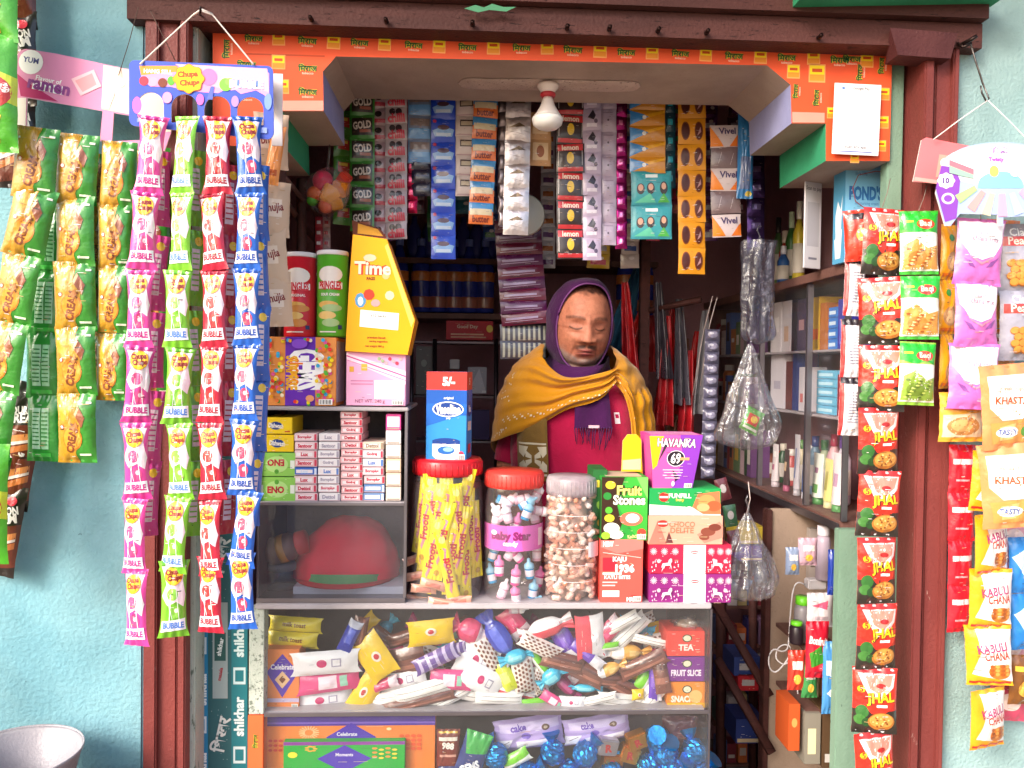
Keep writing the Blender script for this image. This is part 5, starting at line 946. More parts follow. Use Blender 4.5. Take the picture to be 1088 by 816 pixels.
def can(label,x0,y0,x1,y1,Y,c,word2,foodc):
    cx,w,zb,h=rectW(x0,y0,x1,y1,Y); r=w/2; e=empty('snack_can',(cx,Y+r,zb),label,'snack can','tube cans of potato crisps')
    b=MB(); b.lathe([(r*.97,.0),(r,.003),(r,h-.010)],M(c,'plastic'),n=40); 
    des=[('E',0,.52,.62,.20,'#f4ece4'),('R',-.62,.17,.62,.33,'#f6f0f0'),('T','PRINGLES',0,.25,.11,'#c8202a' if c!='#cf1f30' else '#d8283a',0,1.1,.05),('T',word2,0,.03,.035,'#f8f0e8',0,.9,.03),
         ('E',-.1,-.22,.5,.09,'#e8b860'),('E',.1,-.30,.5,.09,foodc),('E',-.15,-.48,.45,.10,'#eec878'),('E',.05,-.66,.42,.10,foodc),('R',.4,-.82,.6,-.72,'#2a3a6a'),('R',-.5,-.9,.3,-.87,'#f0e8e0')]
    b.decals(des,lambda u,v,o:Vector(((r+o)*math.sin(u*1.35),-(r+o)*math.cos(u*1.35),(h-.010)*(v+1)/2)),r*1.35,(h-.01)/2,sub=.15,off=.0003,step=.0001,kind='plastic'); b.build('can_body',e)
    l=MB(); l.lathe([(r*1.01,h-.0095),(r*1.02,h-.008),(r*1.02,h-.002),(r*.98,h),(.0001,h)],M('#e2dee2','plastic'),n=40); l.build('lid',e)
zg=zc1
can('red tube can of crisps standing left on the sweets carton',298,267,332.5,357.5,CYF+.015,'#cf1f30','ORIGINAL','#d8924a')
can('green tube can of crisps standing right of the red can',333.5,265,367,357.5,CYF+.015,'#57ad2c','SOUR CREAM','#a8c88a')
# yellow tapered carton
cx,w,zb,h=rectW(366,249,441,376,CYF-.005)
k_=CYF/830; mb=MB()
pts=[(367,373),(433,377),(441,340),(411,254),(375,249),(371,300)]
q0=P(367,377,CYF-.005)
fr=[Vector((P(x,y,CYF-.005).x-q0.x,0,P(x,y,CYF-.005).z-q0.z)) for x,y in pts]; bk=[v+Vector((0,.09,0)) for v in fr]
ym=M('#f6a90e'); yo=M('#e8901c'); mb.add(fr,[tuple(range(6))],ym); mb.add(bk,[tuple(range(6))[::-1]],ym)
for i in range(6): mb.add([fr[i],fr[(i+1)%6],bk[(i+1)%6],bk[i]],[(3,2,1,0)],yo if i in(1,2) else ym)
def ymap(u,v,o): q=P(u,v,CYF-.005); return Vector((q.x-q0.x,-o,q.z-q0.z))
def ytext(t,x,y,hp_,c,rot=0,bold=.05,o=.0006):
    vs,fs,wd,_=glyphs(t,bold); ca,sa=math.cos(R(rot)),math.sin(R(rot)); mb.add([ymap(x+(a*ca-b*sa)*hp_,y-(a*sa+b*ca)*hp_,o) for a,b in vs],fs,M(c))
def ypoly(pts,c,o): mb.add([ymap(x,y,o) for x,y in pts][::-1],[tuple(range(len(pts)))],M(c))
ytext('Time',396,285,15,'#d8402a',-2,.10,.0005); ytext('Time',396,285,14,'#f6e4c4',-2,.03,.0009); ypoly(arc(393,274,7,4,0,340),'#f4c4a4',.0006); ytext('PASS',394,296,3.5,'#7a3a1a',0)
ypoly(arc(383,319,6,8,0,340),'#5a9ac8',.0006); ypoly(arc(383,320,3,5,0,340),'#e8f0f0',.0009); ypoly(arc(392,313,6,6,0,340),'#d8402a',.0007); ypoly(arc(399,322,5,4,0,340),'#e8a0a0',.0008); ypoly(arc(414,314,5,5,0,340),'#f2d8a8',.0006); ypoly(arc(410,293,4,4,0,340),'#f0b87a',.0006)
ypoly([(383,329),(424,333),(423,351),(382,347)],'#fbf7ee',.0006); ytext('x12 packs',402,336,4,'#8a8a8a',-4,.02,.001); ytext('premium biscuit',400,359,3,'#a85a10',-2); ytext('serving suggestion',402,363,2.6,'#a85a10',-2); ytext('net weight 480 g',398,368,3,'#a85a10',-2)
ypoly([(412,259),(440,340),(437,348),(409,262)],'#f8d860',.0005)
o=mb.build('biscuit_carton',loc=q0); tag(o,'tall yellow leaning carton with angled right side standing on the pink carton','carton')
mb=MB(); mb.add([P(375,249,CYF)-q0,P(411,253,CYF)-q0,P(404,243,CYF+.05)-q0,P(374,234,CYF+.06)-q0],[(0,1,2,3)],M('#6a3a2c')); mb.add([P(375,249,CYF+.002)-q0,P(411,253,CYF+.002)-q0,P(404,243,CYF+.053)-q0,P(374,234,CYF+.063)-q0],[(3,2,1,0)],M('#d89a3c')); mb.build('open_flap',o)
# ------------------------------------------------ jars on the counter
TY=1.60
def inside(cx,cy,r,a): return
e,cx,cy,zb,r,H_=jar('sweet_jar','large clear jar with red lid full of yellow toffee bars, under the blue carton','jar',434,490,513,641,TY,'#d8202c',14,neck=.90,group='big plastic jars on the counter')
bar_des=[('E',0,.78,.5,.09,'#f4e47a'),('P',[(-.3,.6),(.4,.55),(-.2,.1),(.4,-.3),(-.1,-.6),(-.4,-.5),(.1,-.2),(-.5,.15),(0,.5)],'#d88a9a'),('E',0,-.8,.4,.08,'#c8a01c'),('T','Frooti',0,.0,.10,'#b8303a',90,1.2,.04)]
barm=[pillow(.028,.165,.006,'#f0e01c',bar_des,seed=i+1.).mesh('toffee_bar') for i in range(3)]
bs=[(452,560,.068,8),(466,556,.075,3),(476,548,.078,-3),(487,556,.078,-6),(498,562,.070,-2),(448,548,.05,9),(459,590,.07,12),(480,590,.079,4),(494,598,.075,-3),(470,575,.074,10),(505,575,.05,-6),(451,575,.05,6),(489,580,.07,8),(462,545,.07,-8),(492,540,.07,10),(476,605,.07,-12)]
gb='yellow toffee bars in the first jar'
for i,(px,py,fr_,rot) in enumerate(bs):
    o=bpy.data.objects.new('toffee_bar',barm[i%3]); C.objects.link(o); p=P(px,py,cy-min(fr_,r*.86)+.003*(i%3)); dx=p.x-cx
    p.y=cy-math.sqrt(max(.0004,(r*.90)**2-dx*dx))+.003*(i%3); o.location=p; o.rotation_euler=(R(3),R(rot),R(math.degrees(math.atan2(dx,r))*.8)); tag(o,'yellow and pink wrapped toffee bar standing inside the red-lidded first jar','toffee bar',gb)
for i,(px,py,rot) in enumerate(((446,606,60),(452,618,75),(470,630,80),(488,628,70),(443,590,50),(462,612,85),(444,632,80))):
    o=pillow(.055,.018,.006,'#e0a890',[('R',-.6,-.5,.6,.5,'#c87a6a')],seed=i+2.,nx=8,nz=6).build('toffee'); p=P(px,py,cy); dx=p.x-cx; p.y=cy-math.sqrt(max(.0004,(r*.93)**2-dx*dx)); o.location=p; o.rotation_euler=(0,R(rot-70),0); tag(o,'tan wrapped toffee roll lying low in the first jar','toffee','tan toffees in the first jar')
e,cx,cy,zb,r,H_=jar('sweet_jar','round clear jar with red lid holding toy feeding bottles, second from left','jar',515,503,579,639,TY+.01,'#e04038',14,neck=.93,group='big plastic jars on the counter')
lab=MB()
lab.grid(lambda u,v:((r*1.006)*math.sin(-1.5+3.0*u),-(r*1.006)*math.cos(-1.5+3.0*u),H_*(.44+.22*v)),30,4,M('#e86ac8','plastic'))
lab.decals([('T','Baby Star',-.1,.1,.45,'#8a2a6a',0,1.0,.06),('T','candy',-.1,-.45,.25,'#ffffff',0,.8,.04),('R',.6,-.7,.8,.7,'#f6dcee'),('E',-.5,.4,.08,.2,'#ffffff')],lambda u,v,o:Vector(((r*1.007+o)*math.sin(u*1.5),-(r*1.007+o)*math.cos(u*1.5),H_*(.55+.11*v))),r*1.5,H_*.11,sub=.12,kind='plastic'); lab.build('paper_band',[c for c in e.children if c.name.startswith('jar_body')][0])
def babybottle(c1,c2):
    b=MB(); b.lathe([(.0085,0),(.0095,.003),(.0095,.022)],M(c1,'plastic'),n=16); c_=MB(); c_.lathe([(.0105,.0221),(.0108,.024),(.010,.031),(.004,.035),(.0035,.042),(.0001,.044)],M(c2,'plastic'),n=16); l=MB(); l.lathe([(.0097,.006),(.0098,.007),(.0098,.018),(.0097,.019)],M('#f0e8f0'),n=16)
    return [('bottle_body',b.mesh('b')),('nipple_cap',c_.mesh('c')),('label_band',l.mesh('l'))]
BB={'pink':babybottle('#e84a9a','#f08ac0'),'blue':babybottle('#2aa0d8','#9ad8f0'),'white':babybottle('#e8b8cc','#f4f0f4')}
sp=[(530,597,'pink',0),(546,605,'pink',5),(562,600,'blue',-5),(531,620,'white',20),(548,624,'pink',-8),(564,622,'blue',8),(526,545,'white',10),(540,541,'white',-15),(556,538,'blue',20),(569,545,'white',-10),(535,528,'white',40),(551,526,'blue',60),(565,530,'white',100),(546,519,'white',80),(570,585,'white',0),(522,585,'blue',15),(538,580,'white',30),(553,582,'pink',-40),(527,560,'white',70),(571,612,'pink',10),(524,608,'blue',-12),(540,632,'white',85),(556,630,'blue',60),(560,555,'white',-60),(545,552,'pink',15),(534,540,'white',-35),(567,522,'white',25),(528,518,'blue',110)]
for i,(px,py,c,rot) in enumerate(sp):
    p=P(px,py,cy); dx=p.x-cx; p.y=cy-math.sqrt(max(.0004,(r*.78)**2-dx*dx))+(.012 if i>8 else 0)
    eb=empty('toy_feeding_bottle',p-Vector((0,0,.02)),c+' toy feeding bottle sweet inside the red-lidded second jar','toy bottle','toy feeding bottles in the second jar'); eb.rotation_euler=(R(rnd.uniform(-8,8)),R(rot),0)
    for n_,me in BB[c]: o=bpy.data.objects.new(n_,me); C.objects.link(o); o.parent=eb
FR=clear('frosted_lid','e8e0e6',.45,.1,hcol='e8dfe6',rough=.3)
e,cx,cy,zb,r,H_=jar('sweet_jar','tall clear jar with frosted lid full of pale wrapped sweets, third from left','jar',581,509,639,641,TY+.0,FR,16,neck=.88,squ=.6,group='big plastic jars on the counter')
body=[c for c in e.children if c.name.startswith('jar_body')][0]; mb=MB(); cols_=['#e8d4c4','#e0b8a0','#f0e4dc','#d8a08a','#e8c0b0','#c88a70']
for i in range(330):
    th=rnd.uniform(-math.pi,math.pi); q=(abs(math.cos(th))**4+abs(math.sin(th))**4)**-.25; rr=r*.88*(1+(q-1)*.6)*math.sqrt(rnd.uniform(.55,1)); z=.008+rnd.random()*(H_*.93); rr=min(rr,r*.8 if z>H_*.9 else rr)
    x,y=rr*math.cos(th),rr*math.sin(th); c=rnd.choice(cols_); bm=bmesh.new(); bmesh.ops.create_cube(bm,size=1)
    for v in bm.verts: v.co=Vector((v.co.x*.018*(1+.2*(v.co.z>0)),v.co.y*.010,v.co.z*.011))
    bmesh.ops.bevel(bm,geom=bm.edges[:],offset=.003,segments=1,affect='EDGES'); bmesh.ops.rotate(bm,verts=bm.verts,matrix=Matrix.Rotation(rnd.uniform(-1,1),3,'Y')@Matrix.Rotation(rnd.uniform(0,6),3,'Z')@Matrix.Rotation(rnd.uniform(-.6,.6),3,'X')); bmesh.ops.translate(bm,verts=bm.verts,vec=(x,y,z)); mb.bm(bm,M(c,'foil'))
mb.lathe([(r*.6,.004),(r*.6,H_*.9)],M('#d8b8a4','foil')); o=mb.build('sweets_filling',loc=(cx,cy,zb)); tag(o,'pale wrapped sweets filling the frosted-lidded jar','sweets',kind='stuff')
mb=MB(); mb.grid(lambda u,v:((r*1.01)*math.sin(.50+.55*u)*1.07,-(r*1.03)*math.cos(.50+.55*u)*1.06,H_*(.42+.14*v)),8,2,M('#f6f2f6')); mb.build('price_label',body)
for i in range(5):
    mb=MB(); rr=r*1.0; mb.grid(lambda u,v:((rr+.0012)*1.04*math.sin(-1.0+1.7*u),-(rr+.0012)*1.05*math.cos(-1.0+1.7*u),H_*(.2+.15*i)+.001*v),14,1,M('#f4e8ea','plastic')); mb.build('moulded_ridge',body)
# blue jelly carton on the first jar
cx,w,zb,h=rectW(452,395,505,494,TY+.03)
carton('jelly_carton','tall blue petroleum jelly carton with red top band standing on the first jar','carton',452.5,395,496,492,TY+.03,.075,'#2f8fd8',front=[('R',-1,.60,1,1,'#d83a34'),('T','5/-',.1,.79,.10,'#ffffff',0,.9,.05),('R',-1,.05,1,.6,'#1c5ab4'),('P',[(-1,-.2),(1,.1),(1,.3),(-1,.3)],'#1f66c0'),('T','original',.1,.42,.035,'#ffffff',0,.8,.02),
  ('E',.08,.18,.78,.17,'#f4f6fa'),('E',.08,.18,.71,.145,'#16408e'),('T','Vaseline',.08,.18,.11,'#ffffff',0,1.25,.05),('T','jelly',.1,-.02,.03,'#e8f0f8',0,.8,.02),('E',0,-.82,.68,.13,'#e8f0f4'),('R',-.68,-.82,.68,-.52,'#e8f0f4'),('E',0,-.52,.68,.07,'#16408e'),('R',-.68,-.58,.68,-.50,'#16408e'),('E',0,-.72,.42,.09,'#1f6ab8'),('E',.1,-.70,.25,.05,'#8ac0e8'),('E',.75,-.8,.14,.07,'#d8405a')],
  right=[('R',-1,.60,1,1,'#d83a34'),('T','5',0,.79,.08,'#ffffff'),('R',-1,.05,1,.6,'#1c5ab4'),('E',0,.18,.8,.17,'#16408e'),('T','Vas',0,.18,.08,'#ffffff',0,1.0,.05),('R',-.6,-.3,.6,-.1,'#e8d8c8'),('R',-.5,-.8,.5,-.6,'#c8405a')],rz=-8)
# ------------------------------------------------ cartons stacked right on the counter
carton('tea_carton','salmon red tall carton with white lettering under the green fruit sweets carton','carton',638,573,683,640,TY,.10,'#ee5a50',front=[('P',[(-1,1),(1,1),(1,.7),(-.2,.55),(-1,.75)],'#e87a72'),('T','NEW',-.65,.85,.09,'#fff4ee',0,.5,.06),('L',-.9,.58,.9,.42,.0012,'#f8d0c8'),('R',-.9,.0,-.25,.42,'#c8283a'),('T','KAJU',-.1,.35,.10,'#ffffff',0,1.2,.05),('T','1936',.15,.08,.14,'#ffffff',0,.9,.05),('R',-.9,-.12,.0,-.05,'#ffe8e0'),('T','KATLI BITES',-.2,-.2,.06,'#ffffff',0,1.3,.03),('R',-.9,-.38,-.2,-.34,'#f8d8d0'),('R',-.9,-.48,-.3,-.44,'#f8d8d0'),('R',-.9,-.82,-.1,-.62,'#fff4f0'),('T','MRP 5',.55,-.9,.07,'#ffffff',0,.6,.04)])
carton('fruit_sweets_carton','green and black carton lettered Fruit Stones with fruit pictures, on the salmon carton','carton',639,507,688,574,TY,.10,'#2f9a3a',front=[('P',[(-1,1),(.0,1),(-.35,.2),(-.1,-.5),(-.4,-1),(-1,-1)],'#3a2418'),('P',[(.1,1),(1,1),(1,-1),(.6,-1),(.1,-.4),(-.3,.1)],'#3fae3c'),('P',[(.5,1),(1,1),(1,.3)],'#7ad060'),('T','Fruit',.2,.58,.17,'#2a2a12',0,1.1,.12),('T','Fruit',.2,.58,.16,'#f4ea7a',0,1.1,.04),('T','Stones',.2,.28,.17,'#2a2a12',0,1.4,.12),('T','Stones',.2,.28,.16,'#fbf6e4',0,1.4,.04),
  ('E',-.62,.75,.22,.13,'#e8c83a'),('E',-.75,.4,.18,.12,'#2f8a3a'),('E',-.68,-.05,.16,.11,'#5ab83a'),('E',-.65,-.30,.22,.12,'#e8d83a'),('E',.3,-.32,.5,.22,'#e8705a'),('E',.35,-.30,.3,.15,'#fbfbf4'),('E',-.55,-.62,.35,.18,'#f0f6e0'),('E',-.35,-.82,.32,.14,'#f8f8ee'),('E',-.8,-.85,.2,.12,'#9ad03a'),('E',.75,-.75,.2,.13,'#e04a3a'),('T','Kachcha Aam',.55,-.85,.06,'#f0f0a0',8,.8,.02)],
  left=[('R',-.9,-.9,.9,.9,'#2a5a2c')],top=[('R',-.8,-.8,.8,.8,'#c8b49a')])
carton('fruit_sweets_carton','open dark green carton edge standing left behind the Fruit Stones carton','carton',630,499,645,574,TY+.03,.09,'#2a6a34',front=[('R',-.6,.5,.4,.7,'#e8d84a'),('E',0,0,.5,.12,'#8ac04a'),('E',0,-.5,.4,.1,'#c8a03a')])
def xmas(y0,y1,c,lab,x1):
    des=[('R',-.17,-1,.42 if 0 else .37,1,'#fbf2f6'),('E',.1,.5,.10,.12,'#d82a3a'),('R',.02,.47,.18,.53,'#f6e8ec')]
    def flake(x,y,s_):
        for a in range(0,180,30): 
            ca,sa=math.cos(R(a))*s_,math.sin(R(a))*s_*2.9; des.append(('L',x-ca,y-sa,x+ca,y+sa,.0011,'#f8dce6'))
    for x in (-.9,-.64,-.38,.5,.72,.92): flake(x,.45 if int(x*100)%2 else .55,.085)
    for x in (-.78,-.5,.6,.84): flake(x,-.1,.05)
    for x,s_ in ((-.6,1),(.66,-1)):     # leaping deer and scrolls
        des.append(('P',[(x-.12*s_,-.55),(x-.09*s_,-.25),(x+.04*s_,-.2),(x+.10*s_,.1),(x+.14*s_,.05),(x+.11*s_,-.3),(x+.14*s_,-.7),(x+.09*s_,-.4),(x-.03*s_,-.42),(x-.12*s_,-.85),(x-.08*s_,-.5)],'#fbe6ee'))
    for x in (-.9,-.36,.46,.9):
        for j in range(7): des.append(('E',x+.05*math.cos(j),-.45+.35*math.sin(j*1.1),.014,.06,'#f8dce6'))
    for j in range(26): des.append(('E',rnd.choice((rnd.uniform(-.95,-.25),rnd.uniform(.45,.95))),rnd.uniform(-.9,.9),.010,.035,'#f8dce6'))
    carton('gift_carton',lab,'carton',690,y0,x1,y1,TY,.12,c,front=des)
xmas(610,640.5,'#8f2a7c','plum coloured gift carton with white reindeer print at the bottom of the stack',777)
xmas(579,609.5,'#d0284a','crimson gift carton with white reindeer print resting on the plum one',777)
carton('choco_carton','peach coloured carton lettered CHOCO with brown biscuit picture, on the gift cartons','carton',689,548,768,578.5,TY,.12,'#f0a890',front=[('P',[(-1,-1),(-.75,.7),(-.5,-1)],'#e07a6a'),('P',[(-.55,-.9),(-.45,-.1),(-.33,-.9)],'#6a3a3a'),('T','CHOCO',-.1,.40,.20,'#e8765a',0,.7,.03),('T','DELITE',-.1,-.02,.20,'#e8765a',0,.7,.03),('E',-.62,.45,.15,.24,'#d8302c'),('R',-.75,.4,-.5,.5,'#f4e4dc'),('P',[(.3,-.3),(.9,.6),(1,.3),(1,-.5),(.5,-.9)],'#c08a78'),('E',.6,-.1,.2,.3,'#8a4a3a'),('E',.78,.2,.17,.25,'#7a3c30'),('E',.5,-.5,.14,.2,'#8a4a3a')])
carton('fruity_carton','green and red fruit biscuit carton with orange slices, under the pink trapezoid carton','carton',690,519,766,547.5,TY,.12,'#23a052',front=[('P',[(-1,-1),(1,-1),(1,-.55),(-1,-.2)],'#f4f0ea'),('T','CUSTARD',-.15,-.65,.28,'#fbfbf6',3,1.1,.06),('T','FUNFILL',-.15,.45,.18,'#f0f4e8',0,.7,.04),('T','fruity',-.15,.12,.14,'#f4c83a',0,.6,.03),('E',-.6,.35,.14,.35,'#d8302c'),('R',-.72,.28,-.48,.42,'#f8f0ec'),('P',[(.35,.6),(.95,.8),(1,-.9),(.5,-.9),(.2,-.4)],'#f07a50'),('E',.6,.05,.24,.5,'#f09a5a'),('E',.8,-.3,.2,.4,'#e8603a'),('E',.5,-.4,.18,.3,'#f4b07a')])
# trapezoid pink / violet carton
carton('candy_carton','pink and violet flared carton with a ringed 69, topmost of the stack','carton',694,462,736,519,TY+.005,.09,'#e65aa8',topw=1.36,shift=.006,front=[('P',[(.15,1),(1,1),(1,-1),(-.05,-1),(.35,.1)],'#8a3ab8'),('P',[(-1,.95),(-.45,.95),(-.75,-.15),(-.95,-.3)],'#f4c81c'),('P',[(-.55,.2),(-.2,.8),(-.38,.75),(-.7,.0)],'#3a2a3a'),('P',[(-.1,-.25),(.3,-.6),(.1,-.75)],'#3a2244'),('T','HAVANKA',.05,.70,.17,'#3a1a3a',-2,1.55,.10),('T','HAVANKA',.05,.70,.155,'#fbf6fb',-2,1.5,.03),
  ('E',.05,.12,.38,.30,'#f4f0f4'),('E',.05,.12,.35,.275,'#241a28'),('T','69',.05,.12,.20,'#fbfbfb',0,.42,.03),('R',.2,.06,.62,.16,'#f0a06a'),('R',-.5,-.32,.4,-.29,'#f4d4ec'),('R',-.45,-.42,.4,-.39,'#f4d4ec'),('R',-.5,-.52,.35,-.49,'#f4d4ec'),('R',-.4,-.62,.3,-.59,'#f4d4ec'),('E',.0,-.82,.08,.1,'#f4e4f4')],left=[('P',[(-1,1),(1,1),(1,-1),(-1,-1)],'#d84a98')],top=[('R',-.9,-.9,.9,.9,'#d88ab8')])
mb=MB(); a=P(671,501,1.66); k_=1.66/830
mb.add([(-11*k_,0,0),(11*k_,0,0),(10*k_,0,34*k_),(5*k_,0,40*k_),(-5*k_,0,40*k_),(-10*k_,0,33*k_)],[tuple(range(6))],M('#f4c21c')); mb.add([(-11*k_,.002,0),(11*k_,.002,0),(10*k_,.002,34*k_),(5*k_,.002,40*k_),(-5*k_,.002,40*k_),(-10*k_,.002,33*k_)],[tuple(range(6))[::-1]],M('#d8c8a8'))
mb.add([(-10*k_,-.0004,2*k_),(10*k_,-.0004,2*k_),(10*k_,-.0004,14*k_),(-10*k_,-.0004,12*k_)],[(0,1,2,3)],M('#e0b898')); tag(mb.build('paper_tag',loc=a),'yellow upright carton flap standing in front of the man\'s chest beside the pink carton','carton flap')
# ------------------------------------------------ shelf with wrapped sweets
def sweet(nm,wp,hp,c,des,seed=1.,b=.009,Y=1.63,kind='foil',waist=.1,tw=False):
    if tw: return twist(*dims(wp*1.12,hp*1.05,Y),b*1.1,c,des,kind=kind,seed=seed).mesh(nm)
    return pillow(*dims(wp,hp,Y),b,c,des,kind=kind,seed=seed,waist=waist,nx=10,nz=8).mesh(nm)
brand=('E',-.1,.05,.16,.34,'#c8286a')
K={'white':('white wrapped bar with a small magenta oval','#f4f0f4',[brand,('R',.2,-.3,.5,.4,'#a8a0b8'),('R',.24,-.2,.46,.3,'#f4f0f4')]),
 'pink':('pink wrapped bar with white label window','#e84a8a',[('R',-.35,-.6,.25,.6,'#f6dce8'),('R',.35,-.5,.6,.5,'#9ad0b8')]),
 'yellow':('yellow wrapped sweet with a small red mark','#f4c80e',[('E',0,.2,.25,.3,'#f6e8d8'),('E',0,.2,.14,.18,'#c8283a')]),
 'brown':('brown ribbed chocolate bar wrapper','#7a4438',[('R',-.9,-.5,.9,-.2,'#a86a58'),('R',-.9,.2,.9,.45,'#5a2c24')]),
 'check':('brown and white checked sweet wrapper','#f0e4de',[('E',-.8+.27*(i%7)+.13*((i//7)%2),-.66+.33*(i//7),.09,.12,'#7a4434') for i in range(35)]),
 'blue':('blue and silver toffee wrapper','#2c3ab0',[('R',-.4,-.5,.5,.4,'#5a6ad8'),('R',.6,-1,1,1,'#c8c8d8')]),
 'red':('red and pink toffee wrapper with pale tip','#d83a6a',[('R',.4,-1,1,1,'#f0d8e0'),('R',-.6,-.3,.2,.3,'#e85a88')]),
 'redwhite':('crimson and white toffee wrapper','#e04a5a',[('R',-1,.0,1,1,'#f4f0f4')]),
 'purple':('violet toffee wrapper with white end','#6a3ab8',[('R',.3,-1,1,1,'#f0ecf4'),('R',-.7,-.3,.1,.3,'#8a62cc')]),
 'stripe':('purple striped toffee wrapper','#6a4a9a',[('R',-.8+.4*i,-1,-.65+.4*i,1,'#c8b8dc') for i in range(5)]),
 'cyan':('turquoise twisted sweet wrapper','#3ab8dc',[('R',-.5,-.4,.3,.3,'#8adcec')]),
 'green':('lime green and white sweet wrapper','#7acc2a',[('R',-1,-1,1,-.2,'#f4f4ec')]),
 'lime':('acid yellow-green sweet wrapper','#d8e01c',[('R',-.3,-.5,.4,.5,'#eef07a')]),
 'orange':('pale orange and white sweet wrapper','#f0b050',[('R',-1,-1,-.1,1,'#f4eef0'),('R',.1,-.4,.7,.3,'#f4ca80')]),
 'magenta':('magenta twisted sweet wrapper','#a82a6a',[('R',-.4,-.4,.4,.3,'#c8508c')]),
 'lines':('white sweet wrapper with fine brown lines','#f4efec',[('L',-.9,.4,.9,.3,.0008,'#5a3a30'),('L',-.9,-.3,.9,-.4,.0008,'#5a3a30')])}
KM_={}
def put(k,px,py,wp,hp,rot,Y,name='wrapped_sweet'):
    key=(k,wp//6,hp//5,int(px+py)%2)
    if key not in KM_: KM_[key]=sweet(name,wp,hp,K[k][1],K[k][2],seed=rnd.uniform(0,20),b=min(.010,hp*.0007),Y=Y,tw=k in('blue','red','cyan','orange','magenta','redwhite') and wp>=24 and (int(px)%3>0))
    o=bpy.data.objects.new(name,KM_[key]); C.objects.link(o); o.location=P(px,py,Y); o.rotation_euler=(R(rnd.uniform(-12,6)),R(-rot),R(rnd.uniform(-10,10)))
    tag(o,K[k][0]+', buried at the back of the heap','wrapped sweet','wrapped sweets at the back of the heap'); return o
# rear layer
for i in range(88):
    k=rnd.choice(['brown','white','purple','check','lines','red','cyan','pink','brown','magenta','yellow']); x=385+rnd.random()*318; 
    put(k,x,664+rnd.random()*76,rnd.choice((36,42,50)),rnd.choice((15,18)),rnd.uniform(-50,50),1.665+rnd.random()*.06)
FR_=[('white',346,704,66,24,4),('pink',350,724,62,21,5),('white',343,743,60,20,3),('yellow',398,698,46,30,-55),('yellow',389,735,50,24,58),('blue',372,676,34,14,65),('brown',382,672,36,14,80),('brown',430,703,44,28,15),('yellow',458,672,46,26,5),('red',500,670,34,24,-20),
('stripe',463,700,46,16,25),('stripe',480,691,30,12,15),('white',428,722,50,22,15),('pink',478,722,42,20,-4),('white',507,701,44,30,-15),('brown',446,745,72,12,12),('lines',480,742,44,10,25),('lines',500,736,50,16,-10),('white',512,722,44,26,-30),('lines',420,742,50,14,10),('lines',450,733,60,16,15),
('blue',530,677,50,22,-55),('red',546,662,34,22,-50),('redwhite',580,667,48,20,20),('purple',601,684,42,20,-60),('redwhite',627,676,44,30,-85),('red',648,669,30,18,45),('lines',668,672,48,14,42),('lines',660,662,40,12,30),
('check',520,697,44,20,-60),('check',574,687,44,16,-25),('check',556,717,36,22,-80),('check',572,723,30,14,-70),('cyan',548,698,30,14,15),('green',574,706,32,10,-50),('cyan',586,719,28,16,35),('lime',537,718,34,16,-62),('redwhite',541,734,46,14,-18),('lines',530,742,50,12,-6),('green',568,746,30,9,4),
('brown',598,703,46,18,-15),('brown',618,712,50,20,-25),('brown',655,727,44,16,-28),('brown',683,706,52,16,28),('brown',640,722,50,14,-10),('purple',624,696,40,12,-38),('orange',644,712,38,13,20),('orange',664,693,48,15,-3),('green',645,687,26,8,5),('lines',690,681,38,9,-12),('brown',702,715,16,40,10),
('purple',696,722,14,42,0),('magenta',601,729,32,12,-42),('pink',588,744,28,12,-30),('cyan',622,731,30,9,-3),('lines',632,744,46,13,15),('lines',655,744,40,14,-8),('green',684,722,24,14,60),('yellow',678,738,14,12,0),('lines',690,740,30,20,50),('white',608,746,26,12,0),('red',408,727,30,12,20)]
NTH=['leftmost','second','third','fourth','fifth','sixth','seventh','eighth','ninth','tenth','eleventh','twelfth','thirteenth']
for i,(k,x,y,w_,h_,r_) in enumerate(FR_):
    o=put(k,x,y,int(w_*1.14),int(h_*1.08),r_,1.622+.012*((i*7)%5)/2); same=sorted((f[1],f[2]) for f in FR_ if f[0]==k); j=same.index((x,y))
    o['label']=(K[k][0]+((', '+NTH[j]+' such from the left') if j else ', leftmost such')+' in the heap') if len(same)>1 else K[k][0]+' in the counter sweets heap'
    o['group']='wrapped sweets heaped on the upper counter shelf'
for i,(y0,y1) in enumerate(((655,672),(670,688))):
    o=sweet('wafer_roll',60,y1-y0,'#f2dc3a',[('T','milk toast',0,.2,.3,'#8a5a1c',-3,.9,.03),('R',-.9,-.9,.9,-.7,'#c8b01c')],seed=i+3.,b=.014); ob=bpy.data.objects.new('rusk_packet',o); C.objects.link(ob); ob.location=P(314-i*4,(y0+y1)/2,1.66); ob.rotation_euler=(0,R(4),0)
    tag(ob,['upper','lower'][i]+' pale yellow rusk roll packet at the top left of the counter shelf','packet')
carton('chocolate_carton','orange chocolate carton with violet diamond at the left end of the sweets shelf','carton',282,690,318,754,1.625,.06,'#f08a4a',front=[('P',[(-.95,.25),(0,.85),(.95,.25),(0,-.6)],'#5a34b0'),('P',[(-.45,.0),(0,.28),(.45,.0),(0,-.3)],'#f0c090'),('P',[(-.2,.0),(0,.13),(.2,.0),(0,-.13)],'#7a3a1c'),('T','Celebrate',0,.42,.09,'#f4ecf8',0,1.4,.03),('R',-1,-.75,1,-.62,'#c8b8d8')])
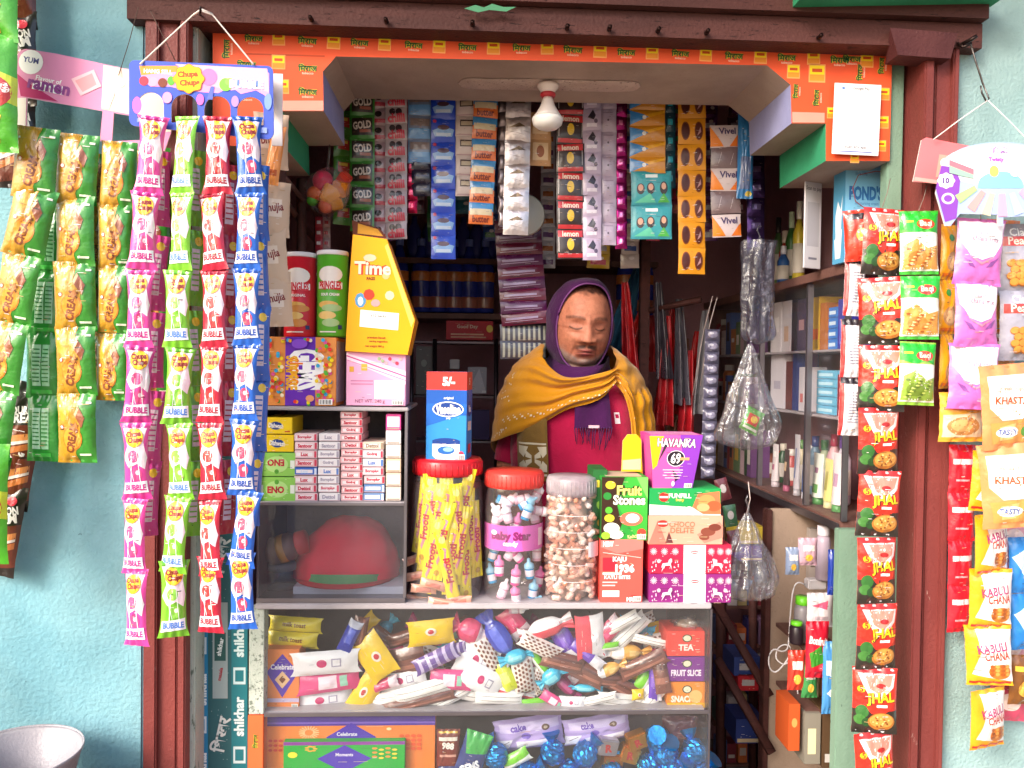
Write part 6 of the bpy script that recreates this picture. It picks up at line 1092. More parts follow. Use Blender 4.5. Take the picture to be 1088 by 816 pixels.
for i,(y0,y1,c,t,cc_) in enumerate(((671,697,'#e84a40','TEA','#f8e8e0'),(698,724,'#7a2a8a','FRUIT SLICE','#f4e4f4'),(725,752,'#f08a2a','SNACK IT','#f8f0e0'))):
    carton('slice_carton',['red carton topping the three small cartons at the right end of the sweets','purple FRUIT SLICE carton in the middle of the three small cartons','orange SNACK IT carton at the bottom of the three small cartons'][i],'carton',709,y0,749,y1,1.622,.08,c,front=[('E',.05,.45,.26,.32,'#3a4a2a'),('E',.05,.45,.20,.24,'#e8dcc0'),('T',t,.0,-.3,.26,cc_,0,1.6,.04)]+([('R',-1,-1,1,-.6,'#f4b01c'),('E',.5,-.1,.35,.5,'#f4b870')] if i==2 else []))
mb=MB(); mb.ball((0,0,0),(.030,.022,.016),BAGP(),n=20,k=12,jit=.7,seed=5); mb.ball((0,.002,-.002),(.024,.016,.011),M('#b89a7a','foil'),n=14,k=8,jit=.6,seed=2); tag(mb.build('crumpled_bag',loc=P(730,663,1.66)),'crumpled clear bag with brown sweets on top of the red carton','bag')
# ------------------------------------------------ bottom shelf
carton('gift_carton','large orange chocolate gift carton with violet band on the bottom shelf','carton',283,761,462,860,1.625,.05,'#f0843a',front=[('R',-1,.80,1,1,'#4a2a9a'),('R',-1,.84,1,.88,'#7a5ac8'),('P',[(-.3,.55),(0,.86),(.3,.55),(0,.2)],'#4a2ab0'),('T','Celebrate',-.05,.62,.04,'#f4ecf8',0,.6,.02)]+[('L',-.5+.12*math.cos(a/3),.66+.12*math.sin(a/3)*1.2,-.5+.05*math.cos(a/3),.66+.05*math.sin(a/3)*1.2,.0015,'#f8d8a0') for a in range(19)]+[('E',.70+.07*(i%4)-.1,.58-.09*(i//4),.03,.035,'#e85a2a') for i in range(16)]+[('E',-.95+.06*(i%3),.5-.1*(i//3),.025,.03,'#d83a2a') for i in range(9)]+[('E',.45,.74,.03,.03,'#f8d8a0')])
carton('gift_carton','green chocolate gift carton with violet diamond in front of the orange one','carton',301,788,430,860,1.608,.016,'#18a838',front=[('R',-1,.90,1,1,'#8a3a9a'),('P',[(-.45,.5),(0,.90),(.45,.5),(0,.1)],'#4a2ab0'),('T','Moments',.0,.62,.05,'#f4ecf8',0,.8,.02)]+[('E',-.85+.0*i,.62,.08,.09,'#f4e03a') for i in range(1)]+[('E',-.55+.07*math.cos(i*.9),.8+.07*math.sin(i*.9),.04,.02,'#f4b03a') for i in range(7)]+[('E',.5+.11*(i%4),.80-.12*(i//4)-.04*(i%2),.045,.03,'#f4d03a' if i%2 else '#f0903a') for i in range(12)])
o=pillow(*dims(26,52,1.63),.008,'#7a2c24',[('R',-.8,.55,.8,.7,'#e8dcd0'),('T','988',0,.35,.14,'#f4ece4',-6,1.2,.05),('R',-.7,-.1,.7,.0,'#d8a090'),('R',-.8,.85,.8,.92,'#d8a82a')],seed=2.).build('sachet',loc=P(476,800,1.63)); tag(o,'maroon sachet printed 988 on the bottom shelf beside the gift cartons','sachet')
o=pillow(*dims(30,60,1.62),.010,'#2a3a7a',[('P',[(-1,1),(1,1),(1,.35),(-.6,.2)],'#3aa84a'),('T','GEMS',0,-.25,.16,'#f4f4fa',35,1.5,.05),('E',-.4,-.75,.2,.1,'#e8c03a')],seed=3.).build('sweets_pouch',loc=P(501,806,1.62)); o.rotation_euler=(0,R(18),0); tag(o,'blue and green sweets pouch lettered GEMS on the bottom shelf','pouch')
for i,(x,y,w_,h_,r_) in enumerate(((562,778,76,34,8),(634,774,74,28,8))):
    o=pillow(*dims(w_,h_,1.66),.018,'#b9a4dc',[('P',[(-1,-.2),(-.5,-.1),(-.7,-.9),(-1,-.9)],'#e8e4f0'),('R',-.85,.3,.9,.8,'#cfc0ea'),('T','cake',-.3,.55,.22,'#6a4ab0',0,.5,.04),('E',-.1,.0,.14,.2,'#7a62c0'),('E',.5,.4,.12,.18,'#6a5048'),('E',.5,.4,.06,.09,'#b8a898'),('L',-.9,-.55,-.6,-.2,.001,'#3a3448'),('R',-.4,-.7,.8,-.3,'#efe8f8')],seed=i+2.,kind='plastic').build('cake_packet',loc=P(x,y,1.66)); o.rotation_euler=(0,R(-r_),0)
    tag(o,['left lilac cake packet lying above the blue foil sweets','right lilac cake packet ending beside the gold foil cubes'][i],'packet')
def crink(mb,m,s_):
    n,k=26,18; vs=[]; fs=[]
    for j in range(k+1):
        ph=math.pi*j/k
        for i in range(n):
            t=2*math.pi*i/n; d=Vector((math.sin(ph)*math.cos(t),math.sin(ph)*math.sin(t),math.cos(ph))); q=.021*(1+.22*abs(noise.noise(d*4.5+Vector((s_,0,0))))-.16*abs(noise.noise(d*9+Vector((0,s_,3)))))
            vs.append(d*q)
    for j in range(k):
        for i in range(n): fs+=[(j*n+i,(j+1)*n+i,(j+1)*n+(i+1)%n),(j*n+i,(j+1)*n+(i+1)%n,j*n+(i+1)%n)]
    mb.add(vs,fs,m,False)
def foilball(c,s_): mb=MB(); crink(mb,M(c,'metal'),s_); mb.lathe([(.004,.018),(.012,.028),(.016,.036)],M(c,'metal'),n=10,smooth=False); return mb.mesh('foil_sweet')
FBM=[foilball('#1c86d0',i) for i in range(3)]
for i,(x,y) in enumerate(((527,803),(587,799),(622,801),(698,784),(737,798),(606,820),(650,822),(690,814),(715,816),(745,820),(560,822),(672,838),(630,840),(585,842),(708,800),(540,836),(735,838))):
    o=bpy.data.objects.new('foil_sweet',FBM[i%3]); C.objects.link(o); o.location=P(x,y,1.635+.01*(i%2)); o.scale=[1.22]*3; o.rotation_euler=(rnd.uniform(-1,1),rnd.uniform(-1,1),rnd.uniform(0,6)); 
    tag(o,'round sweet in crinkled bright blue foil in the bottom shelf heap','foil sweet','blue foil sweets on the bottom shelf')
for i,(x,y,c,r_) in enumerate(((645,792,'#c8c0c8',10),(676,786,'#d89a4a',-15),(650,808,'#c88040',5),(668,800,'#d89a4a',20))):
    mb=MB(); mb.box(-.022,-.012,-.018,.022,.012,.018,M(c,'metal'),.003); mb.decals([('T','R',0,0,.5,'#b83a3a',10,1,.05)],lambda u,v,o:Vector((u*.022,-.012-o,v*.018)),.022,.018); o=mb.build('foil_cube',loc=P(x,y,1.64+.004*i)); o.rotation_euler=(.1,R(r_),.2)
    tag(o,['silver foil cube between the blue foil sweets','upper gold foil cube beside the right lilac packet','lower coppery foil cube under the silver one','gold foil cube touching the upper gold one'][i],'foil sweet')
put('green',548,806,34,16,30,1.63); KM_.clear(); 
o=pillow(*dims(40,36,1.68),.014,'#6a3844',[('R',-.5,-.2,.5,.2,'#8a5060')],seed=2.).build('sweets_pouch',loc=P(722,778,1.68)); tag(o,'dim maroon pouch at the right end of the bottom shelf','pouch')
mb=MB(); 
o=pillow(*dims(26,16,1.63),.006,'#2a2a6a',[],seed=2.).build('wrapper',loc=P(478,822,1.62)); tag(o,'dark blue wrapper below the maroon sachet on the bottom shelf','wrapper')
# ------------------------------------------------ basin in the lower left corner
p=P(18,790,1.38); k_=1.38/830; r=62*k_*1.06
e=empty('metal_basin',(P(14,790,1.44).x,1.44,P(14,835,1.40).z-.06),'round dented aluminium basin at the lower left corner','basin')
mb=MB(); STE=worn('aluminium','#98959c','#aaa6ac','#76727a',scale=6,bump=.35,rough=.3); zt_=P(10,803,1.44).z-e.location.z; r=P(82,776,1.44).x-e.location.x
mb.lathe([(.0001,.0),(r*.70,0),(r*.80,.012),(r*.97,zt_-.006),(r,zt_),(r*.99,zt_+.003),(r*.955,zt_-.002),(r*.78,.014),(.0001,.004)],STE,n=64); mb.build('bowl',e)
mb=MB(); mb.lathe([(r*1.0,zt_-.001),(r*1.012,zt_+.003),(r*1.0,zt_+.006),(r*.985,zt_+.003),(r*1.0,zt_-.001)],STE,n=64,caps=False); mb.build('rim',e)
z0=e.location.z; st=empty('stool',(e.location.x,1.44,0),'low wooden stool carrying the aluminium basin','stool')
mb=MB(); mb.box(-.17,-.13,z0-.03,.17,.13,z0-.001,SHELFW,.003); mb.build('seat',st)
for sx in(-1,1):
    for sy in (-1,1): mb=MB(); mb.hexa([(sx*.15-.015,sy*.11-.015,0),(sx*.15+.015,sy*.11-.015,0),(sx*.15+.015,sy*.11+.015,0),(sx*.15-.015,sy*.11+.015,0)],[(sx*.14-.015,sy*.10-.015,z0-.03),(sx*.14+.015,sy*.10-.015,z0-.03),(sx*.14+.015,sy*.10+.015,z0-.03),(sx*.14-.015,sy*.10+.015,z0-.03)],SHELFW); mb.build('leg',st)
# ------------------------------------------------ glass wall cabinet on the right interior wall
XC=P(904,430,1.70).x; Yn=1.72; Yf=PX(750,430,XC).y; CW=.17
z_lo=P(904,556,1.70).z; z_hi=P(899,291,1.72).z
def zat(px,py): return PX(px,py,XC).z
zr1=zat(860,372); zr2=zat(860,440)
e=empty('wall_cabinet',(XC,Yn,z_lo),'glass fronted wall cabinet of toiletries along the right wall','wall cabinet')
def cp(nm,x0,y0,z0,x1,y1,z1,m,b=.001): mb=MB(); mb.box(x0-XC,y0-Yn,z0-z_lo,x1-XC,y1-Yn,z1-z_lo,m,b); return mb.build(nm,e)
cp('bottom_board',XC-.012,Yn,z_lo-.018,XC+CW,Yf,z_lo,SHELFW); cp('top_board',XC-.015,Yn,z_hi,XC+CW,Yf,z_hi+.022,SHELFW)
cp('edge_trim',XC-.016,Yn-.003,z_lo-.022,XC-.0125,Yf,z_lo-.004,ALU)
cp('edge_trim',XC-.010,Yn-.008,z_lo+.001,XC+.004,Yn-.001,z_hi-.001,ALU)
cp('shelf',XC+.010,Yn,zr1-.006,XC+CW,Yf,zr1,worn('pale_shelf','#9a9298','#aaa2a8','#6f686e',scale=4)); cp('shelf',XC+.010,Yn,zr2-.006,XC+CW,Yf,zr2,worn('pale_shelf','','','',1))
cp('back_panel',XC+CW+.001,Yn,z_lo,XC+CW+.004,Yf,z_hi,worn('cab_back2','#9a9698','#aaa6a8','#7a7678',scale=3))
cp('end_panel',XC+.006,Yf-.006,z_lo+.001,XC+CW,Yf,z_hi-.001,SHELFW)
Ym=PX(808,430,XC).y; Ym2=PX(858,430,XC).y
for y_ in (Ym,Ym2): cp('upright',XC-.006,y_-.006,z_lo+.001,XC+.008,y_+.006,z_hi-.001,ALU)
cp('glass_door',XC-.001,Yn,z_lo+.001,XC+.001,Ym2-.007,z_hi-.001,clear('cabinet_glass','ffffff',.015,.02,fk=.10),0); cp('glass_door',XC-.001,Ym2+.007,z_lo+.001,XC+.001,Ym-.007,z_hi-.001,clear('cabinet_glass','ffffff',.015,.02,fk=.10),0); cp('glass_door',XC-.001,Ym+.007,z_lo+.001,XC+.001,Yf-.007,z_hi-.001,clear('cabinet_glass','ffffff',.015,.02,fk=.10),0)
def wall_item(name,label,cat,px0,px1,zb,py_top,c,front=(),dx=.03,dep=.06,kind='paper',end=(),group=None):
    """a carton on a cabinet shelf, front turned to the shop (-X)"""
    y1=PX(px0,400,XC+dx).y; y0=PX(px1,400,XC+dx).y; h=PX((px0+px1)/2,py_top,XC+dx).z-zb; w_=y1-y0
    mb=MB(); mb.box(0,0,0,dep,w_,h,M(c,kind),.0008)
    if front: mb.decals(front,lambda u,v,o:Vector((-o,w_*(1-u)/2,h*(v+1)/2)),w_/2,h/2,kind=kind)
    if end: mb.decals(end,lambda u,v,o:Vector((dep*(u+1)/2,-o,h*(v+1)/2)),dep/2,h/2,kind=kind)
    o=mb.build(name,loc=(XC+dx,y0,zb)); tag(o,label,cat,group); return o
def tubep(label,px,zb,py_top,wpx,c,cap,des=(),dx=.04,group=None):
    q=PX(px,400,XC+dx); h=PX(px,py_top,XC+dx).z-zb; w_=.0022*wpx
    e_=empty('cream_tube',(XC+dx,q.y,zb),label,'cream tube',group); b=MB()
    def f(u,v):
        a=2*math.pi*u; k=1-v; return (w_*math.cos(a)*(.62*k+.02)*.8, w_*math.sin(a)*(.75+.25*v), .018+v*(h-.018))
    b.grid(f,20,8,M(c,'plastic')); 
    if des: b.decals(des,lambda u,v,o:Vector((-(w_*.8*(.62*(1-(v+1)/2)+.02)*math.cos(u*.9)+o+.0003), -w_*math.sin(u*.9)*.8,.018+(v+1)/2*(h-.018))),w_,h/2,sub=.3,kind='plastic')
    b.build('tube_body',e_); c_=MB(); c_.lathe([(w_*.5,0),(w_*.55,.001),(w_*.5,.0175)],M(cap,'plastic'),n=18); c_.build('cap',e_)
T1=[('R',-.7,.3,.7,.6,'#ffffff'),('R',-.5,-.4,.5,-.1,'#b86a8a')]
A_='on the upper glass cabinet shelf'
for (lab,a,b_,pt,c,fr) in (('white carton with a pale side, leftmost '+A_,818,829,322,'#d8d2d8',[('R',-.6,-.2,.6,.4,'#f0ecf0')]),('white carton with a tan label, second '+A_,830,839,320,'#cfc8cc',[('R',-.5,-.6,.5,0,'#c8a890')]),('narrow black carton between white and violet cartons, '+A_,840,845,318,'#2a2230',[]),('dark violet carton just left of the near upright, '+A_,846,855,318,'#4a3a5a',[('R',-.6,-.2,.6,.2,'#c89aa0')]),('yellow carton just right of the near upright, '+A_,861,869,316,'#c8a02a',[('R',-.8,-.6,.8,-.2,'#d86a2a')]),('orange brown carton beside the yellow one, '+A_,870,876,322,'#a8642a',[]),('tall violet blue carton nearest the viewer, '+A_,889,897,318,'#3a3aa0',[('R',-.5,-.8,.5,.2,'#6a6ad0')])):
    wall_item('carton',lab,'carton',a,b_,zr1+.001,pt,c,fr)
for i in range(4):
    for j in range(2):
        wall_item('soap_carton','small blue and white soap carton of the blue stack in the upper glass cabinet','soap carton',869+j*9.5,877.5+j*9.5,zr1+.001+i*.019,(0,0)[0] or 0,'#3a6ac0',[('R',-.8,-.3,.8,.5,'#8ab8e8')],dx=.035,group='blue soap stack in the glass cabinet') if False else None
def stack(px0,px1,zb,n,hh,c,des,lab,grp,dx=.035):
    for i in range(n):
        y1=PX(px0,400,XC+dx).y; y0=PX(px1,400,XC+dx).y; w_=y1-y0; mb=MB(); mb.box(0,0,0,.06,w_,hh-.001,M(c,'paper'),.0008); mb.decals(des,lambda u,v,o:Vector((-o,w_*(1-u)/2,(hh-.001)*(v+1)/2)),w_/2,hh/2)
        o=mb.build('soap_carton',loc=(XC+dx,y0,zb+i*hh)); tag(o,lab.replace('soap carton','soap carton, '+ORD[i]+',' if i<n-1 else 'soap carton, topmost,'),'soap carton',grp)
stack(868,878,zr1+.001,4,.026,'#2f6ac0',[('R',-.8,-.2,.7,.5,'#a8cdf0')],'small blue soap carton stacked on the upper cabinet shelf, left pile','left blue soap pile')
stack(879,888,zr1+.001,4,.026,'#3a7acc',[('R',-.8,-.4,.7,.3,'#c8dff4')],'small blue soap carton stacked on the upper cabinet shelf, right pile','right blue soap pile')
M_='on the middle glass cabinet shelf'
for (lab,a,b_,pt,c,fr) in (('tall white carton '+M_,819,833,376,'#d4d0da',[('R',-.5,-.3,.5,.0,'#b0acc0')]),('brown narrow carton right of the tall white one, '+M_,835,841,384,'#6a3a3a',[]),('dark blue carton left of the near upright, '+M_,842,847,372,'#2a3a7a',[]),('white slim carton touching the near upright, '+M_,849,855,390,'#c8c4cc',[('R',-.5,-.6,.5,-.2,'#c86a6a')]),('deep red carton nearest the viewer, '+M_,890,897,398,'#8a1c2a',[])):
    wall_item('carton',lab,'carton',a,b_,zr2+.001,pt,c,fr)
stack(868,888,zr2+.001,5,.022,'#6ab4d8',[('R',-.8,-.4,.7,.3,'#b8e0f0')],'pale blue soap carton stacked on the middle cabinet shelf','pale blue soap pile')
for i,(px,hh_,c,cp_,nm2) in enumerate(((815,498,'#3a4a3a','#d8d0c8','dark green'),(820,488,'#8a4a3a','#2a2a2a','russet'),(831,492,'#5a3a2a','#c84a2a','brown'),(834,484,'#2a5a3a','#e8e0d0','bottle green'),(843,490,'#c85a5a','#f0e8e0','coral'),(854,480,'#d8c8a0','#5a8a4a','straw'),(864,486,'#3a6a9a','#e8e8e8','sky blue'),(868,476,'#8ab0c8','#3a5a9a','ice blue'),(878,480,'#c8d8b0','#3a7a3a','mint'),(888,474,'#e0b0b8','#b83a5a','rose'),(898,476,'#d8d0e0','#6a4a9a','lavender'))):
    q=PX(px,400,XC+.10); h=PX(px,hh_-12,XC+.10).z-z_lo; r_=.019; b=MB(); b.lathe([(r_*.9,0),(r_,.004),(r_,h*.66),(r_*.45,h*.80),(r_*.42,h*.82)],M(c,'plastic'),n=18); o=b.build('bottle',loc=(XC+.10,q.y,z_lo+.001)); tag(o,nm2+' bottle at the back of the lowest cabinet shelf','bottle')
    b=MB(); b.lathe([(r_*.48,h*.821),(r_*.52,h*.83),(r_*.5,h)],M(cp_,'plastic'),n=14); b.build('cap',o); b=MB(); b.lathe([(r_*1.01,h*.15),(r_*1.02,h*.16),(r_*1.02,h*.5),(r_*1.01,h*.51)],M('#e8e0d8'),n=18); b.build('paper_label',o)
rs_=random.Random(5)
for j,(zb_,top_,where) in enumerate(((zr1,346,'upper'),(zr2,406,'middle'),(z_lo,468,'lowest'))):
    px=752.0; n_=0
    for c,cn in (('#c8a83a','mustard'),('#b03040','red'),('#d8d0cc','white'),('#4a6ab0','blue'),('#c87a3a','orange'),('#6a8a5a','olive'),('#d8b8c0','pale pink'),('#7a4a8a','violet')):
        w_=rs_.uniform(4.5,7); wall_item('carton','%s carton in the far half of the glass wall cabinet, %s shelf'%(cn,where),'carton',px,px+w_-.6,zb_+.001,top_+rs_.uniform(-12,10)-(px-752)*.18,c,[('R',-.6,rs_.uniform(-.5,.1),.6,rs_.uniform(.2,.7),rs_.choice(['#f0e8e0','#2a2a3a','#f0c84a']))],dx=.032); px+=w_
tubep('white and rose cream tube leftmost on the lowest cabinet shelf',826,z_lo+.001,472,10,'#e4dce0','#c8bcc4',T1)
tubep('small black cream tube between two white tubes on the lowest cabinet shelf',838,z_lo+.001,478,8,'#5a4a4a','#c86a8a',[('R',-.6,-.2,.6,.3,'#e8c8a0')])
tubep('slim white cream tube left of the near upright on the lowest shelf',849,z_lo+.001,462,8,'#e8e4ea','#d8d4da',[('R',-.3,-.6,.3,.5,'#8a9ac8')])
tubep('blue cream tube just behind the near upright on the lowest shelf',858,z_lo+.001,462,8,'#3a6ab0','#e8e8f0')
tubep('large white and green herbal cream tube on the lowest shelf',872,z_lo+.001,482,13,'#e8eee4','#4a8a4a',[('R',-.8,-.8,.8,-.4,'#5a9a4a'),('R',-.5,.1,.5,.35,'#9a6a8a')])
tubep('pale yellow cream tube between white tubes on the lowest shelf',883,z_lo+.001,488,10,'#e4dc8a','#d8d4a0',[('R',-.4,-.5,.4,.4,'#a8a04a')])
tubep('white and lilac cream tube nearest the viewer on the lowest shelf',893,z_lo+.001,482,12,'#efe8ee','#5a9a5a',[('R',-.6,-.3,.6,.2,'#c8a0c0')])
for i,(lab,px,pt,c,zb) in enumerate((('yellow jar low in the far half of the glass cabinet',768,450,'#b8942a',z_lo),('red jar low in the far half of the glass cabinet',781,462,'#a8242a',z_lo),('lime jar lowest at the far end of the glass cabinet',757,468,'#8a9a2a',z_lo),('orange jar on the middle shelf in the far half of the cabinet',775,388,'#b86a2a',zr2),('amber jar on the middle shelf nearer the plastic bags',789,392,'#a88a4a',zr2),('dark green bottle on the lowest shelf behind the hanging bag',800,440,'#2a4a2a',z_lo),('brown jar on the upper shelf in the far half',770,340,'#7a4a3a',zr1),('grey jar on the upper shelf beside the middle upright',797,334,'#8a8488',zr1))):
    q=PX(px,400,XC+.05); h=PX(px,pt,XC+.05).z-zb; mb=MB(); r_=.022; mb.lathe([(r_*.9,0),(r_,.004),(r_,h*.75),(r_*.7,h*.84)],M(c,'plastic'),n=18); o=mb.build('jar',loc=(XC+.05,q.y,zb+.001)); tag(o,lab,'jar'); l=MB(); l.lathe([(r_*.72,h*.845),(r_*.75,h*.86),(r_*.73,h)],M('#c8c4c0','plastic'),n=18); l.build('lid',o)
# goods on top of the cabinet
zt_=z_hi+.023
carton('cream_carton','large pale blue face cream carton standing on the cabinet beside the white payment card','carton',897,175,940,279,1.70,.05,'#7ab8dc',front=[('T','since 1846',-.2,.82,.045,'#4a7ab0',0,.6,.01),('T','POND\'S',.05,.42,.15,'#2f6aa8',0,1.7,.05),('T','moisturising cream',.1,.20,.04,'#4a7ab0',0,1.2,.01),('R',-.1,-.02,.5,.08,'#2a6ac8'),('R',-1,-1,1,-.95,'#c8e0f0')],left=[('P',[(-1,1),(1,1),(1,-1),(-1,-1)],'#4f9ac4'),('P',[(-.6,.0),(-.2,.3),(.3,.1),(.6,.4),(.4,-.4),(-.5,-.5)],'#d8e8f0'),('P',[(-.7,-.5),(.6,-.3),(.4,-.9),(-.5,-.9)],'#e8f0f4')],rz=3)
mb=MB(); a=P(855,240,1.80); mb.box(0,0,0,.055,.004,P(855,190,1.80).z-zt_,M('#dcd8de'),.001)
hh=P(855,190,1.80).z-zt_; mb.decals([('T','Scan to pay',0,.8,.06,'#6a6a78'),('R',-.7,-.5,.7,.5,'#c4c0c8'),('R',-.5,-.8,.5,-.75,'#8a8898')],lambda u,v,o:Vector((.0275*(u+1),-o,hh*(v+1)/2)),.0275,hh/2)
o=mb.build('payment_card',loc=(a.x,1.80,zt_)); o.rotation_euler=(0,0,R(25)); tag(o,'white standing payment card on the cabinet left of the blue cream carton','card')
for i,(px,pt,c,cc_,lab) in enumerate(((826,232,'#5a7a4a','#2a2a2a','green bottle leftmost on top of the cabinet'),(833,246,'#b83a2a','#e8d8c8','short red bottle second from left on top of the cabinet'),(840,226,'#3a6a34','#c8e0c0','clear green bottle in the middle on top of the cabinet'),(848,215,'#c8b43a','#e8e4d8','yellow bottle right beside the white standing card'),(843,262,'#2a5a9a','#e8e8f0','short blue jar in front of the bottles on the cabinet'))):
    q=PX(px,300,XC+.05); h=PX(px,pt,XC+.05).z-zt_; r_=.016; e_=empty('bottle',(XC+(.05 if i<4 else .02),q.y,zt_),lab,'bottle'); b=MB(); b.lathe([(r_*.9,0),(r_,.004),(r_,h*.6),(r_*.4,h*.78)],M(c,'plastic'),n=18); b.build('bottle_body',e_); b=MB(); b.lathe([(r_*.45,h*.782),(r_*.5,h*.80),(r_*.48,h)],M(cc_,'plastic'),n=14); b.build('cap',e_); b=MB(); b.lathe([(r_*1.01,h*.12),(r_*1.015,h*.14),(r_*1.01,h*.48)],M('#d8d0c4'),n=18); b.build('paper_label',e_)
# plastic bags hanging before the cabinet
def bag(name,label,cx,y0,y1,wt,wb,Y,cat='bag',mat=None,n=9,knot=True,seed=0):
    a=P(cx,y0,Y); b=P(cx,y1,Y); L=a.z-b.z; k=Y/830; mb=MB(); m=mat or BAGP()
    def f(u,v):
        t=u*2*math.pi; prof=wt+(wb-wt)*min(1,(v/.75))**.9; prof*= (1 if v<.88 else math.sqrt(max(0,1-((v-.88)/.12)**2))*.9+.1)
        r_=prof/2*k*(1+.14*math.sin(t*n+v*4+seed)+.22*noise.noise((math.cos(t)*1.5,math.sin(t)*1.5,v*4+seed)))
        return (r_*math.cos(t), r_*.6*math.sin(t), -L*v)
    mb.grid(f,54,22,m); 
    if knot: mb.tube([(0,0,-.004),(.003,0,.012),(-.004,0,.028),(0,0,.040)],.0022,m,n=6)
    o=mb.build(name,loc=a); tag(o,label,cat); return o
bag('plastic_bag','big clear empty bag hanging from the cabinet right of the gift cartons',794,545,638,5,64,1.66,seed=2)
mb_=None
bag('plastic_bag','bunched bluish clear bag hanging at the middle of the glass cabinet',806,256,366,38,34,1.92,n=6,mat=clear('blue_film','ccccd8',.14,.10,bump=.7,hcol='77778a',rough=.25),seed=5)
bag('plastic_bag','clear bag with a green packet inside, hanging before the glass cabinet',797,366,478,4,62,1.88,seed=9)
w,h=dims(24,26,1.9); o=pillow(w,h,.008,'#5aa83a',[('R',-.7,-.4,.5,.5,'#c8342a'),('E',0,.1,.4,.3,'#e8c84a'),('R',-.8,-.8,.8,-.6,'#e8e8d8')],seed=3.).build('snack_packet',loc=P(799,447,1.885)); o.rotation_euler=(0,R(25),R(15)); tag(o,'small green and red packet inside the clear hanging bag','packet')
# under the cabinet: plank wall, rack of pouches, charger
a=P(817,700,1.98); b=P(864,700,1.98); mb=MB(); mb.box(a.x,1.98,.12,b.x+.16,2.0,z_lo-.02,PLANK,.002); tag(mb.build('plank_partition'),'beige worn plank partition under the wall cabinet','partition')
mb=MB(); mb.box(a.x-.015,1.97,.12,a.x-.001,2.005,z_lo-.02,DARKW,.002); tag(mb.build('partition_edge'),'dark timber edging on the beige plank partition','edging')
e=empty('charger',P(866,620,1.86),'white phone charger block with a looped white cable beside the plank partition','charger'); o_=e.location
mb=MB(); mb.box(-.022,-.012,-.012,.024,.015,.012,M('#e8e4e8','plastic'),.003); mb.build('charger_block',e)
pts=[(855,621),(848,619),(843,626),(840,650),(838,680),(836,690),(830,692),(822,690),(817,698),(818,710),(824,714),(831,708),(838,698),(840,688),(833,685),(826,690),(825,700),(833,706),(841,702),(843,712),(847,730),(849,760),(846,785)]
sm_=[]
for i in range(len(pts)-1):
    for t in (0,.34,.67):
        p0,p1,p2,p3=[pts[max(0,min(len(pts)-1,i+j))] for j in(-1,0,1,2)]
        cr=lambda q:.5*((2*p1[q])+(-p0[q]+p2[q])*t+(2*p0[q]-5*p1[q]+4*p2[q]-p3[q])*t*t+(-p0[q]+3*p1[q]-3*p2[q]+p3[q])*t**3)
        sm_.append((cr(0),cr(1)))
mb=MB(); mb.tube([P(x,y,1.855-.004*math.sin(i*.4))-o_ for i,(x,y) in enumerate(sm_)],.0018,M('#f0ecee','plastic')); mb.build('cable',e); q=P(846,788,1.855)-o_; mb=MB(); mb.box(q.x-.005,q.y-.003,q.z-.008,q.x+.005,q.y+.003,q.z+.008,M('#f0ecee','plastic'),.001); mb.build('plug',e)
carton('metal_box','pale grey stacked card slips behind the charger under the cabinet','card stack',860,562,874,618,1.95,.02,'#b0a49c',front=[('R',-.8,-.9+.45*i,.8,-.85+.45*i,'#6a5e58') for i in range(4)])
YR=1.78
for (x0,x1,y,lab) in ((852,890,685,'upper'),(852,890,752,'lower')):
    a=P(x0,y,YR); b=P(x1,y,YR); mb=MB(); mb.box(a.x,YR-.02,a.z-.01,b.x,YR+.16,a.z,SHELFW,.001); tag(mb.build('shelf'),lab+' small shelf behind the sage board under the wall cabinet','shelf')
def smalljar(px,y0,y1,wd,lab,body,lid,Y=YR):
    cx,w_,zb,h=rectW(px-wd/2,y0,px+wd/2,y1,Y); e_=empty('pickle_jar',(cx,Y+w_/2,zb),lab,'jar'); r_=w_/2; b=MB(); b.lathe([(r_*.9,0),(r_,.004),(r_,h*.7),(r_*.75,h*.82)],M(body,'plastic'),n=20); b.build('jar_body',e_); b=MB(); b.lathe([(r_*.8,h*.822),(r_*.85,h*.84),(r_*.83,h)],M(lid,'plastic'),n=20); b.build('lid',e_)
smalljar(856,636,684,17,'clear jar with a bright green lid beside the charger cable','#8a8488','#6ac82a')
smalljar(849,662,686,14,'dark berry jar with a green lid, lower left of the other green lid','#2a2026','#6ac82a',Y=YR-.03)
o=pillow(*dims(26,62,YR-.05),.012,'#c81c34',[('T','Bonfruit',0,.35,.14,'#f8f0f0',-6,1.6,.04),('P',[(-.8,-.1),(.2,.2),(.5,-.4),(-.6,-.6)],'#3a8a2a'),('E',.3,-.6,.3,.12,'#e84a5a')],seed=4.).build('fruit_pouch',loc=P(868,690,YR-.05)); tag(o,'red fruit pouch with white lettering below the green-lidded jars','pouch')
o=pillow(*dims(18,80,YR-.06),.010,'#4a90d0',[('R',-.7,.1,.7,.5,'#c8e0f4'),('P',[(-.6,-.4),(.6,-.1),(.5,-.6)],'#e8f0f8')],seed=4.).build('blue_pouch',loc=P(882,720,YR-.06)); tag(o,'pale blue water pouch half behind the sage board','pouch')
o=pillow(*dims(14,50,YR-.06),.010,'#1c3a9a',[],seed=6.).build('blue_pouch',loc=P(886,608,YR-.06)); tag(o,'deep blue pouch half behind the sage board beside the charger','pouch')
o=pillow(*dims(30,38,YR-.04),.012,'#d8d0d4',[('P',[(-.8,.3),(.5,.6),(.4,.1)],'#e85a7a'),('R',-.5,-.5,.5,-.3,'#b8a8b0')],seed=6.).build('white_pouch',loc=P(871,648,YR-.02)); tag(o,'white and pink pouch right of the green-lidded jar','pouch')
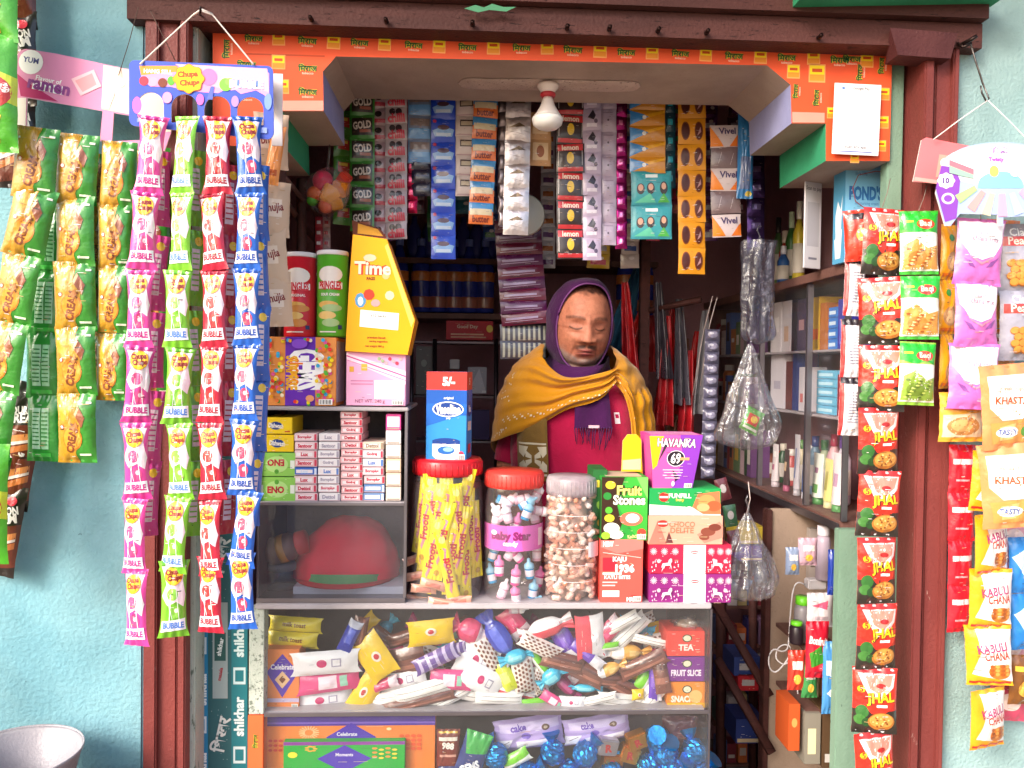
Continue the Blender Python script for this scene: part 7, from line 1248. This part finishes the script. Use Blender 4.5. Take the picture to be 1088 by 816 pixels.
for i,(x0,x1,y0,y1,c,lab,fr) in enumerate(((838,850,748,798,'#c8582a','orange carton at the bottom beside the plank partition',[('E',0,.2,.5,.2,'#e8a05a')]),(855,872,758,812,'#8a8478','grey brown carton with a cream price slip under the lower shelf',[('R',-.6,-.6,.4,.4,'#e8e0b0')]),(874,888,756,816,'#5a4430','dark brown carton lowest behind the sage board',[('R',-.6,-.8,.3,-.5,'#c8c4c0')]))):
    carton('carton',lab,'carton',x0,y0,x1,y1,YR-.03,.08,c,front=fr)
# dim lower corner between counter and partition
for i,(p0,p1,r_,lab) in enumerate((((760,640,2.1),(818,740,1.98),.014,'slanted dark plank crossing behind the clear bag'),((762,700,2.05),(820,800,1.95),.014,'lower slanted dark plank in the dim corner'),((766,560,2.3),(766,860,2.3),.016,'dark upright timber right of the counter'),((800,560,2.35),(800,860,2.35),.014,'second dark upright timber nearer the partition'))):
    a=P(*p0); b=P(*p1); mb=MB(); mb.tube([Vector((0,0,0)),b-a],r_,DARKW,n=4); tag(mb.build('timber',loc=a),lab,'timber')
for (x0,y0,x1,y1,c,lab,Y) in ((781,560,812,578,'#b8a03a','dull yellow carton on the dim rack behind the clear bag',2.25),(786,580,815,596,'#5a3a8a','violet carton under the yellow one behind the clear bag',2.25),(780,698,808,718,'#3a4a8a','blue printed carton in the dim corner right of the counter',2.1),(784,716,806,734,'#c82a34','red bowl-shaped pack under the blue printed carton',2.1),(782,764,812,790,'#2a3a7a','dark blue carton lowest in the dim corner',2.1)):
    carton('carton',lab,'carton',x0,y0,x1,y1,Y,.10,c,front=[('R',-.6,-.4,.6,.3,'#c8c0c0')] if 'blue printed' in lab else [('R',-.9,-.9,.9,-.6,'#c8b08a')])
ms=variants(2,lambda i:sach(14,24,'#3a6a4a' if i else '#6a2a34',[('E',0,.1,.5,.4,'#c8c0c0')],i+2.,Y=1.9))
packet_strip('sachet_strip','short dark strip of small packets hanging beside the orange biscuit cartons','sachet strip','small strips by the counter',[(768,520),(776,548),(780,575)],1.9,24,ms,part='sachet')
cord('hanging_string','thin string from the cabinet edge to the big clear bag',[P(795,512,1.68),P(797,530,1.67),P(793,548,1.66)],.0012,'#c8b8b0')
cord('cable','thin brown wire looping on the front of the blue cream carton',[P(x,y,1.675) for x,y in ((958,184),(930,182),(912,186),(906,200),(909,214),(920,222),(932,224))],.0010,'#8a4a4a')

# crowded low rack right of the partition and in the dim corner
rs=random.Random(21)
i=0
for row,(yb,hh_) in enumerate(((612,26),(644,26),(686,30),(726,30),(768,34),(812,34))):
    for px in range(762,812,11):
        c=['#3a3a7a','#7a2a34','#b8a878','#3a5a4a','#8a6a8a','#c86a3a','#5a6a9a','#c8c0c0','#4a2a3a'][(i*4+row)%9]; n2=['indigo','maroon','khaki','moss green','mauve','copper','slate blue','off-white','aubergine'][(i*4+row)%9]
        x0=px+rs.uniform(-1,1); carton('carton','%s small carton on the dim rack, row %s from the top, column %s'%(n2,['one','two','three','four','five','six'][row],['one','two','three','four','five'][(px-762)//11]),'carton',x0,yb-hh_*rs.uniform(.6,1),x0+9.5,yb,2.42,.05,c,front=[('R',-.7,-.4,.7,rs.uniform(-.1,.5),'#c8b8b0')]); i+=1
    a=P(758,yb,2.41); b_=P(816,yb,2.41); mb=MB(); mb.box(a.x,2.41,a.z-.010,b_.x,2.52,a.z-.001,SHELFW,.001); tag(mb.build('shelf'),'dim rack shelf in the corner right of the counter, row %s from the top'%['one','two','three','four','five','six'][row],'shelf')
for i,(px,y0,y1,c,l,lab) in enumerate(((878,560,618,'#b8a8b8','#e8e0e8','lilac jar beside the charger high under the cabinet'),(866,710,750,'#d8c8a0','#c8402a','cream jar with a red lid on the lower small shelf'),(880,706,750,'#8a5a3a','#e8c83a','brown jar with a yellow lid on the lower small shelf'))):
    smalljar(px,y0,y1,15,lab,c,l,Y=YR+.05)
for i,(x,y,w_,h_,c) in enumerate(((846,712,20,44,'#c83a2a'),(860,722,18,40,'#3a8a4a'),(858,586,22,30,'#c8a0b0'),(842,596,16,30,'#8a9ab8'))):
    o=pillow(*dims(w_,h_,YR-.03),.010,c,[('R',-.6,.1,.6,.5,'#f0e8e0'),('E',0,-.4,.4,.25,'#e8b84a')],seed=i+2.).build('pouch',loc=P(x,y,YR-.03)); tag(o,['red pouch beside the looped charger cable','green pouch below the red fruit pouch','pale pink pouch just above the charger','pale blue pouch left of the charger block'][i],'pouch')
# ------------------------------------------------ the shopkeeper
YP=2.12; XP=P(611,400,YP).x; kk=YP/830
def zz(py,Y=YP): return P(611,py,Y).z
hc=Vector((P(620.5,344,2.04).x, 2.10, P(620.5,344,2.04).z))      # head centre (eye height)
TILT=R(8)
def HT(p):    # head-local -> world; head nods forward a little and tips to the right
    q=Matrix.Rotation(TILT,3,'X')@Matrix.Rotation(R(3.5),3,'Y')@Matrix.Rotation(R(5),3,'Z')@Vector(p); return hc+q
g2=lambda x,z,cx,cz,sx,sz: math.exp(-((x-cx)/sx)**2-((z-cz)/sz)**2)
def face(p):
    x,y,z=p
    if y>.02: return y
    f=0
    t=max(0,min(1,(.010-z)/.040))
    if z>-.034: f+=(.006+.014*t**1.3)*math.exp(-(x/(.0105+.0075*t))**2)*(1 if z<.012 else math.exp(-((z-.012)/.016)**2))
    else: f+=.020*math.exp(-(x/.018)**2)*math.exp(-((z+.034)/.006)**2)
    for s in (-1,1):
        f+=.008*g2(x,z,s*.0195,-.031,.0085,.0080)
        f-=.0105*g2(x,z,s*.031,.005,.016,.013); f+=.0085*g2(x,z,s*.032,-.001,.0135,.0095)
        f-=.0032*g2(x,z,s*.032,-.0135,.015,.0035)                     # bag under the eye
        f+=.0045*g2(x,z,s*.030,.024,.020,.0075)
        f+=.005*g2(x,z,s*.043,-.030,.018,.018)
        f-=.0045*g2(x,z,s*(.026+.25*max(0,-.045-z)),-.060,.004,.022)  # nasolabial fold
    f+=.004*g2(x,z,0,.06,.05,.04)
    for s in (-1,1): f-=.0022*g2(x,z,s*.006+.25*s*0,.022,.0022,.010); f-=.003*g2(x,z,s*.052,-.006,.010,.002); f+=.003*g2(x,z,s*.030,-.080,.012,.016); f-=.004*g2(x,z,s*.058,.030,.012,.025); f+=.002*g2(x,z,s*.028,-.028,.014,.010)
    f-=.0013*(math.exp(-((z-.052-.1*x*x/.03)/.0018)**2)+math.exp(-((z-.066-.1*x*x/.03)/.0018)**2))*math.exp(-(x/.035)**4)
    f+=.0065*g2(x,z,0,-.0585,.022,.0045)+.0085*g2(x,z,0,-.0680,.020,.0055)-.0045*g2(x,z,0,-.0625,.025,.0022)
    f+=.004*g2(x,z,0,-.057,.030,.012)
    f-=.004*g2(x,z,0,-.081,.018,.005); f+=.008*g2(x,z,0,-.096,.022,.012)
    return y-f
def headpt(u,v):
    th=2*math.pi*u; ph=math.pi*v
    d=Vector((math.sin(ph)*math.cos(th),math.sin(ph)*math.sin(th),math.cos(ph)))
    cp=abs(math.cos(ph)); rr=(1-cp**3.0)**(1/3.0) if d.z<0 else (1-cp**2.2)**(1/2.2)
    x,y,z=math.cos(th)*rr*.077,math.sin(th)*rr*.095,d.z*(.120 if d.z>0 else .109)
    j=max(0,(-z-.01)/.11); x*=1-.12*j**2.0; 
    if y>0: y*=1-.25*j
    else: y*=1-.06*j
    if z>0: x*=1.02
    return Vector((x,face((x,y,z)),z-.0))
hb=MB(); SKT=M('#804a38','matte')
hb.grid(lambda u,v:HT(headpt(u,v)),180,150,SKT,flip=True)
for s in (-1,1): hb.ball(HT((s*.078,.012,-.012)),(.008,.018,.030),SKT,n=14,k=10)
def limb(pts,rs):
    P_=[Vector(p) for p in pts]; m=[]; rr=[]
    for i in range(len(P_)-1):
        n=max(2,int((P_[i+1]-P_[i]).length/.012))
        for t in range(n): f=t/n; m.append(P_[i].lerp(P_[i+1],f)); rr.append(rs[i]+(rs[i+1]-rs[i])*f)
    m.append(P_[-1]); rr.append(rs[-1])
    N_=14; vs=[]; fs=[]
    for j,p in enumerate(m):
        d=(m[min(j+1,len(m)-1)]-m[max(j-1,0)]).normalized(); a=d.orthogonal().normalized() if j==0 else (a-d*a.dot(d)).normalized(); b=d.cross(a)
        for i in range(N_): t=2*math.pi*i/N_; vs.append(p+(a*math.cos(t)+b*math.sin(t))*rr[j])
    for j in range(len(m)-1):
        for i in range(N_): fs.append((j*N_+i,j*N_+(i+1)%N_,(j+1)*N_+(i+1)%N_,(j+1)*N_+i))
    fs.append(tuple(range(N_))[::-1]); fs.append(tuple((len(m)-1)*N_+i for i in range(N_))); hb.add(vs,fs,SKT,True)
    hb.ball(P_[-1],rs[-1],SKT,n=12,k=8); hb.ball(P_[0],rs[0],SKT,n=12,k=8)
FLO=.12; zs_=zz(408); X0=XP
limb([hc+Vector((0,.02,-.03)),hc+Vector((-.005,.03,-.13)),(X0,YP+.01,zz(392))],[.058,.056,.065])
def torso_ring(tab,grow=0):
    n=40; vs=[]; fs=[]
    for (z,a,b,yo) in tab:
        for i in range(n):
            t=2*math.pi*i/n; c,s=math.cos(t),math.sin(t); e_=2/2.5
            vs.append((X0+(a+grow)*abs(c)**e_*(1 if c>0 else -1), YP+yo+(b+grow)*abs(s)**e_*(1 if s>0 else -1), z))
    for j in range(len(tab)-1):
        for i in range(n): fs.append((j*n+i,j*n+(i+1)%n,(j+1)*n+(i+1)%n,(j+1)*n+i))
    fs.append(tuple(range(n))[::-1]); fs.append(tuple((len(tab)-1)*n+i for i in range(n))); return vs,fs
TT=[(.86,.150,.105,0),(.95,.155,.110,0),(1.05,.150,.112,-.01),(1.15,.155,.112,-.012),(1.27,.165,.112,-.01),(zz(450),.165,.110,-.005),(zz(425),.155,.100,0),(zz(408),.130,.083,.005),(zz(398),.100,.066,.01),(zz(388),.068,.056,.012)]
vs,fs=torso_ring(TT); hb.add(vs,fs,SKT,True)
ctz=zz(640,1.6)+.0   # counter top height is P(514,640,1.6).z
ctz=P(514,640,1.60).z
for s in (-1,1):
    sh=Vector((X0+s*.135,YP+.005,zz(418))); el=Vector((X0+s*.178,YP+.02,zz(415)-.265)); wr=Vector((X0+s*.150,1.975,ctz+.050)); pm=Vector((X0+s*.135,1.905,ctz+.032))
    limb([sh,el],[.050,.040]); limb([el,el.lerp(wr,.35),wr],[.041,.038,.027]); limb([wr,wr.lerp(pm,.5)],[.027,.026])
    for i in range(4):
        bx=pm+Vector((s*(-.030+.020*i),.022,.0)); limb([wr.lerp(pm,.4)+Vector((s*(-.012+.008*i),0,0)),bx],[.015,.0115])
        L=(.034,.040,.037,.029)[i]; k1=bx+Vector((s*.002*i,-.6*L-.01,.004)); k2=k1+Vector((0,-.65*L,-.004)); k3=k2+Vector((0,-.42*L,-.009)); limb([bx,k1,k2,k3],[.0095,.0088,.0080,.0070])
    th=wr.lerp(pm,.35)+Vector((-s*.022,0,-.004)); limb([th,th+Vector((-s*.020,-.026,-.004)),th+Vector((-s*.026,-.050,-.009)),th+Vector((-s*.024,-.068,-.014))],[.012,.0105,.0095,.008])
    limb([(X0+s*.085,YP,.90),(X0+s*.095,YP-.01,.53),(X0+s*.10,YP+.01,FLO+.08)],[.080,.055,.038]); limb([(X0+s*.10,YP+.03,FLO+.035),(X0+s*.11,YP-.11,FLO+.022),(X0+s*.11,YP-.17,FLO+.018)],[.035,.028,.018])
tmp=hb.build('tmp'); md=tmp.modifiers.new('r','REMESH'); md.mode='VOXEL'; md.voxel_size=.0023; md.use_smooth_shade=True
sm_m=tmp.modifiers.new('s','SMOOTH'); sm_m.factor=.5; sm_m.iterations=1
dg=bpy.context.evaluated_depsgraph_get(); me=bpy.data.meshes.new_from_object(tmp.evaluated_get(dg)); bpy.data.objects.remove(tmp)
# skin tones: lips, brows, short hair, stubble; also painted highlights, nostril and mouth shade
inv=(Matrix.Rotation(TILT,3,'X')@Matrix.Rotation(R(3.5),3,'Y')@Matrix.Rotation(R(5),3,'Z')).inverted()
at=me.color_attributes.new('tone','FLOAT_COLOR','POINT'); buf=[0.0]*(4*len(me.vertices))
sk=rgb('#b8745a'); lip=rgb('#8a4048'); hair=rgb('#16100f'); gry=rgb('#a39a94'); lid=rgb('#7a4436'); lash_nostril=rgb('#1a100e')
def mixc(a,b,t): t=max(0,min(1,t)); return tuple(a[i]*(1-t)+b[i]*t for i in range(4))
for i,v in enumerate(me.vertices):
    c=sk; q=v.co-hc
    if q.length<.16:
        q=inv@q; x,y,z=q
        if y<.03:
            nz_=.5+.5*noise.noise(q*160)
            c=mixc(c,rgb('#cc8a6c'),.5*g2(x,z,0,.055,.05,.03)+.35*g2(x,z,0,-.04,.02,.02)+.3*sum(g2(x,z,s*.045,-.028,.02,.02) for s in(-1,1)))  # painted highlights on forehead, nose and cheeks
            c=mixc(c,lid,.25*sum(g2(x,z,s*.031,.006,.020,.010) for s in(-1,1)))
            for s in (-1,1):
                bz=.0265-.22*(abs(x)-.033)**2/.03; 
                if .012<x*s<.056: c=mixc(c,hair,(.5*nz_+.25)*math.exp(-((z-bz)/.0046)**4))
                lz=-.0045+.004*((x*s-.032)/.014)**2
                if abs(x*s-.032)<.0155: c=mixc(c,lash_nostril,.95*math.exp(-((z-lz)/.0020)**2))
                c=mixc(c,lash_nostril,.8*g2(x,z,s*.0088,-.0368,.0046,.0022))  # nostril shade painted on
            c=mixc(c,lip,.9*g2(x,z,0,-.0585,.023,.0038)+.95*g2(x,z,0,-.0680,.021,.005)); c=mixc(c,rgb('#3a1a1a'),.9*math.exp(-((z+.0625+.1*x*x/.02)/.0016)**2)*math.exp(-(x/.025)**4))  # lip colour, then painted shade in the mouth crease
            if z<.02:
                mz=-.0480-.22*max(0,abs(x)-.008)
                c=mixc(c,hair,(.3*nz_+.75)*math.exp(-((z-mz)/.0062)**4)*math.exp(-(x/.031)**6)*(1-.5*math.exp(-(x/.003)**2)))
                c=mixc(c,gry,(.35+.6*nz_)*max(0,min(1,(-.076-z+.45*max(0,abs(x)-.018))/.010))*max(0,min(1,(z+.116)/.010))*(1 if y<-.01 else 0))
                c=mixc(c,gry,.5*nz_*max(0,min(1,(abs(x)-.045)/.012))*max(0,min(1,(-.045-z)/.02)))
            hl=.083-.35*max(0,abs(x)-.035)
            c=mixc(c,hair,(.6+.4*nz_)*max(0,min(1,(z-hl+.006*noise.noise(q*90))/.010)))
        else: c=hair
    buf[4*i:4*i+4]=c
at.data.foreach_set('color',buf)
def skin(nt,b):
    a=N(nt,'Attribute'); a.attribute_name='tone'
    t0=N(nt,'TexCoord'); m0=N(nt,'TexNoise',Scale=70.0,Detail=8.0,Roughness=.75); nt.links.new(t0.outputs['Object'],m0.inputs['Vector']); r0=ramp(nt,m0.outputs['Fac'],[(.3,(.62,.56,.54,1)),(.6,(1.08,1.06,1.05,1))])
    mm=nt.nodes.new('ShaderNodeMixRGB'); mm.blend_type='MULTIPLY'; mm.inputs[0].default_value=.8; nt.links.new(a.outputs['Color'],mm.inputs[1]); nt.links.new(r0,mm.inputs[2]); nt.links.new(mm.outputs[0],b.inputs['Base Color'])
    b.inputs['Roughness'].default_value=.55; b.inputs['Specular IOR Level'].default_value=.35
    b.inputs['Subsurface Weight'].default_value=.05; b.inputs['Subsurface Radius'].default_value=(.01,.004,.002)
    tc=N(nt,'TexCoord'); n=N(nt,'TexNoise',Scale=160.0,Detail=5.0); nt.links.new(tc.outputs['Object'],n.inputs['Vector']); bp=N(nt,'Bump',Strength=.35,Distance=.0015); nt.links.new(n.outputs['Fac'],bp.inputs['Height']); nt.links.new(bp.outputs[0],b.inputs['Normal'])
me.materials.clear(); me.materials.append(custom('skin',skin)); 
for p_ in me.polygons: p_.material_index=0; p_.use_smooth=True
man=bpy.data.objects.new('person',me); C.objects.link(man)
tag(man,'man behind the counter looking down, purple head scarf, mustard shawl over a crimson shirt','person')
def child(mb,nm): o=mb.build(nm,man); return o
# shirt
def fabric(name,c1,c2,scale=9,weave=420,sheen=.3,bump=.9):
    def fn(nt,b):
        tc=N(nt,'TexCoord'); n=N(nt,'TexNoise',Scale=float(scale),Detail=6.0); nt.links.new(tc.outputs['Object'],n.inputs['Vector']); nt.links.new(ramp(nt,n.outputs['Fac'],[(.3,rgb(c1)),(.7,rgb(c2))]),b.inputs['Base Color'])
        b.inputs['Roughness'].default_value=.9; b.inputs['Specular IOR Level'].default_value=.15; b.inputs['Sheen Weight'].default_value=sheen
        w1=N(nt,'TexNoise',Scale=float(weave),Detail=2.0); nt.links.new(tc.outputs['Object'],w1.inputs['Vector']); w2=N(nt,'TexNoise',Scale=22.0,Detail=4.0,Distortion=1.2); nt.links.new(tc.outputs['Object'],w2.inputs['Vector'])
        b1=N(nt,'Bump',Strength=bump,Distance=.001); nt.links.new(w1.outputs['Fac'],b1.inputs['Height']); b2=N(nt,'Bump',Strength=.45,Distance=.008); nt.links.new(w2.outputs['Fac'],b2.inputs['Height']); nt.links.new(b1.outputs[0],b2.inputs['Normal']); nt.links.new(b2.outputs[0],b.inputs['Normal'])
    return custom(name,fn)
SH=fabric('crimson_jersey','#a8103c','#b91848'); MU=fabric('mustard_shawl','#c4800f','#d09018'); PU=fabric('purple_scarf','#3c1240','#4a1a50',sheen=.15); KH=fabric('khaki_weave','#7a5c2a','#8a6a34'); TR=fabric('trouser_cloth','#2a2c34','#34363e')
mb=MB(); TS=[(z,a+.012,b+.012,yo) for z,a,b,yo in TT[1:-1]]; vs,fs=torso_ring(TS); mb.add(vs,fs[:-2],SH,True)
for s in (-1,1):
    sh=Vector((X0+s*.132,YP+.005,zz(418))); el=Vector((X0+s*.178,YP+.02,zz(415)-.265)); e2_=sh.lerp(el,.74); vs=[];fs=[];d=(e2_-sh).normalized(); a=Vector((0,1,0)); b=d.cross(a); n=24
    for j in range(9):
        p=sh.lerp(e2_,j/8); r_=.054-.004*j/8
        for i in range(n): t=2*math.pi*i/n; q=r_*(1+.05*math.sin(3*t+j*.9)); vs.append(p+a*math.cos(t)*q+b*math.sin(t)*q)
    for j in range(8):
        for i in range(n): fs.append((j*n+i,j*n+(i+1)%n,(j+1)*n+(i+1)%n,(j+1)*n+i))
    mb.add(vs,fs,SH,True)
def chest(px,py,o):   # point on the shirt front under photo pixel px,py
    z=zz(py,2.0); x=P(px,py,2.0).x
    for i in range(len(TS)-1):
        if TS[i][0]<=z<=TS[i+1][0]:
            f=(z-TS[i][0])/(TS[i+1][0]-TS[i][0]); a_=TS[i][1]*(1-f)+TS[i+1][1]*f; b_=TS[i][2]*(1-f)+TS[i+1][2]*f; yo=TS[i][3]*(1-f)+TS[i+1][3]*f; break
    else: a_,b_,yo=TS[4][1],TS[4][2],TS[4][3]
    r_=max(0,1-(abs(x-X0)/a_)**2.5)**(1/2.5); return Vector((x,YP+yo-b_*r_-o,z))
mb.add([chest(653,438,.001),chest(659,438,.001),chest(660,450,.001),chest(654,450,.001)],[(3,2,1,0)],M('#e8d8dc','cloth')); mb.add([chest(654.2,440,.0016),chest(658,440,.0016),chest(658.6,444,.0016),chest(654.8,444,.0016)],[(3,2,1,0)],M('#b0224a','cloth'))
child(mb,'shirt')
mb=MB(); vs,fs=torso_ring([(.84,.163,.118,0),(.93,.168,.122,0),(.99,.165,.122,0)]); mb.add(vs,fs[:-2],TR,True)
for s in(-1,1):
    n=24; vs=[];fs=[]; J=[((X0+s*.082,YP,.93),.095),((X0+s*.09,YP-.005,.72),.085),((X0+s*.095,YP-.01,.53),.070),((X0+s*.10,YP+.01,FLO+.10),.062)]
    for p,r_ in J:
        for i in range(n): t=2*math.pi*i/n; vs.append((p[0]+r_*math.cos(t),p[1]+r_*math.sin(t),p[2]))
    for j in range(3):
        for i in range(n): fs.append((j*n+i,j*n+(i+1)%n,(j+1)*n+(i+1)%n,(j+1)*n+i))
    mb.add(vs,fs,TR,True)
child(mb,'trousers')
# shawl
EN=[(355,30,34),(366,35,38),(374,45,42),(382,56,45),(392,66,48),(405,74,51),(425,82,55),(450,86,57),(480,88,58),(540,88,59)]
def env(py):
    py=max(EN[0][0],min(EN[-1][0],py))
    for i in range(len(EN)-1):
        if EN[i][0]<=py<=EN[i+1][0]:
            f=(py-EN[i][0])/(EN[i+1][0]-EN[i][0]); f=f*f*(3-2*f)*.5+f*.5; return EN[i][1]*(1-f)+EN[i+1][1]*f, EN[i][2]*(1-f)+EN[i+1][2]*f
LOW=[(524,470),(545,460),(575,446),(605,431),(632,418),(649,407),(654,414),(659,440),(663,475),(668,506),(698,510)]
def low(px):
    px=max(LOW[0][0],min(LOW[-1][0],px))
    for i in range(len(LOW)-1):
        if LOW[i][0]<=px<=LOW[i+1][0]: f=(px-LOW[i][0])/(LOW[i+1][0]-LOW[i][0]); return LOW[i][1]*(1-f)+LOW[i+1][1]*f
def shawl(u,t,off=0):
    th=2*math.pi*u; c,s=math.cos(th),math.sin(th)     # s<0 is the front
    pxa=610+83*c*1.02
    if s<0: lo=low(pxa); up=366+34*max(0,-s)**3
    else: lo=low(pxa)*(1-s)+515*s if c<0 else 510+5*s; up=366-8*s
    if s<0 and c<0: lo=lo
    py=up+(lo-up)*t; a,b=env(py)
    # below the neck the envelope follows the band; keep the neckline tight
    e_=2/2.25; x=abs(c)**e_*(1 if c>0 else -1)*a; y=abs(s)**e_*(1 if s>0 else -1)*b
    fr=max(0,-s)
    fold=.006*math.sin(t*17+c*2.5+1.2*noise.noise((c*2,s*2,t*3)))*(.4+.6*fr)+.005*noise.noise((c*2.2,s*2.2+t*1.3,t*3.1))+.003*math.sin(t*39+c*6)
    fold+=.012*math.exp(-((t-.1)/.16)**2)                       # bunched roll at the neck
    if c>.45 and t>.3: fold+=.007*math.sin(th*26+t*2)           # vertical folds of the hanging end
    n=Vector((c,s,0)).normalized(); k_=kk
    return Vector((X0-.002+x*k_+n.x*(fold*(1-.6*abs(c))+off), YP+y*k_+n.y*(fold+off)+.0, zz(py)+.004*math.sin(c*9+t*3)*fr))
mb=MB(); mb.grid(lambda u,v:shawl(u,v),260,60,MU,flip=True); mb.grid(lambda u,v:shawl(u,v,-.004),260,60,MU)
mb.grid(lambda u,v:shawl(u,1,-.004+.004*v),260,1,MU)
WHT=M('#e8dcc4','cloth')
for i in range(46):
    f=i/45; u=.5+.08+.30*f; t=.80+.03*math.sin(i*2.1); 
    q=shawl(u,t,.0012); du=(shawl(u+.002,t,.0012)-q).normalized(); dt=(shawl(u,t-.02,.0012)-q).normalized(); r_=.0022 if i%3 else .0034
    mb.add([q-du*r_-dt*r_*.6,q+du*r_-dt*r_*.5,q+du*r_*.6+dt*r_,q-du*r_*.7+dt*r_*.8],[(0,1,2,3)],WHT)
for i in range(26):
    u=.5+rnd.uniform(.02,.10); t=rnd.uniform(.25,.6) if i<14 else rnd.uniform(.9,.98)
    q=shawl(u,t,.0012); du=(shawl(u+.002,t,.0012)-q).normalized(); dt=(shawl(u,t-.02,.0012)-q).normalized(); r_=.002; mb.add([q-du*r_-dt*r_,q+du*r_-dt*r_,q+du*r_+dt*r_,q-du*r_+dt*r_],[(0,1,2,3)],WHT)
child(mb,'shawl')
# woven khaki hanging end on the left of the chest
def panel(u,v,o=0):
    px=549+31*u+2*v; py=436+74*v; q=chest(px,py,.020+o+.004*math.sin(u*9)+.002*math.sin(v*11)); q.y-=.008*(1-abs(2*u-1)); return q
mb=MB(); mb.grid(lambda u,v:panel(u,v),16,28,KH,flip=True); mb.grid(lambda u,v:panel(u,v,-.003),16,28,KH)
des=[('R',-.9,.02,.9,.07,'#d8ccb0'),('R',-.9,-.86,.9,-.80,'#d8ccb0')]
for sx in (-1,1):
    for sy in (-1,1):
        cx_,cy_=0,-.38; des+=[('P',[(cx_+sx*.1,cy_),(cx_+sx*.5,cy_+sy*.05),(cx_+sx*.5,cy_+sy*.24),(cx_+sx*.1,cy_+sy*.10)],'#d8ccb0'),('P',[(cx_+sx*.62,cy_+sy*.04),(cx_+sx*.9,cy_+sy*.16),(cx_+sx*.9,cy_+sy*.36),(cx_+sx*.3,cy_+sy*.34)],'#d8ccb0')]
des=[(d[0],[(a,b) for a,b in d[1]],d[2]) if d[0]=='P' else d for d in des]
mb.decals(des,lambda u,v,o:panel((u+1)/2,(1-v)/2,o+.0008),.04,.09,sub=.12,kind='cloth'); child(mb,'shawl_end')
# head scarf: rim round the face, shell over the head, wrap under the chin
RC=Vector((0,-.02,-.004))
def rim(t):
    c,s=math.cos(t),math.sin(t)      # s=1 top
    x=.0745*abs(c)**.82*(1 if c>0 else -1)*(1-.02*max(0,-s)); z=(.116 if s>0 else .113)*s+.0
    return Vector((x, -.040-.030*max(0,s)**2-.018*max(0,-s)**3, z-.002))
def hood(u,v,off=0):
    t=2*math.pi*u; r0=rim(t); c,s=math.cos(t),math.sin(t)
    ph=v*math.pi/2; 
    ex=Vector((.094*c*math.cos(ph)**.7,0,(.128 if s>0 else .130)*s*math.cos(ph)**.7)); ex.y=-.020-.03*max(0,s)**2*(1-v)-.025*max(0,-s)**3*(1-v)+.135*math.sin(ph)
    w_=min(1,v/.16); w_=w_*w_*(3-2*w_); q=r0.lerp(ex,w_) if v<.16 else ex
    q=q+Vector((c,0,s))*( .0035*math.sin(v*math.pi/.16) if v<.16 else 0)
    nn=Vector((c*math.cos(ph),math.sin(ph),s*math.cos(ph))); q+=nn*(off+(.0050*math.sin(v*22+3*c)+.0035*math.sin(v*9-5*t))*w_*(.5+.5*max(0,-s)+.3)+.004*noise.noise((c*3,s*3,v*5)))
    return HT(q)
mb=MB(); mb.grid(lambda u,v:hood(u,v),120,40,PU); mb.grid(lambda u,v:hood(u,v,-.003),120,40,PU,flip=True)
mb.tube([HT(rim(2*math.pi*i/60)+Vector((0,-.0015,0))) for i in range(61)],.0022,M('#7a4a80','cloth'),n=6)
def wrap(u,v,off=0):
    t=2*math.pi*u; c,s=math.cos(t),math.sin(t); z=-.086-.100*v; r_=.080+.036*math.sin(v*1.6)+.008*math.sin(v*9+c*2)+.005*math.sin(t*5+v*6)
    q=HT((0,.012,z)); return Vector((q.x+(r_+off)*c, q.y+(r_+off)*s*(1.0), q.z-.034*max(0,-s)**2+.004*math.sin(3*t)))
mb.grid(lambda u,v:wrap(u,v),80,20,PU,flip=True); child(mb,'head_scarf')
# scarf end with tassels hanging over the shirt
def tail(u,v,o=0):
    px=611+36*u+(u-.5)*4*v; py=412+42*v; q=chest(px,py,.016+o+.004*math.sin(u*8+1)); return q
mb=MB(); mb.grid(lambda u,v:tail(u,v),14,20,PU,flip=True); mb.grid(lambda u,v:tail(u,v,-.003),14,20,PU)
mb.add([tail(.38,.93,.001),tail(.66,.93,.001),tail(.66,1,.001),tail(.38,1,.001)],[(0,1,2,3)],M('#e0b8c4','cloth'))
for i in range(15):
    a=tail(i/14,.98); py=454+rnd.uniform(12,24); b=chest(611+36*i/14+rnd.uniform(-3,3),py,.016); mb.tube([a,a.lerp(b,.5)+Vector((rnd.uniform(-.003,.003),-.002,0)),b],.0016,PU,n=5,taper=.6)
child(mb,'scarf_end')
for (x,y) in ((585,402),(600,404),(606,410)):
    pass
